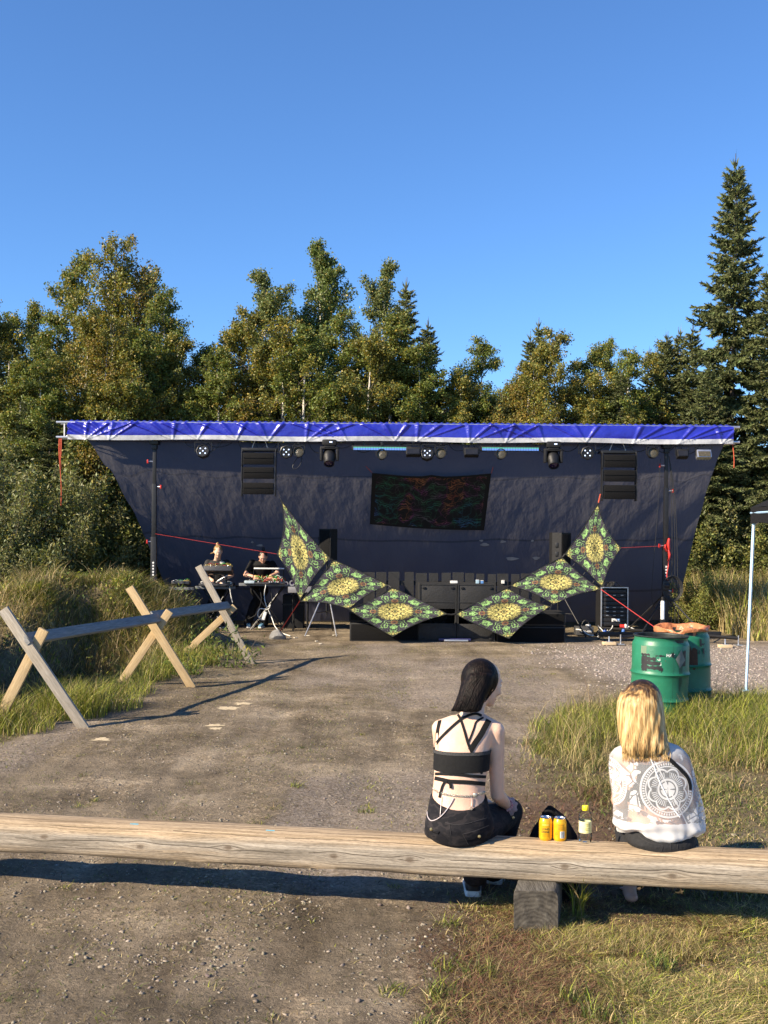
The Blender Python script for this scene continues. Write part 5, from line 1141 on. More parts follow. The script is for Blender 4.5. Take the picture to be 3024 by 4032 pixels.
MB().tube(bez(apex+Vector((-.04, -.02, -.03)), apex+Vector((-.02, -.06, .01)), apex+Vector((.03, -.05, -.02)), apex+Vector((.05, -.03, -.07))), .006, 6).build('drawstring', bagm, bg)
# ================================================================ drums
drum_m = bpy.data.materials.new('green_drum_paint'); n, l = nodes_of(drum_m); nt = drum_m.node_tree; b = n['Principled BSDF']; b.inputs['Roughness'].default_value = .42
tc = N(nt, 'ShaderNodeTexCoord'); nz = N(nt, 'ShaderNodeTexNoise'); nz.inputs['Scale'].default_value = 4; nz.inputs['Detail'].default_value = 9; nz.inputs['Roughness'].default_value = .7; l.new(tc.outputs['Object'], nz.inputs['Vector'])
n2 = N(nt, 'ShaderNodeTexNoise'); n2.inputs['Scale'].default_value = 13; n2.inputs['Detail'].default_value = 8; n2.inputs['Roughness'].default_value = .75; l.new(tc.outputs['Object'], n2.inputs['Vector'])
c_ = ramp(nt, nz.outputs['Fac'], [(.3, (.012, .12, .062)), (.6, (.018, .16, .085)), (.75, (.035, .20, .115))])
c_ = mixc(nt, ramp(nt, n2.outputs['Fac'], [(.655, (0, 0, 0)), (.70, (1, 1, 1))]), c_, (.13, .065, .03)); c_ = mixc(nt, ramp(nt, n2.outputs['Fac'], [(.30, (.8, .8, .8)), (.335, (0, 0, 0))]), c_, (.025, .035, .028)); l.new(c_, b.inputs['Base Color'])
bp = N(nt, 'ShaderNodeBump'); bp.inputs['Strength'].default_value = .25; bp.inputs['Distance'].default_value = .02; l.new(nz.outputs['Fac'], bp.inputs['Height']); l.new(bp.outputs[0], b.inputs['Normal'])
rimm = pmat('dark_rim', (.035, .045, .04), (.02, .022, .02), scale=30, rough=.5, metal=.4)
blk = pmat('black_daub', (.02, .02, .022), (.012, .012, .014), scale=30, rough=.5)
def drum(c, tilt, label, group, dents=()):
    t = thing('steel_drum', label, 'drum', c, group); t.rotation_euler = tilt
    r = .292; H = .90
    pr = [(.27, .0), (.285, .0), (r, .02), (r, .20), (r+.003, .225), (r+.014, .24), (r+.003, .255), (r, .28), (r, .47), (r+.003, .495), (r+.014, .51), (r+.003, .525), (r, .55), (r, .80), (r-.004, .815), (r-.018, .84), (r-.022, .87), (r-.014, .888)]
    rings = []
    for rr, z in pr:
        ring = []
        for j in range(64):
            a = 2*math.pi*j/64; q = rr
            for (da, dz, wa, wz, dp) in dents:
                e = ((math.atan2(math.sin(a-da), math.cos(a-da)))/wa)**2+((z-dz)/wz)**2; q -= dp*math.exp(-e)
            q += .0035*math.sin(a*3+z*7)*math.sin(z*5); ring.append(Vector((q*math.sin(a), -q*math.cos(a), z)))
        rings.append(ring)
    link('shell', MB().loft(rings, True, False).mesh('shell', Vector(), 60), drum_m, t)
    link('inside', MB().lathe([(.262, .885), (.262, .05), (.0, .05)], 40).mesh('inside', Vector(), 60), rimm, t)
    link('rim', MB().lathe([(r-.03, .884), (r-.012, .884), (r-.006, .892), (r-.012, .900), (r-.022, .900), (r-.03, .895), (r-.03, .884)], 64).mesh('rim', Vector(), 60), rimm, t)
    return t, r
DC = G(2593, 2810); DC = P(2593, 2790, 11.17); DC.z = ga(DC.x, DC.y)-.05
d1, r = drum(DC, (R(.5), R(1.1), 0), 'scratched green steel drum with smeared lettering and a tilted grey square', 'green drums', [(.55, .83, .5, .06, .012), (1.0, .30, .5, .12, .006)])
def dstrip(t, a0, a1, z0, z1, name, mat, k=.0015, n_=8, wav=0, seed=0):
    g = []; rr = random.Random(seed)
    up = [rr.uniform(-1, 1)*wav for _ in range(n_+1)]; dn = [rr.uniform(-1, 1)*wav for _ in range(n_+1)]
    for row in (0, 1):
        g.append([Vector((math.sin(a0+(a1-a0)*i/n_)*(r+k), -math.cos(a0+(a1-a0)*i/n_)*(r+k), (z1+up[i]) if row else (z0+dn[i]))) for i in range(n_+1)])
    m = MB(); m.grid(g); return link(name, m.mesh(name, Vector(), 180), mat, t)
def dtext(t, s, size, ang, z, mat, k=.001):
    me = text_mesh(s, size, 'lettering', 0, .0006)
    for v in me.vertices:
        a = v.co.x/r+ang; v.co = Vector((math.sin(a)*(r+k), -math.cos(a)*(r+k), z+v.co.y))
    return link('lettering', me, mat, t)
dstrip(d1, .20, .205, .0, .86, 'weld_seam', rimm, .002)
# remains of stencilled words under black smears (most of it is unreadable)
for s, ang, z, sz in (('HAT', .10, .715, .045), ('G', -.30, .672, .042), ('NG', -.32, .625, .042), ('IIII', -.62, .672, .036), ('IIIIII', -.55, .625, .036), ('III', -.60, .585, .036), ('IIIIIIII', -.48, .718, .036), ('OII', -.20, .255, .038), ('III', .05, .165, .04)):
    dtext(d1, s, sz, ang, z, wht)
for i, (a0, a1, z0, z1) in enumerate([(-.95, -.62, .700, .722), (-.95, -.40, .655, .690), (-.95, -.24, .612, .648), (-.95, -.20, .565, .602), (-.42, -.10, .700, .716), (-.92, -.72, .545, .70), (-.30, -.16, .556, .585), (-.52, -.30, .228, .262), (-.85, -.6, .20, .26)]):
    dstrip(d1, a0, a1, z0, z1, 'black_smear', blk, .0018+.0002*i, 12, .006, i)
for i, (a, z0, z1) in enumerate([(-.93, .47, .56), (-.86, .50, .56), (-.84, .47, .56), (-.22, .535, .56), (-.20, .52, .56)]): dstrip(d1, a, a+.012, z0, z1, 'paint_run', blk, .0016, 3)
for i, (a, z0) in enumerate([(.46, .37), (.50, .345), (.545, .39), (.585, .42)]): dstrip(d1, a, a+.014, z0, .62, 'paint_run', blk, .0016, 3)
dstrip(d1, .12, .22, .70, .745, 'black_smear', blk, .002, 6, .008, 40); dstrip(d1, .62, .78, .60, .76, 'black_smear', blk, .0012, 6, .01, 41)
dstrip(d1, -.98, -.75, .72, .80, 'pale_patch', pmat('faded_paint', (.16, .20, .13), (.12, .19, .12), scale=14, rough=.6), .0012, 6, .004, 42)
q = MB(); cs_ = [(.28, .68), (.52, .775), (.735, .665), (.47, .585)]
q.grid([[Vector((math.sin(a)*(r+.003), -math.cos(a)*(r+.003), z)) for a, z in [(cs_[0][0]*(1-u_)*(1-v)+cs_[1][0]*u_*(1-v)+cs_[2][0]*u_*v+cs_[3][0]*(1-u_)*v, cs_[0][1]*(1-u_)*(1-v)+cs_[1][1]*u_*(1-v)+cs_[2][1]*u_*v+cs_[3][1]*(1-u_)*v) for u_ in [i/6 for i in range(7)]]] for v in [j/6 for j in range(7)]])
link('square_label', q.mesh('square_label', Vector(), 180), pmat('grey_label', (.20, .22, .19), (.15, .16, .14), scale=12, rough=.7), d1)
DC2 = P(2692, 2785, 11.62); DC2.z = ga(DC2.x, DC2.y)-.03
d2, r = drum(DC2, (R(-1.5), R(-1.6), 0), 'green steel drum with an orange bin liner, shaded by the other drum', 'green drums', [(.45, .76, .35, .07, .02), (.1, .84, .3, .05, .015)])
for i, (a0, a1, z0, z1) in enumerate([(.40, .50, .72, .80), (.48, .66, .735, .75), (.55, .63, .64, .70), (.36, .40, .64, .68), (.60, .62, .60, .66)]): dstrip(d2, a0, a1, z0, z1, 'black_smear', blk, .002, 6, .008, 60+i)
dstrip(d2, -.15, .30, .50, .70, 'rust_patch', pmat('rust', (.10, .045, .025), (.06, .03, .02), scale=12, rough=.9), .0014, 10, .03, 70)
lin = bpy.data.materials.new('orange_liner'); n, l = nodes_of(lin); b = n['Principled BSDF']; b.inputs['Base Color'].default_value = (.66, .27, .12, 1); b.inputs['Roughness'].default_value = .3; nt = lin.node_tree
tc = N(nt, 'ShaderNodeTexCoord'); nz = N(nt, 'ShaderNodeTexNoise'); nz.inputs['Scale'].default_value = 14; nz.inputs['Detail'].default_value = 5; l.new(tc.outputs['Object'], nz.inputs['Vector']); bp = N(nt, 'ShaderNodeBump'); bp.inputs['Strength'].default_value = .8; bp.inputs['Distance'].default_value = .03; l.new(nz.outputs['Fac'], bp.inputs['Height']); l.new(bp.outputs[0], b.inputs['Normal'])
tb = N(nt, 'ShaderNodeBsdfTranslucent'); tb.inputs[0].default_value = (.75, .22, .06, 1); ms = N(nt, 'ShaderNodeMixShader'); ms.inputs[0].default_value = .35; l.new(b.outputs[0], ms.inputs[1]); l.new(tb.outputs[0], ms.inputs[2]); l.new(ms.outputs[0], n['Material Output'].inputs[0])
bl2 = thing('bin_liner', 'crumpled orange bin liner lining the back drum', 'bin liner', DC2); bl2.rotation_euler = d2.rotation_euler
rings = []; rr = random.Random(8)
for k, (rad, z, amp) in enumerate([(.290, .872, .003), (.294, .886, .004), (.295, .902, .005), (.287, .915, .008), (.268, .912, .010), (.250, .87, .012), (.235, .72, .03), (.20, .45, .03)]):
    rings.append([Vector(((rad+amp*math.sin(9*a+k)+amp*.7*math.sin(17*a+2*k))*math.sin(a), -(rad+amp*math.sin(9*a+k)+amp*.7*math.sin(17*a+2*k))*math.cos(a), z+amp*1.2*math.sin(5*a+k*.7)+(.028*(.5+.5*math.cos(a-math.pi)) if 1 < k < 5 else 0)-(.05*math.exp(-((a-5.9)/.16)**2) if k < 5 else 0))) for a in [2*math.pi*j/96 for j in range(96)]])
link('film', MB().loft(rings, True, False).mesh('film', Vector(), 180), lin, bl2)
# ================================================================ plank barrier
newp = wood('fresh_plank', (.54, .40, .22), (.45, .32, .17), (.29, .19, .095), 3.2, (14, 14, 1), bump=.3); oldp = wood('weathered_plank', (.40, .35, .28), (.30, .26, .205), (.18, .15, .115), 3.2, (14, 14, 1), bump=.35); railp = wood('grey_rail_plank', (.27, .262, .245), (.20, .195, .182), (.11, .106, .098), 3, (14, 14, 1), bump=.3)
def plank(name, a, b_, w, th_, mat, parent, face):
    """board from a to b; face: direction its broad side looks to"""
    d = (b_-a); L = d.length; z = d.normalized(); y = (face-z*face.dot(z)).normalized(); x = y.cross(z)
    m = MB(); m.box((0, 0, L/2), (w, th_, L), bev=.003); rot = Matrix((x, y, z)).transposed().to_4x4(); me = m.mesh(name, Vector(), 40)
    o = link(name, me, mat, parent); o.matrix_local = Matrix.Translation(a-off(parent)) @ rot; return o
c6 = lambda x, y, Y: P(x/1.508, 2150+y/1.508, Y)
br_ = thing('plank_barrier', 'rough barrier of crossed planks carrying two grey rails', 'barrier', G(346, 2876))
fw = Vector((0, -1, 0))
Y1, Y2, Y3 = 10.2, 13.0, 15.35
A1t, A1b = c6(20, 375, Y1), c6(505, 1092, Y1-.02)
plank('leg_plank', A1b, A1t, .098, .045, oldp, br_, fw)
plank('leg_plank', c6(-25, 1070, Y1+.05), c6(262, 495, Y1+.05), .098, .045, newp, br_, fw)
plank('leg_plank', c6(1143, 845, Y2), c6(768, 245, Y2), .098, .045, newp, br_, fw)
plank('leg_plank', c6(672, 880, Y2+.05), c6(1008, 385, Y2+.05), .098, .045, newp, br_, fw)
plank('leg_plank', c6(1495, 705, Y3), c6(1178, 118, Y3), .098, .045, oldp, br_, fw)
plank('leg_plank', c6(1075, 655, Y3+.05), c6(1395, 358, Y3+.05), .098, .045, newp, br_, fw)
r1a, r1b = c6(150, 553, Y1-.03), c6(935, 428, Y2+.03); r2a, r2b = c6(905, 415, Y2-.02), c6(1358, 352, Y3+.06)
plank('rail_plank', r1a, r1b, .115, .045, railp, br_, Vector((.75, -.2, .62))); plank('rail_plank', r2a, r2b, .115, .045, railp, br_, Vector((.75, -.2, .62)))
# ================================================================ gazebo
gz_b = P(2938, 2690, 13.0); gz_t = P(2969, 2062, 13.0); gz_b.z = min(gz_b.z, ga(gz_b.x, gz_b.y)+.0)
bluew = pmat('pale_blue_steel', (.38, .55, .72), (.32, .48, .64), scale=15, rough=.35)
gzb = thing('gazebo', 'black-roofed party tent with pale blue steel legs', 'gazebo', (gz_b.x, gz_b.y, gz_b.z))
mid_ = gz_b.lerp(gz_t, .40)
Wg = 2.9
for ox, oy in ((0, 0), (Wg, 0), (0, -Wg), (Wg, -Wg)):
    o = Vector((ox, oy, 0)); MB().tube([mid_+o, gz_t+o+Vector((0, 0, .10))], .021, 4).build('leg', bluew, gzb); MB().tube([gz_b+o, mid_+o+Vector((0, 0, .02))], .017, 4).build('lower_leg', bluew, gzb); MB().box(gz_b+o+Vector((0, 0, .004)), (.08, .08, .008)).build('foot_plate', bluew, gzb)
MB().tube([gz_t+Vector((0, 0, -.02)), gz_t+Vector((.16, 0, .10))], .010, 6).build('corner_brace', whitepaint, gzb)
zt2 = gz_t.z+.20; z0_ = gz_t.z+.0; e_ = .03
cs_ = [gz_t+Vector((-e_, e_, 0)), gz_t+Vector((Wg+e_, e_, 0)), gz_t+Vector((Wg+e_, -Wg-e_, 0)), gz_t+Vector((-e_, -Wg-e_, 0))]
apx = gz_t+Vector((Wg/2, -Wg/2, 1.05))
for k in range(4):
    a, b_ = cs_[k], cs_[(k+1) % 4]; nn = (b_-a).cross(Vector((0, 0, 1))).normalized()
    MB().grid([[Vector((p.x, p.y, z))+nn*.012*math.sin(i*1.3)+Vector((0, 0, .012*math.sin(i*.8+k) if q == 0 else 0)) for i, p in enumerate([a.lerp(b_, j/24) for j in range(25)])] for q, z in enumerate((z0_, z0_+.1, zt2))]).build('valance', bagm, gzb, 180)
    m_ = MB(); m_.v = [Vector((a.x, a.y, zt2)), Vector((b_.x, b_.y, zt2)), apx]; m_.f = [[0, 1, 2]]; m_.build('roof_panel', bagm, gzb, 0)
    MB().tube([Vector((a.x, a.y, zt2-.07))*1, Vector((b_.x, b_.y, zt2-.07))], .012, 5).build('top_rail', bluew, gzb)
# ================================================================ people
def skinmat(name, c, c2):
    m = pmat(name, c, c2, scale=18, rough=.55, bump=.08, bscale=160); b = m.node_tree.nodes['Principled BSDF']
    b.inputs['Subsurface Weight'].default_value = .12; b.inputs['Subsurface Radius'].default_value = (.012, .005, .003); return m
skin1 = skinmat('pale_skin', (.72, .485, .36), (.66, .42, .30)); skin2 = skinmat('rosy_skin', (.56, .33, .235), (.48, .265, .185))
blackcl = pmat('black_jersey', (.009, .009, .0095), (.006, .006, .0065), scale=60, rough=.85, bump=.2, bscale=260, spec=.25)
eye_m = pmat('eye_white', (.7, .7, .68), (.6, .6, .58), scale=30, rough=.2); iris_m = pmat('iris', (.05, .04, .03), rough=.2)
def head_pieces(mb, c, fwd, up, s=1.0):
    f = fwd.normalized(); u = (up-f*up.dot(f)).normalized(); r_ = f.cross(u); rot = Matrix((r_, f, u)).transposed()
    def e(x, y, z, a, b, d): mb.ell(c+rot @ Vector((x, y, z))*s, (a*s, b*s, d*s), rot, 18, 12)
    e(0, -.006, .016, .074, .094, .096); e(0, .032, -.050, .056, .058, .062); e(0, .07, -.092, .026, .024, .020)
    e(0, .050, -.01, .062, .048, .055); e(0, .097, -.018, .012, .016, .024); e(0, .107, -.032, .014, .012, .010)
    e(0, .083, .028, .048, .014, .012); e(0, .088, -.064, .024, .012, .006); e(0, .086, -.074, .021, .012, .007)
    for q in (-1, 1):
        e(q*.075, -.005, -.012, .010, .020, .032); e(q*.036, .070, -.030, .022, .022, .020)
    return rot, s
def eyes(parent, c, rot, s):
    for q in (-1, 1):
        o = MB(); o.ell(c+rot @ Vector((q*.031, .078, .004))*s, (.0125*s,)*3, None, 12, 8); eo_ = o.build('eye', eye_m, parent)
        MB().ell(c+rot @ Vector((q*.031, .0875, .003))*s, (.0058*s, .004*s, .0058*s), rot, 10, 6).build('iris', iris_m, eo_)
def hand_pieces(mb, w, d, nrm, side, s=1.0, curl=.5):
    """w wrist, d direction of the fingers, nrm back of the hand, side +1/-1 where the thumb leaves"""
    d = d.normalized(); nrm = (nrm-d*nrm.dot(d)).normalized(); x = d.cross(nrm)*side
    mb.capsule([w, w+d*.035*s, w+d*.075*s], [.024*s, .030*s, .032*s], 12, 1.25, .55, nrm)
    for i, (o, L) in enumerate(((.030, .072), (.010, .080), (-.010, .075), (-.029, .058))):
        b = w+d*.082*s+x*o*s; k1 = b+(d*.5-nrm*curl*.25)*L*s*.9; k2 = k1+(d*(.6-curl*.5)-nrm*curl*.6)*L*s*.5; k3 = k2+(d*(.35-curl*.6)-nrm*curl*.7)*L*s*.42
        mb.capsule([b, k1, k2, k3], [.0092*s, .0088*s, .008*s, .007*s], 8)
    t0 = w+d*.030*s+x*.028*s; t1 = t0+(d*.6+x*.7)*.036*s; t2 = t1+(d*.85-nrm*.35)*.028*s; mb.capsule([t0, t1, t2], [.0125*s, .0105*s, .0085*s], 8)
def ering(c, rx, ry, n=28, zb=0.0, p=1.0):
    """horizontal ring; zb lowers its camera side"""
    o = []
    for j in range(n):
        a = 2*math.pi*j/n; ca, sa = math.cos(a), math.sin(a)
        x = math.copysign(abs(ca)**p, ca)*rx; y = math.copysign(abs(sa)**p, sa)*ry
        o.append(c+Vector((x, y, zb*sa if sa < 0 else 0)))
    return o
def bvh_of(me, o=Vector((0, 0, 0))):
    return BVHTree.FromPolygons([v.co+o for v in me.vertices], [p.vertices[:] for p in me.polygons])
def cast(bvh, px, py, gap, Y0=4.5):
    a = P(px, py, 3.0); d = (a-camp).normalized(); h = bvh.ray_cast(a, d, 30)
    return None if h[0] is None else h[0]-d*gap
def ribbon(bvh, pts, wid, gap, name, mat, parent, k=6, thick=.0022):
    """a flat strap laid on a surface along photo-px points"""
    L = [Vector((x, y, 0)) for x, y in pts]; L = catmull(L, k); wl = wid if isinstance(wid, (list, tuple)) else None
    A = []; B = []
    for i, p in enumerate(L):
        d = (L[min(i+1, len(L)-1)]-L[max(i-1, 0)]).normalized(); nr = Vector((-d.y, d.x, 0)); w = (wl[0]+(wl[1]-wl[0])*i/(len(L)-1)) if wl else wid
        q = cast(bvh, p.x, p.y, gap)
        a = cast(bvh, p.x+nr.x*w/2, p.y+nr.y*w/2, gap); b = cast(bvh, p.x-nr.x*w/2, p.y-nr.y*w/2, gap)
        if a is None and b is None: continue
        a = a or q or b; b = b or q or a
        A.append(a); B.append(b)
    if len(A) < 2: return None
    M = [(a+b)/2-(((a+b)/2-camp).normalized()*thick*.8) for a, b in zip(A, B)]
    m = MB(); m.grid([A, M, B]); return m.build(name, mat, parent, 180)
# ---------------------------------------------------------------- woman with dark hair
c4 = lambda x, y: (1600+x/2.0117, 2550+y/2.0117)
def g4(x, y, Y): return P(*c4(x, y), Y)
Yh = 5.30
# (crop y, left, right, half depth, Y)
TOR = [(505, 470, 580, .050, Yh+.105), (540, 380, 640, .058, Yh+.095), (575, 290, 700, .066, Yh+.085), (640, 240, 705, .080, Yh+.07), (720, 230, 680, .088, Yh+.055), (800, 226, 662, .092, Yh+.045), (880, 224, 654, .094, Yh+.035), (960, 222, 648, .092, Yh+.025),
       (1030, 218, 634, .088, Yh+.015), (1100, 212, 624, .088, Yh+.01), (1180, 204, 620, .094, Yh+.005), (1260, 196, 634, .102, Yh), (1350, 180, 660, .112, Yh), (1430, 172, 668, .116, Yh), (1500, 210, 630, .10, Yh)]
def tor(y):
    q = np.array([t[0] for t in TOR]); return [float(np.interp(y, q, [t[i] for t in TOR])) for i in range(1, 5)]
def torring(y, grow=0.0, zb=0.0):
    l_, r_, dp, Yc = tor(y); a, b = g4(l_, y, Yc), g4(r_, y, Yc); return ering((a+b)/2, (b.x-a.x)/2+grow, dp+grow, 30, zb, .92)
body = MB(); body.loft([torring(t[0]) for t in TOR][::-1])
neck0 = g4(520, 545, Yh+.10); hc = g4(612, 275, Yh+.165); fwd1 = Vector((.80, .50, -.28)); up1 = Vector((.12, .05, 1))
body.capsule([neck0, g4(545, 470, Yh+.13), hc+Vector((-.02, -.01, -.04))], [.062, .050, .052], 14)
hrot, hs = head_pieces(body, hc, fwd1, up1, 1.0)
# right arm (visible), left arm in front of the body
sh = g4(700, 660, Yh+.075); el = g4(722, 1165, Yh+.11); wr = g4(800, 1255, Yh+.27)
body.capsule([g4(600, 600, Yh+.09), sh], [.048, .050], 12); body.capsule([sh, sh.lerp(el, .35), sh.lerp(el, .7), el], [.051, .045, .038, .036], 14); body.capsule([el, el.lerp(wr, .35), wr], [.036, .037, .024], 14)
hand_pieces(body, wr, Vector((.25, .9, -.25)), Vector((0, .2, 1)), -1, .95, .6)
shl = g4(270, 640, Yh+.10); ell_ = g4(300, 1040, Yh+.27); wrl = g4(560, 1230, Yh+.38)
body.capsule([g4(380, 600, Yh+.09), shl], [.044, .044], 12); body.capsule([shl, shl.lerp(ell_, .5), ell_], [.045, .040, .034], 12); body.capsule([ell_, ell_.lerp(wrl, .4), wrl], [.034, .034, .024], 12); hand_pieces(body, wrl, Vector((.6, .7, -.1)), Vector((0, .2, 1)), 1, .95, .6)
# legs
hipR, knR, anR = g4(560, 1440, Yh+.04), g4(815, 1300, Yh+.46), g4(688, 1800, Yh+.36)
hipL, knL, anL = g4(300, 1450, Yh+.04), g4(470, 1290, Yh+.50), g4(545, 1840, Yh+.20)
for h_, k_, a_ in ((hipR, knR, anR), (hipL, knL, anL)):
    body.capsule([h_, h_.lerp(k_, .5), k_], [.080, .068, .052], 14); body.capsule([k_, k_.lerp(a_, .35), a_], [.050, .050, .034], 14)
bodyme = fuse(body, .0065, 5); p1 = link('person', bodyme, skin1)
tag(p1, 'seated person with long dark hair, strappy black top and dark camouflage trousers', 'person')
bv = bvh_of(bodyme); eyes(p1, hc, hrot, hs)
# trousers
tr_ = MB(); tr_.loft([torring(1160, .008, .043), torring(1195, .012, .040), torring(1250, .014, .02), torring(1330, .016, .005), torring(1400, .020), torring(1450, .018), ering(g4(425, 1520, Yh+.0), .140, .115, 30, 0, .92), ering(g4(425, 1552, Yh+.01), .105, .09, 30)][::-1])
for h_, k_, a_, s_ in ((hipR, knR, anR, 1), (hipL, knL, anL, -1)):
    tr_.capsule([h_, h_.lerp(k_, .5), k_], [.102, .090, .075], 16); tr_.capsule([k_, k_.lerp(a_, .4), a_+Vector((0, 0, .03))], [.072, .070, .066], 16)
camo = bpy.data.materials.new('dark_camouflage'); n, l = nodes_of(camo); nt = camo.node_tree; b = n['Principled BSDF']; b.inputs['Roughness'].default_value = .9; b.inputs['Specular IOR Level'].default_value = .2
tc = N(nt, 'ShaderNodeTexCoord'); mp = N(nt, 'ShaderNodeMapping'); mp.inputs['Scale'].default_value = (1, 1, 1.8); l.new(tc.outputs['Object'], mp.inputs[0]); nz = N(nt, 'ShaderNodeTexNoise'); nz.inputs['Scale'].default_value = 13; nz.inputs['Detail'].default_value = 2; l.new(mp.outputs[0], nz.inputs['Vector'])
n2 = N(nt, 'ShaderNodeTexNoise'); n2.inputs['Scale'].default_value = 9; n2.inputs['Detail'].default_value = 3; l.new(tc.outputs['Object'], n2.inputs['Vector'])
c_ = ramp(nt, nz.outputs['Fac'], [(.0, (.009, .009, .012)), (.46, (.014, .0135, .016)), (.54, (.024, .021, .023)), (.62, (.010, .010, .0125))], 'CONSTANT'); l.new(c_, b.inputs['Base Color'])
bp = N(nt, 'ShaderNodeBump'); bp.inputs['Strength'].default_value = .35; bp.inputs['Distance'].default_value = .02; l.new(n2.outputs['Fac'], bp.inputs['Height']); l.new(bp.outputs[0], b.inputs['Normal'])
trme = fuse(tr_, .0075, 4); tro = link('trousers', trme, camo, p1); tbv = bvh_of(trme)
cz = lambda x, y: (1680+x/4.1475, 3020+y/4.1475)
seamm = pmat('dark_seam', (.05, .047, .05), (.04, .038, .04), scale=40, rough=.9); brass = pmat('brass_button', (.62, .50, .25), (.5, .4, .2), scale=30, rough=.3, metal=.8)
def flap(bvh, poly, name, mat, parent, gap=.006):
    pts = [cast(bvh, *q, gap) for q in poly]
    if any(p is None for p in pts): return None
    inn = [cast(bvh, sum(q[0] for q in poly)/len(poly), sum(q[1] for q in poly)/len(poly), gap+.006)]
    base_ = [cast(bvh, *q, -.002) for q in poly]
    m = MB(); k = len(pts); m.v = inn+pts+base_
    for i in range(k): j = (i+1) % k; m.f.append([0, i+1, j+1]); m.f.append([i+1, i+1+k, j+1+k, j+1])
    return m.build(name, mat, parent, 40)
def refine(poly, k=4):
    o = []
    for i in range(len(poly)):
        a, b = poly[i], poly[(i+1) % len(poly)]
        for j in range(k): o.append((a[0]+(b[0]-a[0])*j/k, a[1]+(b[1]-a[1])*j/k))
    return o
fl = flap(tbv, refine([cz(600, 1112), cz(1015, 965), cz(1028, 1045), cz(938, 1165), cz(650, 1195)]), 'pocket_flap', camo, tro); flap(tbv, refine([cz(60, 985), cz(205, 1050), cz(180, 1095), cz(70, 1060)]), 'pocket_flap', camo, tro)
for x, y in ((860, 1135), (75, 1020), (1412, 830)):
    q = cast(tbv, *cz(x, y), .014)
    if q is not None: MB().lathe([(0, .004), (.006, .003), (.0078, 0), (.0078, -.006)], 14, q, Matrix.Rotation(R(90), 3, 'X')).build('button', brass, tro)
for pts in ([(300, 905), (450, 940), (640, 928), (820, 880), (985, 830)], [(372, 935), (385, 1020), (400, 1110)], [(590, 1105), (640, 1190), (680, 1275)], [(590, 1100), (800, 1040), (1015, 955)]):
    ribbon(tbv, [cz(*q) for q in pts], 1.6, .0015, 'seam', seamm, tro)
# top
bn_ = MB(); bn_.loft([torring(y, .006) for y in (800, 820, 850, 880, 910, 940, 962)][::-1], True, False); bn_o = bn_.build('bandeau_top', blackcl, p1, 180)
lace = pmat('lace_trim', (.05, .05, .052), (.02, .02, .02), scale=160, rough=.9)
bn2 = MB(); bn2.loft([torring(y, .008) for y in (800, 812, 826)][::-1], True, False); bn2.build('lace_trim', lace, bn_o, 180)
def S(pts, w, gap=.0035, name='strap', parent=p1, mat=blackcl): return ribbon(bv, [c4(*q) for q in pts], w/2.0117, gap, name, mat, parent)
S([(388, 492), (412, 535), (432, 575), (460, 660), (492, 770), (545, 890), (600, 1000)], 20); S([(598, 540), (560, 524), (510, 530), (430, 568), (340, 645), (270, 715), (230, 765)], 20, .0055)
S([(655, 572), (628, 620), (590, 690), (545, 755), (508, 815)], 46); S([(612, 552), (555, 586), (535, 640), (512, 700), (490, 752)], 15); S([(268, 560), (250, 640), (240, 720), (236, 805)], 26)
S([(226, 1000), (300, 1000), (420, 1006), (520, 1018), (632, 1024)], 24, .004, 'waist_strap'); S([(216, 1032), (280, 1045), (350, 1060), (480, 1066), (560, 1074), (626, 1080)], 32, .004, 'waist_strap')
S([(306, 1058), (285, 1095), (272, 1140), (260, 1188)], 18, .006, 'bow_tail'); S([(318, 1056), (340, 1072), (350, 1090), (352, 1116)], 22, .008, 'bow_tail'); S([(300, 1050), (310, 1058), (325, 1060)], 26, .010, 'bow_knot')
# belly chain
pearl = pmat('iridescent_bead', (.52, .46, .40), (.34, .38, .32), scale=90, rough=.15, metal=.5); cord_m = pmat('beaded_cord', (.55, .42, .38), (.40, .42, .48), scale=120, rough=.35)
ch = MB(); path = catmull([Vector((*c4(x, y), 0)) for x, y in ((206, 1112), (240, 1138), (300, 1160), (360, 1170), (430, 1176), (490, 1176), (545, 1168), (598, 1155), (618, 1146))], 7)
for i, p in enumerate(path):
    q = cast(bv, p.x, p.y, .004)
    if q is None: continue
    if i % 2 == 0: ch.lathe([(.0048+.0014*math.cos(a), .0014*math.sin(a)) for a in [k*math.pi/3 for k in range(7)]], 12, q, Matrix.Rotation(R(90), 3, 'X'))
    else: ch.ell(q, (.0028, .0028, .0028), None, 8, 6)
q = cast(bv, *c4(545, 1168), .008); ch.ell(q, (.011, .007, .011), None, 14, 8)
cho = ch.build('belly_chain', pearl, p1, 180)
comb = BVHTree.FromPolygons([v.co.copy() for v in bodyme.vertices]+[v.co.copy() for v in trme.vertices], [p.vertices[:] for p in bodyme.polygons]+[[k+len(bodyme.vertices) for k in p.vertices] for p in trme.polygons])
for pts, r_ in (([(375, 1190), (352, 1235), (320, 1285), (275, 1335), (235, 1362), (195, 1370), (170, 1340), (165, 1300)], .0024), ([(282, 1180), (276, 1230), (270, 1300), (267, 1335)], .0014), ([(515, 1188), (518, 1220), (514, 1255)], .0018)):
    L = [cast(comb, p.x, p.y, .005) for p in catmull([Vector((*c4(*q), 0)) for q in pts], 5)]; L = [p for p in L if p is not None]
    if len(L) > 2: MB().tube(L, r_, 6).build('hanging_chain', cord_m, cho)
q = cast(comb, *c4(513, 1275), .006)
if q is not None: MB().lathe([(.006+.002*math.cos(a), .002*math.sin(a)) for a in [k*math.pi/3 for k in range(7)]], 14, q, Matrix.Rotation(R(90), 3, 'X')).build('pendant', pearl, cho)
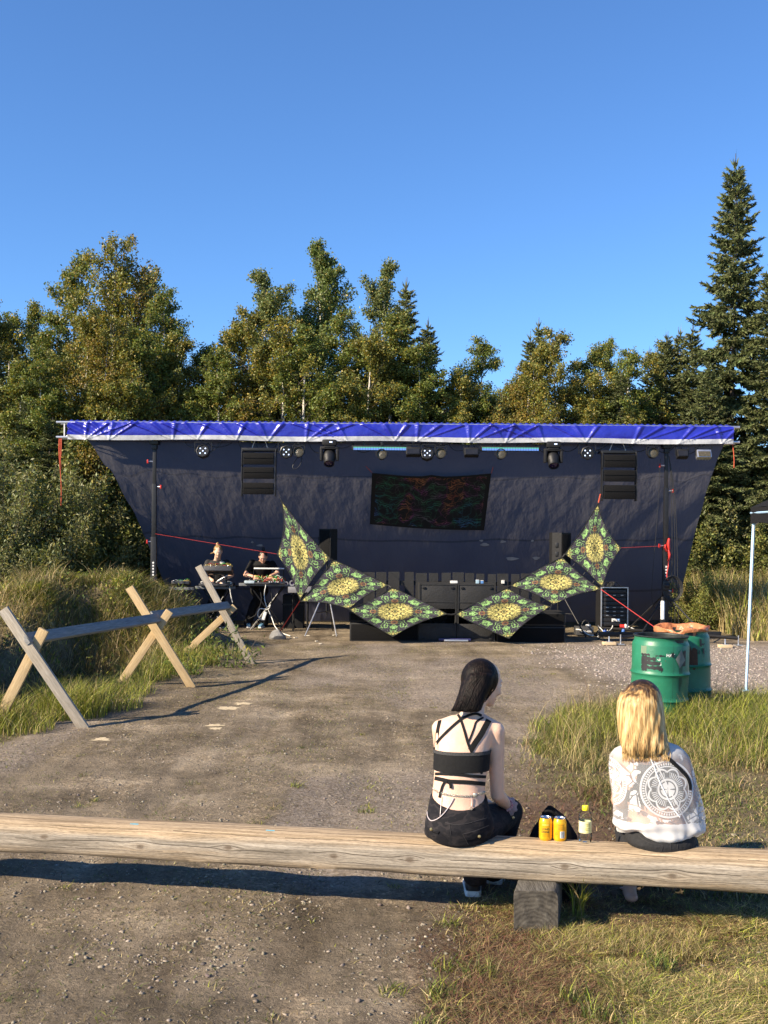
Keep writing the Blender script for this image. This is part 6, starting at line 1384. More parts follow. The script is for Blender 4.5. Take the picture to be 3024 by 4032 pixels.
# bracelet
brm = MB(); wd = (wr-el).normalized(); bx_, by_ = frame(wd)
for k in range(16): a = k*2*math.pi/16; brm.ell(el.lerp(wr, .86)+(bx_*math.cos(a)+by_*math.sin(a))*.032, (.0075,)*3, None, 8, 6)
brm.build('bead_bracelet', pmat('pink_beads', (.62, .42, .42), (.35, .10, .12), scale=60, rough=.3), p1, 180)
rings = [[el.lerp(wr, f)+(bx_*math.cos(a)+by_*math.sin(a))*(.036+.016*math.sin(math.pi*i/4)+.006*math.sin(9*a+i)) for a in [k*2*math.pi/36 for k in range(36)]] for i, f in enumerate((.95, .98, 1.03, 1.08, 1.11))]
MB().loft(rings, True, True).build('scrunchie', pmat('dusty_pink', (.42, .30, .28), (.34, .23, .21), scale=30, rough=.8), p1, 180)
# shoes
shw = pmat('shoe_white', (.74, .74, .72), (.62, .62, .6), scale=20, rough=.5); shg = pmat('shoe_grey', (.24, .25, .27), (.18, .19, .20), scale=20, rough=.6); shb = pmat('shoe_black', (.02, .02, .022), (.014, .014, .015), scale=20, rough=.4)
def shoe(parent, heel, d, L=.27, w=.045, up=.115, mats=(shb, shw, shg)):
    d = Vector((d[0], d[1], 0)).normalized(); x = Vector((d.y, -d.x, 0)); z = Vector((0, 0, 1))
    sh_ = [(0, .026, 0), (.012, .036, 0), (.06, .040, 0), (.14, .042, 0), (.20, .047, 0), (.245, .040, 0), (.268, .022, 0)]
    def ring(y, hw, z0, z1, tp): return [heel+d*y*L/.27+x*(hw*a)+z*b for a, b in ((-1, z0), (1, z0), (1.0, z0+(z1-z0)*.5), (tp, z1), (-tp, z1), (-1.0, z0+(z1-z0)*.5))]
    s0 = MB(); s0.loft([ring(y, hw+.004, .0, .030, .97) for y, hw, _ in sh_]); so_ = s0.build('shoe', mats[0], parent, 50)
    so_.data.materials[0] = mats[1]
    tops = [.105, .118, .118, .092, .068, .052, .036]
    u_ = MB(); u_.loft([ring(y+.004, hw, .026, t, .62) for (y, hw, _), t in zip(sh_, tops)]); u_.build('upper', mats[0], so_, 50)
    c = MB(); c.loft([[heel+d*(.055+.058*math.cos(a))*L/.27+x*.040*math.sin(a)+z*zz for a in [k*math.pi/9 for k in range(18)]] for zz in (.085, .115, .145)]); c.build('collar', mats[2], so_, 60)
    m = MB(); m.loft([ring(y, hw+.0015, .045, .085, .9) for y, hw in ((.055, .040), (.08, .041), (.11, .041))]); m.build('side_panel', mats[2], so_, 50)
    for k in range(4): MB().tube([heel+d*(.13+.022*k)+x*.024+z*(.094-.012*k), heel+d*(.135+.022*k)+x*-.024+z*(.094-.012*k)], .0035, 5).build('lace', mats[1], so_)
hp = g4(530, 1985, gY(*c4(530, 1985), ga(.5, 5.45))); hp.z = ga(hp.x, hp.y)+.002; shoe(p1, Vector((hp.x, hp.y, hp.z)), (.05, 1))
hp2 = g4(690, 1885, gY(*c4(690, 1885), ga(.5, 5.6))); hp2.z = ga(hp2.x, hp2.y)+.002; shoe(p1, Vector((hp2.x, hp2.y, hp2.z)), (.35, 1))
# hair
def hairmat(name, stops, scale=(60, 60, 6), rough=.35, spec=.4):
    m = bpy.data.materials.new(name); n, l = nodes_of(m); nt = m.node_tree; b = n['Principled BSDF']; b.inputs['Roughness'].default_value = rough; b.inputs['Specular IOR Level'].default_value = spec
    tc = N(nt, 'ShaderNodeTexCoord'); mp = N(nt, 'ShaderNodeMapping'); mp.inputs['Scale'].default_value = scale; l.new(tc.outputs['Object'], mp.inputs[0]); nz = N(nt, 'ShaderNodeTexNoise'); nz.inputs['Scale'].default_value = 1.6; nz.inputs['Detail'].default_value = 4; l.new(mp.outputs[0], nz.inputs['Vector'])
    at = N(nt, 'ShaderNodeAttribute', attribute_name='root'); f = mth(nt, 'ADD', nz.outputs['Fac'], mth(nt, 'MULTIPLY', at.outputs['Fac'], -.42))
    l.new(ramp(nt, f, stops), b.inputs['Base Color']); bp = N(nt, 'ShaderNodeBump'); bp.inputs['Strength'].default_value = .5; bp.inputs['Distance'].default_value = .006; l.new(nz.outputs['Fac'], bp.inputs['Height']); l.new(bp.outputs[0], b.inputs['Normal']); return m
def hair_base(me, z_top, z_root):
    a = me.attributes.new('root', 'FLOAT', 'POINT'); zz = np.zeros(len(me.vertices)*3, np.float32); me.vertices.foreach_get('co', zz); a.data.foreach_set('value', np.clip((zz[2::3]-z_root)/(z_top-z_root), 0, 1))
def strands(bvh, gen, n_, seed, name, mat, parent, ztop, zroot, w=(2.0, 4.5), gap=.002):
    """many thin locks that lie on the hair mass; gen(f, rnd) -> list of px points from crown to tip"""
    rr = random.Random(seed); m = MB()
    for i in range(n_):
        f = (i+rr.random())/n_; L = [Vector((x, y, 0)) for x, y in gen(f, rr)]; L = catmull(L, 5); ww = rr.uniform(*w); A = []; B = []; ln = len(L); g = gap+rr.uniform(0, .004)
        for k, p in enumerate(L):
            wk = ww*(1-.85*max(0, k/ln-.55)/.45); a = cast(bvh, p.x-wk/2, p.y, g); b = cast(bvh, p.x+wk/2, p.y, g)
            if a is None or b is None or (A and (a-A[-1]).length > .05): 
                if len(A) > 2: break
                A = []; B = []; continue
            A.append(a); B.append(b)
        if len(A) > 2:
            M = [(a+b)/2-((a+b)/2-camp).normalized()*.0018 for a, b in zip(A, B)]; m.grid([A, M, B])
    o = m.build(name, mat, parent, 180); hair_base(o.data, ztop, zroot); return o
hmat1 = hairmat('dark_hair', [(.3, (.003, .0025, .0025)), (.55, (.009, .0065, .006)), (.75, (.030, .018, .015))], (80, 80, 4), .5, .10)
hb = MB(); hb.ell(hc-fwd1.normalized()*.026+Vector((0, 0, .014)), (.090, .101, .104), hrot, 24, 16)
HL = [(200, 470, 700, .085, Yh+.13), (290, 432, 685, .085, Yh+.115), (370, 412, 640, .072, Yh+.085), (440, 385, 612, .052, Yh+.05), (490, 358, 596, .032, Yh+.02), (508, 348, 560, .018, Yh+.015)]
hb.loft([[p+Vector((0, 0, .006*math.sin(j*2.4))) for j, p in enumerate(ering((g4(l_, y, Yc)+g4(r_, y, Yc))/2, (g4(r_, y, Yc).x-g4(l_, y, Yc).x)/2, dp, 34, 0, .9))] for y, l_, r_, dp, Yc in HL][::-1])
hm = fuse(hb, .006, 3); zt_h, zr_h = hc.z+.12, hc.z+.08; hair_base(hm, 99, 98); ho = link('hair', hm, hmat1, p1); hbv = bvh_of(hm)
def gen1(f, rr):
    x0 = 560+f*150+rr.uniform(-8, 8); top = 118+abs(f-.3)*150; xe = 350+f*240+rr.uniform(-8, 8); ye = 512+rr.uniform(-16, 22)-max(0, f-.75)*250
    return [c4(x0, top), c4(x0*.85+(440+f*300)*.15, 210), c4(435+f*270+rr.uniform(-6, 6), 310), c4(408+f*240+rr.uniform(-6, 6), 400), c4(xe, ye)]
hb_j = BVHTree.FromPolygons([w.co.copy() for w in hm.vertices]+[w.co.copy() for w in bodyme.vertices], [list(p.vertices) for p in hm.polygons]+[[i+len(hm.vertices) for i in p.vertices] for p in bodyme.polygons])
so1 = strands(hb_j, gen1, 190, 5, 'locks', hmat1, ho, 99, 98, (2.5, 6), .001)
# ---------------------------------------------------------------- woman with blond hair
c2_ = lambda x, y: (2080+x/2.023, 2650+y/2.023)
def g2_(x, y, Y): return P(*c2_(x, y), Y)
Yb = 5.22
body2 = MB()
T2 = [(560, 900, 1060, .05, Yb+.07), (610, 760, 1200, .07, Yb+.06), (700, 740, 1230, .088, Yb+.05), (850, 760, 1225, .096, Yb+.035), (1000, 790, 1220, .094, Yb+.025), (1120, 800, 1225, .095, Yb+.02), (1240, 780, 1300, .105, Yb+.01), (1340, 775, 1330, .12, Yb), (1400, 830, 1300, .11, Yb)]
body2.loft([ering((g2_(l_, y, Yc)+g2_(r_, y, Yc))/2, (g2_(r_, y, Yc).x-g2_(l_, y, Yc).x)/2, dp, 28, 0, .92) for y, l_, r_, dp, Yc in T2][::-1])
hc2 = g2_(895, 245, Yb+.115); fwd2 = Vector((-.22, 1, -.16)); up2 = Vector((-.04, .1, 1))
body2.capsule([g2_(960, 590, Yb+.075), g2_(925, 470, Yb+.095), hc2+Vector((0, -.01, -.05))], [.062, .052, .054], 14); h2rot, h2s = head_pieces(body2, hc2, fwd2, up2)
for sx_, (ex, ey), (wx, wy) in ((748, (722, 1010), (800, 1190)), (1212, (1298, 1010), (1240, 1190))):
    s_ = g2_(sx_, 690, Yb+.07); e_ = g2_(ex, ey, Yb+.13); w_ = g2_(wx, wy, Yb+.36); body2.capsule([g2_(980+(sx_-980)*.6, 630, Yb+.06), s_], [.044, .046], 12); body2.capsule([s_, s_.lerp(e_, .5), e_], [.046, .043, .037], 14); body2.capsule([e_, e_.lerp(w_, .4), w_], [.040, .038, .025], 14); hand_pieces(body2, w_, Vector((.1, .9, -.3)), Vector((0, .3, 1)), 1 if sx_ < 1000 else -1, .95, .6)
hR, kR, aR = g2_(1200, 1380, Yb+.05), g2_(1200, 1270, Yb+.50), g2_(1130, 1745, Yb+.42); hL, kL, aL = g2_(880, 1380, Yb+.05), g2_(790, 1260, Yb+.48), g2_(812, 1755, Yb+.24)
for h_, k_, a_ in ((hR, kR, aR), (hL, kL, aL)):
    body2.capsule([h_, h_.lerp(k_, .5), k_], [.085, .072, .055], 14); body2.capsule([k_, k_.lerp(a_, .35), a_], [.053, .052, .032], 14)
    f0 = a_.copy(); f0.z = ga(a_.x, a_.y)+.045; body2.capsule([a_, f0], [.033, .034], 12); t0 = f0+Vector((.02, .13, -.018)); body2.capsule([f0+Vector((0, -.03, -.012)), f0+Vector((.01, .06, -.012)), t0], [.030, .032, .024], 12, 1.15, .8)
    for q in range(5): b0 = t0+Vector(((q-2)*.015, .01, -.006)); body2.capsule([b0, b0+Vector((.002*(q-2), .032-.004*abs(q-1), -.004))], [.0085, .0075], 8)
b2me = fuse(body2, .0068, 5); p2 = link('person', b2me, skin2); tag(p2, 'seated person with wavy blond hair and a white lace shawl top', 'person'); eyes(p2, hc2, h2rot, h2s)
# black tank top and jeans
tk = MB(); tk.loft([ering((g2_(l_, y, Yc)+g2_(r_, y, Yc))/2, (g2_(r_, y, Yc).x-g2_(l_, y, Yc).x)/2+.004, dp+.007, 28, 0, .92) for y, l_, r_, dp, Yc in ((700, 775, 1200, .088, Yb+.05), (850, 780, 1215, .096, Yb+.035), (960, 785, 1216, .094, Yb+.027), (1020, 790, 1218, .094, Yb+.025))][::-1], True, False); tk.build('tank_top', pmat('charcoal_top', (.025, .028, .032), (.018, .02, .023), scale=50, rough=.9), p2, 180)
jn = MB(); jn.loft([ering((g2_(l_, y, Yc)+g2_(r_, y, Yc))/2, (g2_(r_, y, Yc).x-g2_(l_, y, Yc).x)/2, dp, 30, 0, .92) for y, l_, r_, dp, Yc in ((1190, 785, 1270, .105, Yb+.015), (1260, 772, 1318, .115, Yb+.005), (1330, 772, 1336, .128, Yb-.005), (1390, 815, 1322, .125, Yb-.005), (1432, 900, 1270, .10, Yb))][::-1])
for h_, k_, a_ in ((hR, kR, aR), (hL, kL, aL)): jn.capsule([h_, h_.lerp(k_, .5), k_], [.098, .084, .068], 16); jn.capsule([k_, k_.lerp(a_, .4), k_.lerp(a_, .8)], [.064, .060, .048], 16)
jme = fuse(jn, .0075, 4); jm = pmat('black_denim', (.012, .012, .0135), (.007, .007, .008), scale=30, rough=.85, bump=.25, bscale=80); jo = link('jeans', jme, jm, p2); jbv = bvh_of(jme)
for pts in ([(880, 1300), (960, 1350), (1060, 1370), (1075, 1380)], [(1075, 1380), (1060, 1420), (1050, 1432)], [(1130, 1330), (1135, 1390), (1140, 1428)], [(1195, 1345), (1190, 1400)]): ribbon(jbv, [c2_(*q) for q in pts], 1.4, .0015, 'seam', seamm, jo)
# shawl top, partly see-through lace
lace_m = bpy.data.materials.new('white_lace'); n, l = nodes_of(lace_m); nt = lace_m.node_tree; b = n['Principled BSDF']; b.inputs['Roughness'].default_value = .8; b.inputs['Base Color'].default_value = (.70, .70, .70, 1); b.inputs['Specular IOR Level'].default_value = .2
uv = N(nt, 'ShaderNodeUVMap'); sx = N(nt, 'ShaderNodeSeparateXYZ'); l.new(uv.outputs[0], sx.inputs[0]); u0, v0 = sx.outputs[0], sx.outputs[1]
def polar(cx, cy, ax=1.0, ay=1.0):
    dx = mth(nt, 'MULTIPLY', mth(nt, 'SUBTRACT', u0, cx), ax); dy = mth(nt, 'MULTIPLY', mth(nt, 'SUBTRACT', v0, cy), ay)
    return mth(nt, 'SQRT', mth(nt, 'ADD', mth(nt, 'MULTIPLY', dx, dx), mth(nt, 'MULTIPLY', dy, dy))), mth(nt, 'ARCTAN2', dy, dx)
def band(r_, a, b_): return mth(nt, 'MULTIPLY', mth(nt, 'GREATER_THAN', r_, a), mth(nt, 'LESS_THAN', r_, b_))
def mandala(cx, cy, s, ax=1.0):
    r_, th_ = polar(cx, cy, ax/s, 1/s)
    o = mth(nt, 'MAXIMUM', band(r_, .93, 1.0), band(r_, .77, .81))
    o = mth(nt, 'MAXIMUM', o, mth(nt, 'MULTIPLY', band(r_, .83, .91), mth(nt, 'GREATER_THAN', mth(nt, 'SINE', mth(nt, 'MULTIPLY', th_, 62.0)), -.1)))
    pet = mth(nt, 'ADD', .60, mth(nt, 'MULTIPLY', mth(nt, 'ABSOLUTE', mth(nt, 'SINE', mth(nt, 'MULTIPLY', th_, 4.0))), .13))
    o = mth(nt, 'MAXIMUM', o, mth(nt, 'MULTIPLY', mth(nt, 'LESS_THAN', mth(nt, 'ABSOLUTE', mth(nt, 'SUBTRACT', r_, pet)), .035), 1.0))
    spk = mth(nt, 'MULTIPLY', mth(nt, 'GREATER_THAN', mth(nt, 'SINE', mth(nt, 'MULTIPLY', th_, 48.0)), -.15), band(r_, .40, .60)); o = mth(nt, 'MAXIMUM', o, mth(nt, 'MULTIPLY', spk, .85))
    dia = mth(nt, 'MULTIPLY', mth(nt, 'GREATER_THAN', mth(nt, 'COSINE', mth(nt, 'MULTIPLY', th_, 4.0)), .80), band(r_, .42, .58)); o = mth(nt, 'SUBTRACT', o, dia, clamp=True)
    o = mth(nt, 'MAXIMUM', o, band(r_, .30, .38)); inn = mth(nt, 'MULTIPLY', mth(nt, 'LESS_THAN', r_, .26), mth(nt, 'GREATER_THAN', mth(nt, 'ABSOLUTE', mth(nt, 'SINE', mth(nt, 'MULTIPLY', th_, 2.0))), .22)); return mth(nt, 'MAXIMUM', o, inn), r_
ma, mr = mandala(1.06, .88, .218); mb_, _ = mandala(.62, .86, .20, 1.5); mc_, _ = mandala(1.52, .90, .20, 1.3)
lz = N(nt, 'ShaderNodeTexVoronoi', feature='DISTANCE_TO_EDGE'); lz.inputs['Scale'].default_value = 13; l.new(uv.outputs[0], lz.inputs['Vector'])
ln_ = N(nt, 'ShaderNodeTexNoise'); ln_.inputs['Scale'].default_value = 7; ln_.inputs['Detail'].default_value = 3; l.new(uv.outputs[0], ln_.inputs['Vector'])
flow = mth(nt, 'MULTIPLY', mth(nt, 'GREATER_THAN', ln_.outputs['Fac'], .545), mth(nt, 'GREATER_THAN', lz.outputs['Distance'], .05))
flow = mth(nt, 'MULTIPLY', flow, mth(nt, 'GREATER_THAN', mr, 1.06))
hem = ramp(nt, v0, [(0.0, (.95, .95, .95)), (.60, (.95, .95, .95)), (.66, (0, 0, 0)), (1.0, (0, 0, 0))])
hem2 = mth(nt, 'GREATER_THAN', mth(nt, 'ADD', v0, mth(nt, 'MULTIPLY', ln_.outputs['Fac'], .10)), 1.195)
den = mth(nt, 'MAXIMUM', mth(nt, 'MAXIMUM', ma, mb_), mth(nt, 'MAXIMUM', mc_, flow)); den = mth(nt, 'MAXIMUM', den, mth(nt, 'MAXIMUM', hem, hem2), clamp=True)
seamx = mth(nt, 'LESS_THAN', mth(nt, 'ABSOLUTE', mth(nt, 'SUBTRACT', mth(nt, 'SUBTRACT', u0, .95), mth(nt, 'MULTIPLY', mth(nt, 'SUBTRACT', v0, .64), .51))), .006); den = mth(nt, 'MAXIMUM', den, seamx)
thread = N(nt, 'ShaderNodeTexNoise'); thread.inputs['Scale'].default_value = 220; l.new(uv.outputs[0], thread.inputs['Vector'])
al = mth(nt, 'ADD', mth(nt, 'MULTIPLY', den, .66), .32); al = mth(nt, 'ADD', al, mth(nt, 'MULTIPLY', mth(nt, 'SUBTRACT', thread.outputs['Fac'], .5), .25), clamp=True)
tb = N(nt, 'ShaderNodeBsdfTranslucent'); tb.inputs[0].default_value = (.62, .62, .62, 1); m1 = N(nt, 'ShaderNodeMixShader'); m1.inputs[0].default_value = .3; l.new(b.outputs[0], m1.inputs[1]); l.new(tb.outputs[0], m1.inputs[2])
tp_ = N(nt, 'ShaderNodeBsdfTransparent'); m2 = N(nt, 'ShaderNodeMixShader'); l.new(al, m2.inputs[0]); l.new(tp_.outputs[0], m2.inputs[1]); l.new(m1.outputs[0], m2.inputs[2]); l.new(m2.outputs[0], n['Material Output'].inputs[0])
bp = N(nt, 'ShaderNodeBump'); bp.inputs['Strength'].default_value = .5; bp.inputs['Distance'].default_value = .004; l.new(den, bp.inputs['Height']); l.new(bp.outputs[0], b.inputs['Normal'])
SH = [(545, 880, 1090, .062, .068), (575, 770, 1190, .078, .064), (610, 690, 1235, .088, .06), (660, 645, 1275, .100, .055), (740, 640, 1305, .112, .048), (850, 655, 1335, .122, .04), (960, 668, 1360, .130, .034), (1060, 678, 1380, .136, .03), (1140, 685, 1395, .140, .025), (1200, 692, 1398, .142, .02), (1235, 700, 1390, .142, .015), (1265, 715, 1372, .138, .012), (1286, 735, 1345, .128, .015)]
NJ = 120; fine_y = np.linspace(545, 1286, 46); rows = []; uvs = []
for y in fine_y:
    q = np.array([s[0] for s in SH]); l_, r_, dp, dY = [float(np.interp(y, q, [s[i] for s in SH])) for i in (1, 2, 3, 4)]
    a, b_ = g2_(l_, y, Yb+dY), g2_(r_, y, Yb+dY); c = (a+b_)/2; hw = (b_.x-a.x)/2; row = []; t = (y-545)/741
    for j in range(NJ):
        th_ = 2*math.pi*j/NJ; ca, sa = math.cos(th_), math.sin(th_); rip = 1+.020*math.sin(11*th_+t*5)*t+.016*math.sin(23*th_-t*9)*t**2+.012*math.sin(5*th_+t*13)
        bulge = .010*math.sin(t*38+2*math.sin(th_*3))*max(0, t-.78)/.22
        x = math.copysign(abs(ca)**.88, ca)*(hw*rip+bulge); yv = math.copysign(abs(sa)**.88, sa)*(dp*rip+bulge)
        z = 0
        if y > 1170: z = .045*((y-1170)/116)*math.exp(-((th_-4.05)/.42)**2) - .012*((y-1170)/116)*math.sin(th_*3+1)
        p = c+Vector((x, yv, z)); row.append(p)
        uvs.append((l_+(r_-l_)*(x/hw*.5+.5) if sa <= 0 else 2000+l_+(r_-l_)*(x/hw*.5+.5), y))
    rows.append(row)
sm = MB(); sm.loft(rows, True, False); so_ = sm.build('lace_shawl', lace_m, p2, 180); me = so_.data; uvl = me.uv_layers.new(name='UVMap'); uu = np.array(uvs, np.float32)/1000
li = np.zeros(len(me.loops), np.int32); me.loops.foreach_get('vertex_index', li); uvl.data.foreach_set('uv', uu[li].ravel())
sbv = bvh_of(me, off(p2))
ribbon(sbv, [c2_(*q) for q in ((1060, 610), (1085, 650), (1140, 700), (1210, 765), (1268, 830), (1290, 890), (1292, 930))], (17, 12), .003, 'bag_strap', blackcl, p2)
for pts in ([(955, 640), (1000, 740), (1040, 850), (1100, 975), (1160, 1085), (1210, 1150)],): ribbon(sbv, [c2_(*q) for q in pts], 4.5, .003, 'seam_cord', pmat('white_cord', (.8, .8, .8), rough=.8), p2)
# hair
hmat2 = hairmat('blond_hair', [(.10, (.02, .012, .008)), (.30, (.11, .06, .025)), (.44, (.34, .21, .08)), (.58, (.55, .38, .17)), (.72, (.68, .52, .30))], (38, 38, 2.0), .45, .25)
hb2 = MB(); hb2.ell(hc2-fwd2.normalized()*.022+Vector((0, 0, .016)), (.094, .104, .106), h2rot, 26, 18)
H2 = [(150, 745, 1025, .095, .095), (230, 712, 1066, .105, .085), (330, 706, 1082, .100, .07), (430, 714, 1090, .088, .05), (520, 724, 1108, .070, .025), (590, 740, 1126, .052, .0), (640, 768, 1112, .036, -.012), (668, 820, 1070, .020, -.018)]
hb2.loft([[p+Vector((.0, -.004*math.sin(j*1.9+y*.03)*(1 if math.sin(2*math.pi*j/52) < 0 else 0), .012*math.sin(j*1.3) if y > 630 else 0)) for j, p in enumerate(ering((g2_(l_, y, Yb+dY)+g2_(r_, y, Yb+dY))/2, (g2_(r_, y, Yb+dY).x-g2_(l_, y, Yb+dY).x)/2, dp, 52, 0, .92))] for y, l_, r_, dp, dY in H2][::-1])
hm2 = fuse(hb2, .0055, 2); zt2_, zr2_ = g2_(0, 85, Yb).z, g2_(0, 210, Yb).z; hair_base(hm2, zt2_, zr2_); ho2 = link('hair', hm2, hmat2, p2); hbv2 = bvh_of(hm2)
def gen2(f, rr):
    am = 10+16*rr.random(); ph = rr.random()*6.28; xm = 715+f*365; xe = 745+f*375+rr.uniform(-15, 15); pts = [c2_(895+(f-.5)*150+rr.uniform(-6, 6), 100+abs(f-.5)**2*160)]
    for i, y in enumerate((150, 215, 290, 365, 440, 510, 580, 645, 700)):
        t = i/8; x = (895+(f-.5)*300)*(1-min(1, t*3))+xm*min(1, t*3) if t < .34 else xm*(1-(t-.34)/.66)+xe*(t-.34)/.66
        pts.append(c2_(x+am*t*math.sin(ph+t*11), y+(rr.uniform(-25, 15) if i == 8 else 0)))
    return pts
def joined(meshes):
    v = []; f = []
    for q, o_ in meshes:
        b0 = len(v); v += [w.co+o_ for w in q.vertices]; f += [[b0+i for i in p.vertices] for p in q.polygons]
    return BVHTree.FromPolygons(v, f)
hs_bv = joined([(hm2, Vector()), (so_.data, off(p2))])
strands(hs_bv, gen2, 260, 6, 'locks', hmat2, ho2, zt2_, zr2_, (2.5, 7.5), .002)
# black shoe of the other foot (dark shape left of the ankle)
# ---------------------------------------------------------------- the two musicians
def musician(label, head, fwd, shL, shR, elL, elR, wrL, wrR, hip, kneeL, kneeR, ankL, ankR, hw, skin, shirt, trouser, shoes, sleeves=.62):
    mb = MB(); ch_ = (shL+shR)/2; up_ = Vector((0, 0, 1))
    rot, s = head_pieces(mb, head, fwd, up_, 1.05)
    f = Vector((0, -1, 0))
    def rr_(c, rx, ry): return ering(c, rx, ry, 24, 0, .9)
    top_ = ch_+Vector((0, .0, .03)); sw = (shR-shL).length/2
    tr2 = [(hip, hw, .115), (hip.lerp(ch_, .35), hw*.95, .12), (hip.lerp(ch_, .75), sw*.98, .125), (ch_+Vector((0, 0, -.03)), sw*1.0, .11), (top_+Vector((0, 0, .015)), sw*.6, .075)]
    mb.loft([rr_(*q) for q in tr2]); mb.capsule([top_, top_.lerp(head, .5), head+Vector((0, .02, -.04))], [.068, .060, .060], 12)
    for a, e, w, sd in ((shL, elL, wrL, 1), (shR, elR, wrR, -1)):
        mb.capsule([a, a.lerp(e, .5), e], [.058, .050, .043], 12); mb.capsule([e, e.lerp(w, .4), w], [.043, .041, .029], 12); hand_pieces(mb, w, Vector((-.25*sd*-1, -.75, -.35)), Vector((0, -.3, 1)), sd, 1.08, .5)
    for k_, a_, sd in ((kneeL, ankL, -1), (kneeR, ankR, 1)):
        h_ = hip+Vector((sd*hw*.5, 0, -.05)); mb.capsule([h_, h_.lerp(k_, .5), k_], [.088, .075, .058], 12); mb.capsule([k_, k_.lerp(a_, .4), a_], [.057, .055, .038], 12)
    me = fuse(mb, .011, 4); o = link('person', me, skin); tag(o, label, 'person', None); eyes(o, head, rot, s)
    st = MB(); st.loft([rr_(c+Vector((0, 0, -.02 if i == 0 else 0)), rx+.018, ry+.018) for i, (c, rx, ry) in enumerate(tr2)])
    for a, e in ((shL, elL), (shR, elR)): st.capsule([a, a.lerp(e, sleeves*.5), a.lerp(e, sleeves)], [.066, .064, .062], 14)
    link('shirt', fuse(st, .011, 3), shirt, o)
    tm2 = MB(); tm2.loft([rr_(hip+Vector((0, 0, -.10)), hw+.014, .125), rr_(hip+Vector((0, 0, .03)), hw+.012, .125)])
    for k_, a_, sd in ((kneeL, ankL, -1), (kneeR, ankR, 1)): h_ = hip+Vector((sd*hw*.5, 0, -.05)); tm2.capsule([h_, h_.lerp(k_, .5), k_], [.108, .100, .088], 12); tm2.capsule([k_, k_.lerp(a_, .5), a_+Vector((0, 0, .02))], [.086, .084, .082], 12)
    link('trousers', fuse(tm2, .012, 3), trouser, o)
    for a_ in (ankL, ankR): shoe(o, Vector((a_.x, a_.y+.08, ga(a_.x, a_.y)+.002)), (.15 if a_ is ankR else -.25, -1), .29, .048, .115, shoes)
    return o, rot
def J(x, y, Y): return cj(x, y, Y)
floral = bpy.data.materials.new('floral_shirt'); n, l = nodes_of(floral); nt = floral.node_tree; b = n['Principled BSDF']; b.inputs['Roughness'].default_value = .85
tc = N(nt, 'ShaderNodeTexCoord'); vz = N(nt, 'ShaderNodeTexVoronoi'); vz.inputs['Scale'].default_value = 5.5; l.new(tc.outputs['Object'], vz.inputs['Vector']); nz = N(nt, 'ShaderNodeTexNoise'); nz.inputs['Scale'].default_value = 28; l.new(tc.outputs['Object'], nz.inputs['Vector'])
fm_ = mth(nt, 'LESS_THAN', mth(nt, 'ADD', vz.outputs['Distance'], mth(nt, 'MULTIPLY', nz.outputs['Fac'], .28)), .40); l.new(mixc(nt, fm_, (.016, .016, .018), (.62, .60, .55)), b.inputs['Base Color'])
blue_sh = pmat('blue_suede', (.10, .22, .34), (.07, .16, .26), scale=20, rough=.7)
hd = J(660, 232, 21.02)
m1, r1 = musician('standing musician with tied light hair and a black floral shirt', hd, Vector((.16, -.9, -.36)), J(745, 345, 21.25), J(560, 345, 21.25), J(800, 470, 21.1), J(505, 470, 21.1), J(700, 528, 20.98), J(610, 525, 20.98), J(650, 600, 21.38), J(720, 790, 21.30), J(575, 790, 21.30), J(735, 975, 21.36), J(560, 975, 21.36), .165, skin1, floral, blackcl, (shb, shw, shg))
# in `musician` the L side is the one with larger x here, so that thumbs face inwards
hmat3 = hairmat('light_hair', [(.25, (.12, .07, .03)), (.55, (.30, .19, .085)), (.8, (.45, .31, .16))], (60, 60, 60)); hmat4 = hairmat('brown_hair', [(.25, (.010, .007, .006)), (.55, (.03, .02, .016)), (.8, (.06, .04, .03))], (60, 60, 60))
def cap_hair(o, head, rot, mat, bun, extra=()):
    m = MB(); m.ell(head+rot @ Vector((0, -.016, .040)), (.085, .095, .080), rot, 20, 14)
    for q in (-1, 1): m.ell(head+rot @ Vector((q*.066, -.03, -.01)), (.022, .055, .055), rot, 12, 8)
    m.ell(bun, (.035, .035, .045), None, 12, 8)
    for a, b_ in extra: m.capsule([a, b_], [.016, .010], 8)
    me = fuse(m, .008, 2); hair_base(me, 99, 98); link('hair', me, mat, o)
cap_hair(m1, hd, r1, hmat3, hd+Vector((-.02, .06, .135)), [(hd+Vector((-.08, .0, -.02)), J(585, 255, 21.12))])
hd2 = J(1112, 285, 20.98)
m2, r2 = musician('standing musician with a dark hair bun and black shirt bending over wires', hd2, Vector((.05, -.84, -.48)), J(1205, 355, 21.2), J(1005, 345, 21.2), J(1262, 455, 21.08), J(935, 470, 21.1), J(1185, 480, 20.92), J(1045, 492, 20.92), J(1075, 600, 21.42), J(1130, 790, 21.40), J(1010, 790, 21.38), J(1125, 965, 21.48), J(960, 965, 21.48), .160, skin2, blackcl, blackcl, (blue_sh, shw, blue_sh))
cap_hair(m2, hd2, r2, hmat4, hd2+Vector((.0, .05, .145)))
gl_ = MB()
for q in (-1, 1): gl_.lathe([(.019+.002*math.cos(a), .002*math.sin(a)) for a in [k*math.pi/3 for k in range(7)]], 14, hd2+r2 @ Vector((q*.031, .100, .004)), r2 @ Matrix.Rotation(R(90), 3, 'X'))
gl_.tube([hd2+r2 @ Vector((-.012, .102, .006)), hd2+r2 @ Vector((.012, .102, .006))], .002, 5); gl_.build('glasses', blackm, m2, 180)
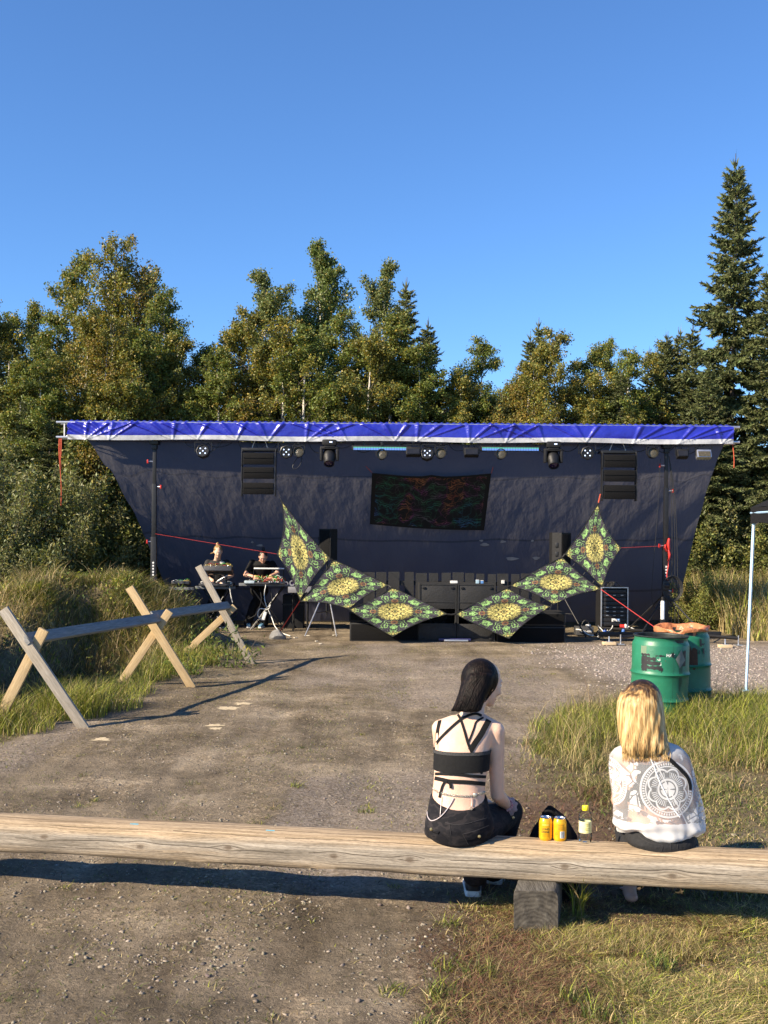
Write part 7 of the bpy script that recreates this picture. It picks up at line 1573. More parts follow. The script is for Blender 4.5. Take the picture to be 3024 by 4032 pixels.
# ================================================================ grass
grass_mat = leafmat('grass_blades', rough=.6, trans=.3)
PAL = dict(green=(.085, .125, .020), bright=(.285, .30, .046), olive=(.125, .122, .036), straw=(.36, .285, .14), dry=(.20, .155, .07),
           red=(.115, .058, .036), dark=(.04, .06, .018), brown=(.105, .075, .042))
def pick(names, w, n, rng):
    pal = np.array([PAL[k] for k in names]); i = rng.choice(len(names), n, p=np.array(w)/np.sum(w))
    return pal[i]*(.65+.7*rng.random((n, 1)))*(1+.16*(rng.random((n, 3))-.5))
def blades(x, y, h, w, lean, cols, rng, zoff=-.01, seg=2, curl=1.0):
    n = len(x); z = ground_at(x, y)+zoff
    a = rng.random(n)*2*np.pi; dx, dy = np.cos(a), np.sin(a)
    b = a+np.pi/2+rng.normal(0, .5, n); wx, wy = np.cos(b)*w/2, np.sin(b)*w/2
    L = lean*(.4+1.2*rng.random(n))*h
    lv = []
    for k in range(seg+1):
        t = k/seg; o = t**(1+curl)*L
        cx = x+dx*o; cy = y+dy*o; cz = z+h*t*np.sqrt(np.clip(1-(.55*np.minimum(lean, 1.2)*t)**2, .1, 1))
        f = 1-.55*t
        if k < seg:
            lv.append(np.stack([cx-wx*f, cy-wy*f, cz], 1)); lv.append(np.stack([cx+wx*f, cy+wy*f, cz], 1))
        else: lv.append(np.stack([cx, cy, cz], 1))
    m = 2*seg+1
    co = np.stack(lv, 1).reshape(-1, 3)
    t = []
    for k in range(seg-1): t += [[2*k, 2*k+1, 2*k+3], [2*k, 2*k+3, 2*k+2]]
    t.append([2*seg-2, 2*seg-1, 2*seg])
    tr = (np.array(t)[None]+(np.arange(n)*m)[:, None, None]).reshape(-1, 3)
    return co, tr, np.repeat(cols, m, 0)
def leaves_np(c, size, cols, rng, asp=.62, up=.35):
    """diamond leaves at centres c"""
    n = len(c); u = rng.normal(size=(n, 3)); u[:, 2] -= .5; u /= np.linalg.norm(u, axis=1)[:, None]
    w = rng.normal(size=(n, 3)); w -= u*np.sum(u*w, 1)[:, None]; w /= np.linalg.norm(w, axis=1)[:, None]
    s = (size*(.6+.7*rng.random(n)))[:, None]
    a = c-u*s*.5; b = c+u*s*.5; m = c-u*s*.06
    co = np.stack([a, m+w*s*asp*.5, b, m-w*s*asp*.5], 1).reshape(-1, 3)
    tr = (np.array([[0, 1, 2], [0, 2, 3]])[None]+(np.arange(n)*4)[:, None, None]).reshape(-1, 3)
    return co, tr, np.repeat(cols, 4, 0)
def join_np(lst):
    co = []; tr = []; cl = []; k = 0
    for a, b, c in lst: co.append(a); tr.append(b+k); cl.append(c); k += len(a)
    return np.concatenate(co), np.concatenate(tr), np.concatenate(cl)
def grass(name, label, lst, kind='stuff', cat='grass'):
    co, tr, cl = join_np(lst); o = link(name, np_mesh(name, co, tr, cl), grass_mat); return tag(o, label, cat, kind=kind)
def sample(n, x0, x1, y0, y1, mask, rng):
    x = x0+(x1-x0)*rng.random(n); y = y0+(y1-y0)*rng.random(n)
    k = rng.random(n) < mask(x, y); return x[k], y[k]
def clumps(x, y, s, lo=.35, hi=.62, seed=0): return sstep(lo, hi, fbm(x*s+seed, y*s+seed*1.7, 3))
rg = np.random.default_rng(11)
# -- low weeds in front of and behind the log bench
x, y = sample(190000, .0, 2.4, 3.45, 5.5, lambda x, y: right_mask(x, y)*(.3+.8*clumps(x, y, 3.2)), rg)
rm = red_mask(x, y); hh = (.018+.035*rg.random(len(x)))*(.6+.9*clumps(x, y, 2.3, seed=3))
col = pick(['olive', 'straw', 'green', 'dry', 'brown', 'bright'], [.32, .26, .12, .14, .08, .08], len(x), rg)
colr = pick(['red', 'brown', 'dry', 'olive'], [.42, .3, .16, .12], len(x), rg)
col = np.where((rg.random(len(x)) < rm*1.2)[:, None], colr, col)
col = col*1.85
L = [blades(x, y, hh, .0026+.002*rg.random(len(x)), 1.3, col, rg)]
k = rg.random(len(x)) < .10                                 # curled leafy bits
L.append(blades(x[k]+.01, y[k], hh[k]*.8, np.full(k.sum(), .008), 1.6, col[k]*1.05, rg))
x, y = sample(24000, -.05, .9, 3.5, 5.6, lambda x, y: red_mask(x, y)*.9, rg)
L.append(blades(x, y, .012+.025*rg.random(len(x)), np.full(len(x), .004), 1.4, pick(['red', 'brown', 'dry'], [.5, .35, .15], len(x), rg), rg))
def tuft(cx, cy, n, r, h, names, wts, lean=.7, w=.0045, rng=rg):
    a = rng.random(n)*6.28; q = r*np.sqrt(rng.random(n))
    return blades(cx+q*np.cos(a), cy+q*np.sin(a), h*(.45+.65*rng.random(n)), np.full(n, w)*(.7+.6*rng.random(n)), lean, pick(names, wts, n, rng), rng, seg=3, curl=1.2)
for cx, cy in [(.78, 4.28), (.84, 4.12), (.95, 3.95), (.25, 4.32), (.42, 4.5), (1.05, 4.35), (1.55, 4.05), (1.8, 4.5), (.65, 3.75), (1.3, 3.7), (1.2, 4.62)]:
    L.append(tuft(cx, cy, 90, .07, .10, ['green', 'bright', 'olive', 'straw'], [.4, .2, .3, .1]))
x, y = sample(7000, .7, 1.5, 4.7, 5.02, lambda x, y: .4+.6*clumps(x, y, 5), rg)
L.append(blades(x, y, .03+.06*rg.random(len(x)), np.full(len(x), .003), 1.0, pick(['olive', 'straw', 'dry', 'red', 'bright'], [.3, .3, .2, .1, .1], len(x), rg)*1.3, rg))
grass('low_weeds', 'low dry weeds and short grass in front of the log bench', L)
# -- between the bench and the drums
x, y = sample(150000, .5, 4.6, 5.45, 12.8, lambda x, y: right_mask(x, y)*(.25+.85*clumps(x, y, 2.0)), rg)
rm = red_mask(x, y); cl = clumps(x, y, 1.1, .45, .62, 5)
hh = (.025+.05*rg.random(len(x)))*(.7+.8*cl)
col = pick(['olive', 'straw', 'green', 'dry', 'brown'], [.36, .24, .24, .11, .05], len(x), rg)
col = np.where((rg.random(len(x)) < rm*1.1)[:, None], pick(['red', 'brown', 'dry', 'olive'], [.4, .3, .17, .13], len(x), rg), col)
col = col*1.3
L = [blades(x, y, hh, .005+.003*rg.random(len(x)), 1.1, col, rg)]
GT = [(1.75, 9.6, .24), (1.95, 9.9, .28), (2.2, 10.2, .28), (2.0, 10.6, .26), (1.7, 10.3, .2), (2.35, 10.7, .26), (1.6, 9.2, .14), (2.6, 10.35, .24), (2.9, 10.2, .3), (3.1, 9.6, .34), (3.4, 9.9, .40), (3.7, 10.3, .42), (3.9, 10.9, .40), (3.3, 10.7, .34), (3.05, 10.8, .3),
      (3.55, 11.2, .36), (2.9, 8.9, .2), (3.3, 9.1, .3), (3.6, 9.5, .38), (4.1, 11.4, .38), (2.75, 11.2, .22), (3.5, 8.6, .22), (2.45, 9.6, .15)]
for cx, cy, hgt in GT:
    L.append(tuft(cx, cy, 420, .30, hgt*.95, ['green', 'bright', 'olive', 'straw'], [.26, .44, .16, .14], .75, .0055))
x, y = sample(2600, 1.2, 4.4, 8.4, 12.6, lambda x, y: right_mask(x, y)*clumps(x, y, 1.6, .45, .6, 41), rg)
L.append(blades(x, y, .22+.30*rg.random(len(x)), np.full(len(x), .004), .5, pick(['straw', 'dry', 'brown', 'red'], [.5, .25, .15, .1], len(x), rg)*1.2, rg, seg=3))
x, y = sample(30000, 1.0, 4.5, 7.8, 12.6, lambda x, y: right_mask(x, y)*clumps(x, y, 2.4, .4, .6, 43), rg)
L.append(blades(x, y, .06+.10*rg.random(len(x)), np.full(len(x), .005), 1.0, pick(['olive', 'straw', 'brown', 'green'], [.4, .3, .15, .15], len(x), rg)*1.25, rg))
grass('verge_grass', 'bright green grass growing between the log bench and the drums', L)
# -- single small tufts on the trodden track
L = []
for i in range(95):
    cy = 3.9+rg.random()**1.4*12; cx = (rg.random()-.5)*cy*.7
    if cx < float(edge_x(cy))+.2: continue
    L.append(tuft(cx, cy, int(10+30*rg.random()), .03+.04*rg.random(), .022+.03*rg.random(), ['green', 'bright', 'olive', 'straw', 'brown'], [.25, .2, .25, .2, .1], 1.1, .0042))
for cx, cy in [(-.33, 6.3), (-.62, 7.9), (.28, 4.6), (.32, 5.1), (-.1, 7.2), (-1.35, 6.6), (.18, 4.05), (.05, 4.35)]:
    L.append(tuft(cx, cy, 60, .06, .06, ['green', 'bright', 'olive', 'straw'], [.35, .3, .2, .15], .9, .005))
grass('track_tufts', 'small grass tufts poking out of the trodden dirt', L)
# -- straw and litter lying on the dirt
x, y = sample(120000, -4.2, 4.2, 3.7, 19, lambda x, y: (.10+.8*clumps(x, y, 1.4, .42, .62, 8))*(x > edge_x(y))*1.0, rg)
x2, y2 = sample(60000, -3.6, 2.2, 4.2, 18, lambda x, y: (sstep(.50, .62, fbm(x*1.5+11, y*.55+3, 4))*.9+.04)*(x > edge_x(y)), rg)
L2 = blades(x2, y2, .006+.016*rg.random(len(x2)), .003+.003*rg.random(len(x2)), 1.4, pick(['olive', 'green', 'brown', 'straw', 'bright'], [.36, .2, .2, .14, .1], len(x2), rg), rg, zoff=-.002)
grass('thin_turf', 'thin patchy turf growing along the middle of the dirt track', [L2])
grass('dead_straw', 'dry straw bits and dead stalks lying on the dirt', [blades(x, y, .005+.012*rg.random(len(x)), .0025+.0035*rg.random(len(x)), 3.4, pick(['straw', 'dry', 'brown', 'olive'], [.24, .28, .22, .26], len(x), rg), rg, zoff=0)])
# -- verge along the plank barrier, ditch and mound
x, y = sample(120000, -5.6, -1.9, 8.0, 18.5, lambda x, y: left_mask(x, y)*(.25+.8*clumps(x, y, 1.7, seed=2))*(1-.85*sstep(.8, 1.2, edge_x(y)-x)*(1-sstep(14, 16, y))), rg)
d = edge_x(y)-x
hh = (.04+.13*rg.random(len(x)))*(.45+.8*sstep(.0, .6, d))*(.6+.7*clumps(x, y, 1.2, seed=6))
L = [blades(x, y, hh, .005+.003*rg.random(len(x)), .9, pick(['olive', 'straw', 'green', 'dry', 'brown', 'bright'], [.3, .2, .2, .14, .08, .08], len(x), rg), rg)]
for cx, cy, hgt, n_ in [(-3.75, 10.35, .34, 900), (-4.05, 10.2, .34, 700), (-3.45, 10.1, .22, 500), (-3.15, 10.9, .36, 1000), (-3.35, 11.3, .34, 800), (-2.9, 11.4, .26, 500), (-4.1, 9.7, .26, 500),
                        (-3.0, 12.4, .26, 500), (-3.05, 13.6, .3, 500), (-2.75, 14.3, .28, 400), (-2.65, 15.2, .3, 400), (-2.9, 14.9, .34, 400), (-2.35, 15.9, .22, 300)]:
    L.append(tuft(cx, cy, n_, .34, hgt*1.1, ['bright', 'green', 'straw', 'olive'], [.52, .16, .2, .12], .7, .006))
grass('ditch_grass', 'tall yellow green grass under the plank barrier', L)
x, y = sample(120000, -10, -2.4, 13.4, 20.5, lambda x, y: sstep(1.9, 2.6, edge_x(y)-x+1.6*sstep(14, 16, y))*(.25+.85*clumps(x, y, 1.6, seed=4))*(1-.92*sstep(.54, .62, fbm(x*.9+2, y*.9, 3)))*((y < 19.4) | (x < -4.6)), rg)
top = sstep(.75, 1.3, ground_at(x, y))
hh = (.03+.10*rg.random(len(x)))*(.5+1.1*clumps(x, y, 1.9, seed=9))
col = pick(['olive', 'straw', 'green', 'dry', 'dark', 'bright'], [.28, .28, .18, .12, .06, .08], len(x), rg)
col = np.where((rg.random(len(x)) < .9*top*clumps(x, y, .7, .36, .48, 12))[:, None], pick(['bright', 'green'], [.6, .4], len(x), rg), col)
L = [blades(x, y, hh, .008+.005*rg.random(len(x)), 1.0, col*1.8, rg)]
x, y = sample(3000, -6, -2.5, 14.6, 18.6, lambda x, y: sstep(.3, .9, edge_x(y)-x)*clumps(x, y, 1.1, .5, .6, 21), rg)
L.append(blades(x, y, .22+.3*rg.random(len(x)), np.full(len(x), .009), .7, pick(['straw', 'dry'], [.7, .3], len(x), rg), rg, seg=3))
x, y = sample(16000, -9, -2.9, 13.6, 19.2, lambda x, y: sstep(1.0, 1.9, edge_x(y)-x+1.2*sstep(14, 16, y))*clumps(x, y, 1.3, .42, .60, 31), rg)
c_ = np.stack([x, y, ground_at(x, y)+.03+.20*rg.random(len(x))*clumps(x, y, 2.2, seed=14)], 1)
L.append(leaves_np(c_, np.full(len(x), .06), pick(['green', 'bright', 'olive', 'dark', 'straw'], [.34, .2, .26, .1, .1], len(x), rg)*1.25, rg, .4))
for cx, cy in [(-3.45, 16.2), (-3.2, 16.6), (-3.7, 15.6), (-4.0, 15.9), (-4.4, 15.2), (-5.0, 15.0), (-3.3, 15.4), (-5.8, 15.6), (-6.4, 15.3), (-4.7, 16.2), (-5.5, 16.6), (-3.0, 17.2), (-4.1, 14.6), (-6.9, 16.2)]:
    L.append(tuft(cx+rg.normal(0, .1), cy, 80, .28, .36, ['straw', 'dry', 'olive'], [.6, .25, .15], .8, .010))
grass('mound_grass', 'shaggy grass and straw covering the earth mound', L)
# -- meadow right of the stage
x, y = sample(90000, 4.2, 12.5, 19.3, 27, lambda x, y: (.35+.7*clumps(x, y, .9, seed=5))*(x > np.interp(y, [19.3, 22.9, 23.1, 23.2], [xr0+.5, xr1+.25, xr1+.2, 3.0])), rg)
hh = (.35+.75*rg.random(len(x)))*sstep(18.8, 21.5, y)+.12
grass('meadow_grass', 'tall dry meadow grass beside the stage tarpaulin',
      [blades(x, y, hh, .012+.008*rg.random(len(x)), .45, pick(['straw', 'olive', 'green', 'dry', 'bright'], [.46, .22, .12, .12, .08], len(x), rg)*1.35, rg, seg=3)])
# -- rough growth at the foot of the wood
x, y = sample(60000, -14, 13, 23.2, 28.5, lambda x, y: .6+0*x, rg)
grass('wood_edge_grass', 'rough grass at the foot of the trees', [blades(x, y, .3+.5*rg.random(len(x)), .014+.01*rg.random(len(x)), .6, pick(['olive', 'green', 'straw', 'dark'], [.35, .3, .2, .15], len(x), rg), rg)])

# ================================================================ trees
leaf_mat = leafmat('leaves', rough=.5, trans=.33); needle_mat = leafmat('needles', rough=.6, trans=.12)
birch_bark = pmat('birch_bark', (.62, .57, .50), (.10, .085, .07), scale=3.5, rough=.8, stretch=(2, 2, .9), lo=.36, hi=.46)
dark_bark = pmat('dark_bark', (.12, .095, .075), (.05, .04, .032), scale=9, rough=.9, bump=.4)
def leafcols(n, base, rng, var=.35, yellow=0.0, ycol=(.30, .22, .03)):
    c = np.array(base)[None]*(1-var+2*var*rng.random((n, 1)))*(1+.2*(rng.random((n, 3))-.5))
    k = rng.random(n) < yellow; c[k] = np.array(ycol)*(.6+.7*rng.random((k.sum(), 1))); return c
def prof_birch(t): return (np.sin(np.pi*np.clip(t, 0, 1)**.75)**.8)*(1-.35*t)+.03
def broadleaf(seed, H, W, base, yellow, n_leaf, leaf=.085, cb=.12, up=.9, droop=.3, prof=prof_birch, twin=False, patch=None):
    """returns meshes (trunk, branches, crown) of a tree that stands at the origin"""
    rng = np.random.default_rng(seed)
    stems = [(0, 0, H)]+([(.35*W*.3, .1, H*.93)] if twin else [])
    tm = MB(); bmh = MB(); cen = []; cz = []
    for sx, sy, HH in stems:
        lx, ly = rng.normal(0, .02*HH, 2); ph = rng.random()*6
        ax = lambda t: Vector((sx*(.3+.7*t)+lx*t*t+.03*HH*.3*math.sin(ph+5*t), sy+ly*t*t, HH*t))
        pts = [ax(i/14) for i in range(15)]
        tm.tube(pts, [.0095*HH*(1-i/14)**.9+.006 for i in range(15)], 8)
        nb = int(58*H/8)
        for i in range(nb):
            t = cb+(1-cb)*(i+rng.random())/nb; p0 = ax(min(t, .985)); az = rng.random()*6.28+i*2.4
            Lb = W*.5*float(prof((t-cb)/(1-cb)))*(.55+.6*rng.random())+.12
            el = up*(.55+.5*t)+rng.normal(0, .15); d = Vector((math.cos(az)*math.cos(el), math.sin(az)*math.cos(el), math.sin(el)))
            pp = [p0]; k = 6
            for j in range(k):
                d = (d+Vector((rng.normal(0, .12), rng.normal(0, .12), -droop*.28*(j/k)-.02+rng.normal(0, .06)))).normalized()
                pp.append(pp[-1]+d*Lb*1.35/k)
            bmh.tube(pp, [.012*H/8*(1-j/k)+.0035 for j in range(k+1)], 3, cap=False)
            m = int(n_leaf/nb/len(stems)*(.3+1.1*Lb/(W*.4)))
            arr = np.array([v[:] for v in pp])
            nt_ = max(3, int(4+7*Lb/(W*.5)))
            f0 = rng.uniform(.15, 1.0, nt_)*k; j0 = np.minimum(f0.astype(int), k-1); q0 = arr[j0]*(1-(f0-j0))[:, None]+arr[j0+1]*(f0-j0)[:, None]
            td = (arr[j0+1]-arr[j0]); td /= np.linalg.norm(td, axis=1)[:, None]
            tdir_ = td*.8+rng.normal(0, .55, (nt_, 3))+np.array([0, 0, .35*up-.5*droop]); tdir_ /= np.linalg.norm(tdir_, axis=1)[:, None]
            tl = (.16+.42*Lb*(1-.6*f0/k))*rng.uniform(.6, 1.3, nt_)
            for a_, d_, l_ in zip(q0, tdir_, tl):
                e_ = a_+d_*l_+np.array([0, 0, -.12*droop*l_]); bmh.tube([Vector(a_), Vector(e_)], [.005, .002], 3, cap=False)
            w_ = rng.integers(0, nt_, m); t_ = rng.random(m)**.7
            c = q0[w_]+tdir_[w_]*(tl[w_]*t_*1.05)[:, None]+rng.normal(0, .062, (m, 3))
            cen.append(c)
    c = np.concatenate(cen); n = len(c)
    cols = leafcols(n, base, rng, .38, yellow)
    if patch is not None:
        pn = fbm(c[:, 0]*.9+seed, c[:, 2]*.9, 2); k = (pn > patch) & (rng.random(n) < .55); cols[k] = np.array((.22, .15, .03))*(.6+.7*rng.random((k.sum(), 1)))
    co, tr, cl = leaves_np(c, np.full(n, leaf), cols, rng)
    return tm.mesh('trunk'), bmh.mesh('branches', smooth=0), np_mesh('crown', co, tr, cl)
def conifer(seed, H, W, base, whorl=.26, dens=1.0, top_bare=.05, p=.85):
    rng = np.random.default_rng(seed); tm = MB(); bmh = MB()
    tm.tube([Vector((.01*H*math.sin(i*.5+seed), 0, H*i/14)) for i in range(15)], [.010*H*(1-i/14)+.006 for i in range(15)], 8)
    S = []; z = H*.985; step = whorl
    # leader candles
    for j in range(5):
        a = j*1.26+seed; e = Vector((math.cos(a)*.5, math.sin(a)*.5, .85)).normalized(); S.append((Vector((0, 0, H*.965)), e, .035*H*.35+.09))
    S.append((Vector((0, 0, H*.94)), Vector((0, 0, 1)), H*.06))
    z = H*(1-top_bare)
    while z > .25:
        t = 1-z/H; Lb = W*.5*min(1, (t*1.18)**p)+.06; nb = int(rng.integers(7, 11))
        if z < H*.25: Lb *= .92
        a0 = rng.random()*6.28
        for j in range(nb):
            a = a0+6.28*j/nb+rng.normal(0, .18); L1 = Lb*(.68+.55*rng.random())
            el = .55-1.0*min(1, t*1.25)+rng.normal(0, .1)
            d = Vector((math.cos(a)*math.cos(el), math.sin(a)*math.cos(el), math.sin(el))); pp = [Vector((0, 0, z+rng.normal(0, .07)))]
            k = 5
            for q in range(k):
                d = (d+Vector((0, 0, .10*q/k-.03))).normalized(); pp.append(pp[-1]+d*L1/k)
            if L1 > .25: bmh.tube(pp, [.012*(1-q/k)*H/8+.003 for q in range(k+1)], 3, cap=False)
            side = d.cross(Vector((0, 0, 1))).normalized()
            ns = max(4, int(L1/.030*dens))
            for q in range(ns):
                f = (.12+.88*(q+rng.random())/ns); i0 = min(int(f*k), k-1); fr = f*k-i0; o = pp[i0].lerp(pp[i0+1], fr)
                dd = (pp[i0+1]-pp[i0]).normalized()
                ln = (.10+.30*L1*.55*(1-f)**.8)*(.7+.6*rng.random())
                sgn = 1 if q % 2 else -1
                e = (side*sgn*(.8+.3*rng.random())+dd*.75+Vector((0, 0, rng.normal(-.10, .22)))).normalized()
                S.append((o, e, ln))
                if ln > .18:
                    for w_ in range(int(ln/.05)):
                        o2 = o+e*ln*(.25+.7*rng.random()); e2 = (e+side*rng.normal(0, .7)+dd*.5+Vector((0, 0, rng.normal(-.15, .45)))).normalized()
                        S.append((o2, e2, .07+.09*rng.random()))
            S.append((pp[-1]-d*.06, d, .13))
        z -= step*(.8+.4*rng.random())*(.55+.6*min(1, t*2.2))
    o = np.array([s[0][:] for s in S]); e = np.array([s[1][:] for s in S]); ln = np.array([s[2] for s in S]); n = len(o)
    # every shoot: a small brush of needle blades
    K = 5; co = []; cl = []
    cols = np.array(base)[None]*(.55+.75*rng.random((n, 1)))*(1+.15*(rng.random((n, 3))-.5))
    for k in range(K):
        w = rng.normal(size=(n, 3)); w -= e*np.sum(e*w, 1)[:, None]; w /= np.linalg.norm(w, axis=1)[:, None]
        b0 = o+e*(ln*(k/K*.6))[:, None]; wd = (.026+.014*rng.random(n))[:, None]
        tip = b0+e*(ln*(.40+.1*k))[:, None]*.9+w*(.030+.02*rng.random(n))[:, None]
        wv = np.cross(e, w)
        co.append(np.stack([b0-wv*wd*.55, b0+wv*wd*.55, tip], 1)); cl.append(np.repeat(cols*(.9+.2*rng.random((n, 1))), 3, 0).reshape(n, 3, 3))
    co = np.concatenate(co).reshape(-1, 3); cl = np.concatenate(cl).reshape(-1, 3)
    tr = np.arange(len(co)).reshape(-1, 3)
    return tm.mesh('trunk'), bmh.mesh('branches', smooth=0), np_mesh('crown', co, tr, cl)
def shrub(seed, H, W, base, yellow, n_leaf, leaf=.075, asp=.34, stems=26):
    rng = np.random.default_rng(seed); bmh = MB(); cen = []
    for i in range(stems):
        a = rng.random()*6.28; q = rng.random()**.6; lean = .1+.75*q; HH = H*(1-.38*q*q)*(.75+.35*rng.random())
        p0 = Vector((math.cos(a)*W*.16*q, math.sin(a)*W*.16*q, -.05)); d = Vector((math.cos(a)*lean*W/H, math.sin(a)*lean*W/H, 1)).normalized(); pp = [p0]
        for j in range(7):
            d = (d+Vector((rng.normal(0, .09), rng.normal(0, .09), .03))).normalized(); pp.append(pp[-1]+d*HH/7)
        bmh.tube(pp, [(.018*(1-j/7)+.003)*min(1, H/2.2) for j in range(8)], 4, cap=False)
        m = n_leaf//stems; tt = (.12+.88*rng.random(m)**.8)*7; jj = np.minimum(tt.astype(int), 6); fr = tt-jj
        arr = np.array([v[:] for v in pp]); c = arr[jj]*(1-fr)[:, None]+arr[jj+1]*fr[:, None]
        cen.append(c+rng.normal(0, 1, (m, 3))*(.05+.16*W/3*(1-tt/8.5))[:, None])
    c = np.concatenate(cen); c[:, 2] = np.maximum(c[:, 2], .03); n = len(c)
    co, tr, cl = leaves_np(c, np.full(n, leaf), leafcols(n, base, rng, .4, yellow, (.28, .24, .06)), rng, asp)
    return bmh.mesh('stems', smooth=0), np_mesh('foliage', co, tr, cl)
LG = (.145, .176, .040)
BV = [broadleaf(1, 8, 3.6, (.172, .178, .040), .24, 46000, .064, droop=.5, twin=True, patch=.54), broadleaf(2, 8, 3.0, LG, .08, 40000, .062, cb=.05),
      broadleaf(3, 8, 2.6, (.162, .186, .046), .14, 36000, .064, cb=.05, droop=.35), broadleaf(4, 8, 3.4, (.166, .174, .046), .22, 42000, .064, cb=.05, patch=.56)]
AV = [broadleaf(11, 8, 3.0, (.138, .172, .046), .05, 48000, .062, cb=.05, up=1.2, droop=.05), broadleaf(12, 8, 2.7, (.150, .178, .062), .06, 44000, .062, cb=.05, up=1.25, droop=.05)]
SV = [conifer(21, 8, 3.3, (.112, .13, .046), whorl=.20), conifer(22, 8, 2.6, (.118, .134, .048), whorl=.21), conifer(23, 8, 2.2, (.124, .138, .046), whorl=.24)]
WV = [shrub(31, 3.2, 3.2, (.18, .19, .08), .08, 26000, .075), shrub(32, 3.0, 2.8, (.16, .175, .05), .14, 24000, .08, .5), shrub(33, 2.2, 2.2, (.18, .195, .05), .14, 15000, .07, .5)]
def put_tree(meshes, u, v_top, Y, names, label, group, cat='tree', bark=birch_bark, lm=leaf_mat, nm='birch_tree', wf=1.0, rz=None):
    """u, v_top: where the tip shows (1659-wide units); Y distance"""
    top = Q(u, v_top, Y); z0 = gz(top.x, Y)-.05; t = thing(nm, label, cat, (top.x, Y, z0), group)
    s = (top.z-z0)/8.0; t.rotation_euler = (0, 0, random.random()*6.28 if rz is None else rz); t.scale = (s*wf, s*wf, s)
    for nm_, me, mt in zip(('trunk', 'branches', 'crown'), meshes, (bark, dark_bark, lm)):
        o = link(nm_, me, None, t)
        if not me.materials: me.materials.append(mt)
    return t
gB, gA, gS = 'birches behind the stage', 'aspens behind the stage', 'young spruces behind the stage'
B_, A_, S_ = 'birch', 'aspen', 'spruce'
put_tree(BV[0], 252, 528, 26.5, 0, 'tall birch with yellowing leaves and white twin stems, behind the end of the blue fascia', gB, wf=.95, rz=.4)
put_tree(BV[2], 145, 556, 27, 0, 'slender tall birch beside the yellowing twin-stemmed birch', gB, wf=.85)
put_tree(AV[0], 700, 548, 28, 0, 'tallest aspen with upright branches rising behind the stage roof', gA, nm='aspen_tree', wf=.95, rz=1)
put_tree(AV[1], 586, 606, 27, 0, 'shorter dense aspen next to the tallest aspen', gA, nm='aspen_tree', wf=1.05)
put_tree(AV[1], 820, 590, 28, 0, 'narrow aspen standing in front of a thin-topped spruce', gA, nm='aspen_tree', wf=.85)
put_tree(BV[3], 1205, 732, 25.5, 0, 'yellow green birch beside the two bare-tipped spruce leaders', gB, wf=1.1)
put_tree(BV[1], 1045, 742, 26, 0, 'lone pointed birch standing apart above the middle of the stage roof', gB, wf=1.0)
FB = 'mid-sized green birch in the tree belt behind the stage'
for u, v, Y, k, w in [(18, 688, 28, 1, 1), (58, 676, 28.5, 2, .9), (-40, 660, 27, 3, 1.1), (110, 720, 25.5, 1, 1.1), (315, 590, 27.5, 2, .95), (352, 640, 26, 1, .9), (395, 745, 25.5, 3, 1.1), (440, 752, 26, 2, 1.1),
                      (475, 770, 24.8, 1, 1.2), (545, 690, 25.5, 3, 1.1), (620, 700, 25, 0, 1.1), (665, 720, 24.8, 1, 1.2), (740, 690, 25.4, 1, 1.05), (790, 740, 24.8, 3, 1.2), (850, 680, 25, 2, 1.2),
                      (905, 760, 25, 1, 1.2), (960, 815, 25.6, 2, 1.2), (1005, 830, 25, 3, 1.2), (1100, 815, 25.5, 2, 1.2), (1250, 762, 26, 2, 1.1), (1310, 745, 27, 1, .8), (1355, 766, 25.5, 1, 1.1), (1290, 825, 25, 3, 1.2),
                      (1440, 760, 26.5, 3, 1.1), (180, 690, 24.8, 3, 1.0), (235, 700, 24.5, 0, 1.0), (300, 720, 24.6, 1, 1.1), (1150, 800, 25, 0, 1.1), (20, 800, 24, 2, 1.3), (85, 790, 23.6, 1, 1.2), (-110, 700, 26, 1, 1.1), (-170, 740, 25, 3, 1.1), (1740, 720, 26, 1, 1.1), (1800, 760, 25, 3, 1.2)]:
    put_tree(BV[k], u, v, Y, 0, FB, gB, wf=w)
put_tree(SV[0], 1588, 331, 25.0, 0, 'tallest dark spruce towering over the whole tree line', 'tall spruces', nm='spruce_tree', bark=dark_bark, lm=needle_mat, wf=.74, rz=.7)
put_tree(SV[1], 1668, 560, 24.0, 0, 'dark spruce half as tall, right beside the tallest spruce', 'tall spruces', nm='spruce_tree', bark=dark_bark, lm=needle_mat, wf=.9)
FS = 'small spruce with a bare pointed leader among the birches'
for u, v, Y, k, w in [(485, 705, 26.5, 2, .9), (877, 600, 26, 2, .95), (925, 690, 25.6, 1, 1.0), (1145, 714, 26, 2, .9), (1164, 686, 27, 2, .8), (1402, 752, 26.5, 2, .8), (1440, 715, 26, 1, .9), (1470, 705, 26.6, 2, .9),
                      (1497, 700, 25.6, 1, 1.0), (1340, 800, 25, 1, 1.2), (1530, 780, 24, 0, 1.0), (1085, 850, 25, 1, 1.3), (1010, 860, 26, 0, 1.3), (-20, 720, 25, 0, 1.0), (60, 850, 23.4, 0, 1.0), (110, 900, 23, 1, 1.2), (1760, 640, 26, 0, .9)]+[(430+i*52, 835+(i*37) % 40, 31+(i*7) % 3, i % 3, 1.5) for i in range(21)]:
    put_tree(SV[k], u, v, Y, 0, FS if Y < 30 else 'dark spruce filling a gap deep behind the front row of birches', gS, nm='spruce_tree', bark=dark_bark, lm=needle_mat, wf=w)
def put_shrub(meshes, x, y, s, label, group, w=1.0):
    t = thing('willow_shrub', label, 'shrub', (x, y, gz(x, y)-.05), group); t.scale = (s*w, s*w, s); t.rotation_euler = (0, 0, random.random()*6.28)
    for nm_, me, mt in zip(('stems', 'foliage'), meshes, (dark_bark, leaf_mat)):
        link(nm_, me, None, t)
        if not me.materials: me.materials.append(mt)
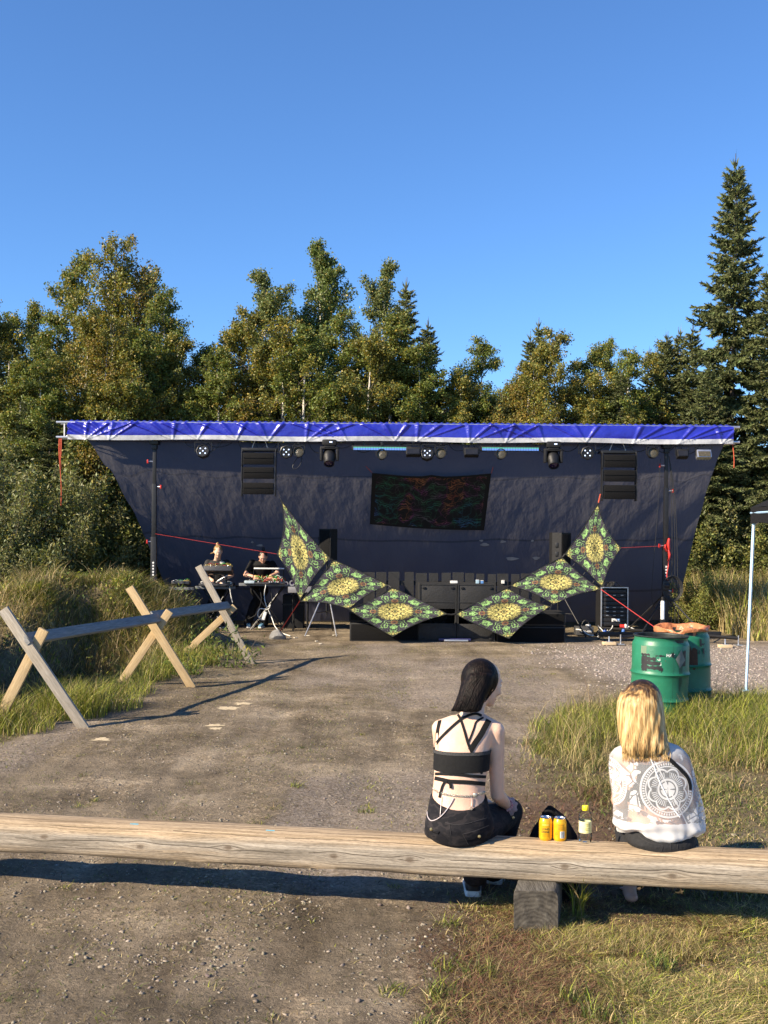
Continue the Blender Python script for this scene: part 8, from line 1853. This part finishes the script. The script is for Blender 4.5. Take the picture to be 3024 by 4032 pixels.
for x, y, k, s in [(-8.4, 20.3, 0, 1.15), (-7.4, 20.0, 0, 1.12), (-6.9, 21.2, 1, 1.05), (-6.5, 22.4, 0, 1.0), (-7.9, 19.0, 1, .85), (-7.0, 18.9, 0, .75), (-8.8, 21.8, 0, 1.3), (-7.2, 22.6, 1, 1.25), (-6.6, 19.6, 2, .9), (-5.9, 24.2, 1, 1.2), (-5.2, 25.0, 1, 1.2)]:
    put_shrub(WV[k], x, y, s, 'grey green willow shrub in the thicket behind the earth mound', 'willow thicket behind the mound')
for x, y, k, s in [(7.2, 24.2, 1, .95), (8.1, 24.8, 0, 1.1), (7.6, 25.6, 1, 1.25), (9.0, 23.6, 1, .8), (6.7, 25.6, 0, 1.0)]:
    put_shrub(WV[k], x, y, s, 'leafy shrub behind the dry meadow under the tallest spruce', 'shrubs under the spruce')
put_shrub(WV[2], 6.35, 21.4, .55, 'small yellow green bush in the dry meadow grass beside the tarpaulin', None)
for x, y, s in [(-6.1, 11.0, 1.05), (-6.4, 11.8, 1.1), (-6.7, 12.6, 1.1), (-6.9, 13.4, 1.0)]:  # bushes added out of view, sized so their shadows fall on the ditch
    put_shrub(WV[2], x, y, s, 'added willow bush out of view, placed to shade the ditch', 'added bushes shading the ditch')
# small leafy weed plants by the barrier
WP = shrub(41, .55, .4, (.11, .15, .03), .05, 260, .055, .3, 7)
for u, v in [(405, 1440), (440, 1400), (470, 1330), (425, 1330), (390, 1370), (500, 1420), (365, 1300)]:
    g = G(u*U, v*U+40, 0); x, y = g.x, g.y
    t = thing('leafy_weed', 'knee-high leafy weed growing through the plank barrier', 'weed', (x, y, ga(x, y)), 'leafy weeds at the barrier'); t.rotation_euler = (0, 0, random.random()*6); s = 1+.4*random.random(); t.scale = (s, s, s)
    for nm_, me, mt in zip(('stems', 'foliage'), WP, (dark_bark, leaf_mat)):
        link(nm_, me, None, t)
        if not me.materials: me.materials.append(mt)
# the tuft of long grass beside the support log
gt = np.random.default_rng(5); n = 46; p = G(1500+845/1.0886, 3200+470/1.0886, -.02); a = gt.random(n)*6.28
co, tr, cl = blades(p.x+.028*np.cos(a)*np.sqrt(gt.random(n)), p.y+.02*np.sin(a), .16+.16*gt.random(n), np.full(n, .006), .55, pick(['bright', 'straw', 'green'], [.55, .2, .25], n, gt), gt, seg=5, curl=1.4)
tag(link('grass_tuft', np_mesh('grass_tuft', co, tr, cl), grass_mat), 'single tuft of long arching grass beside the support log', 'grass tuft')
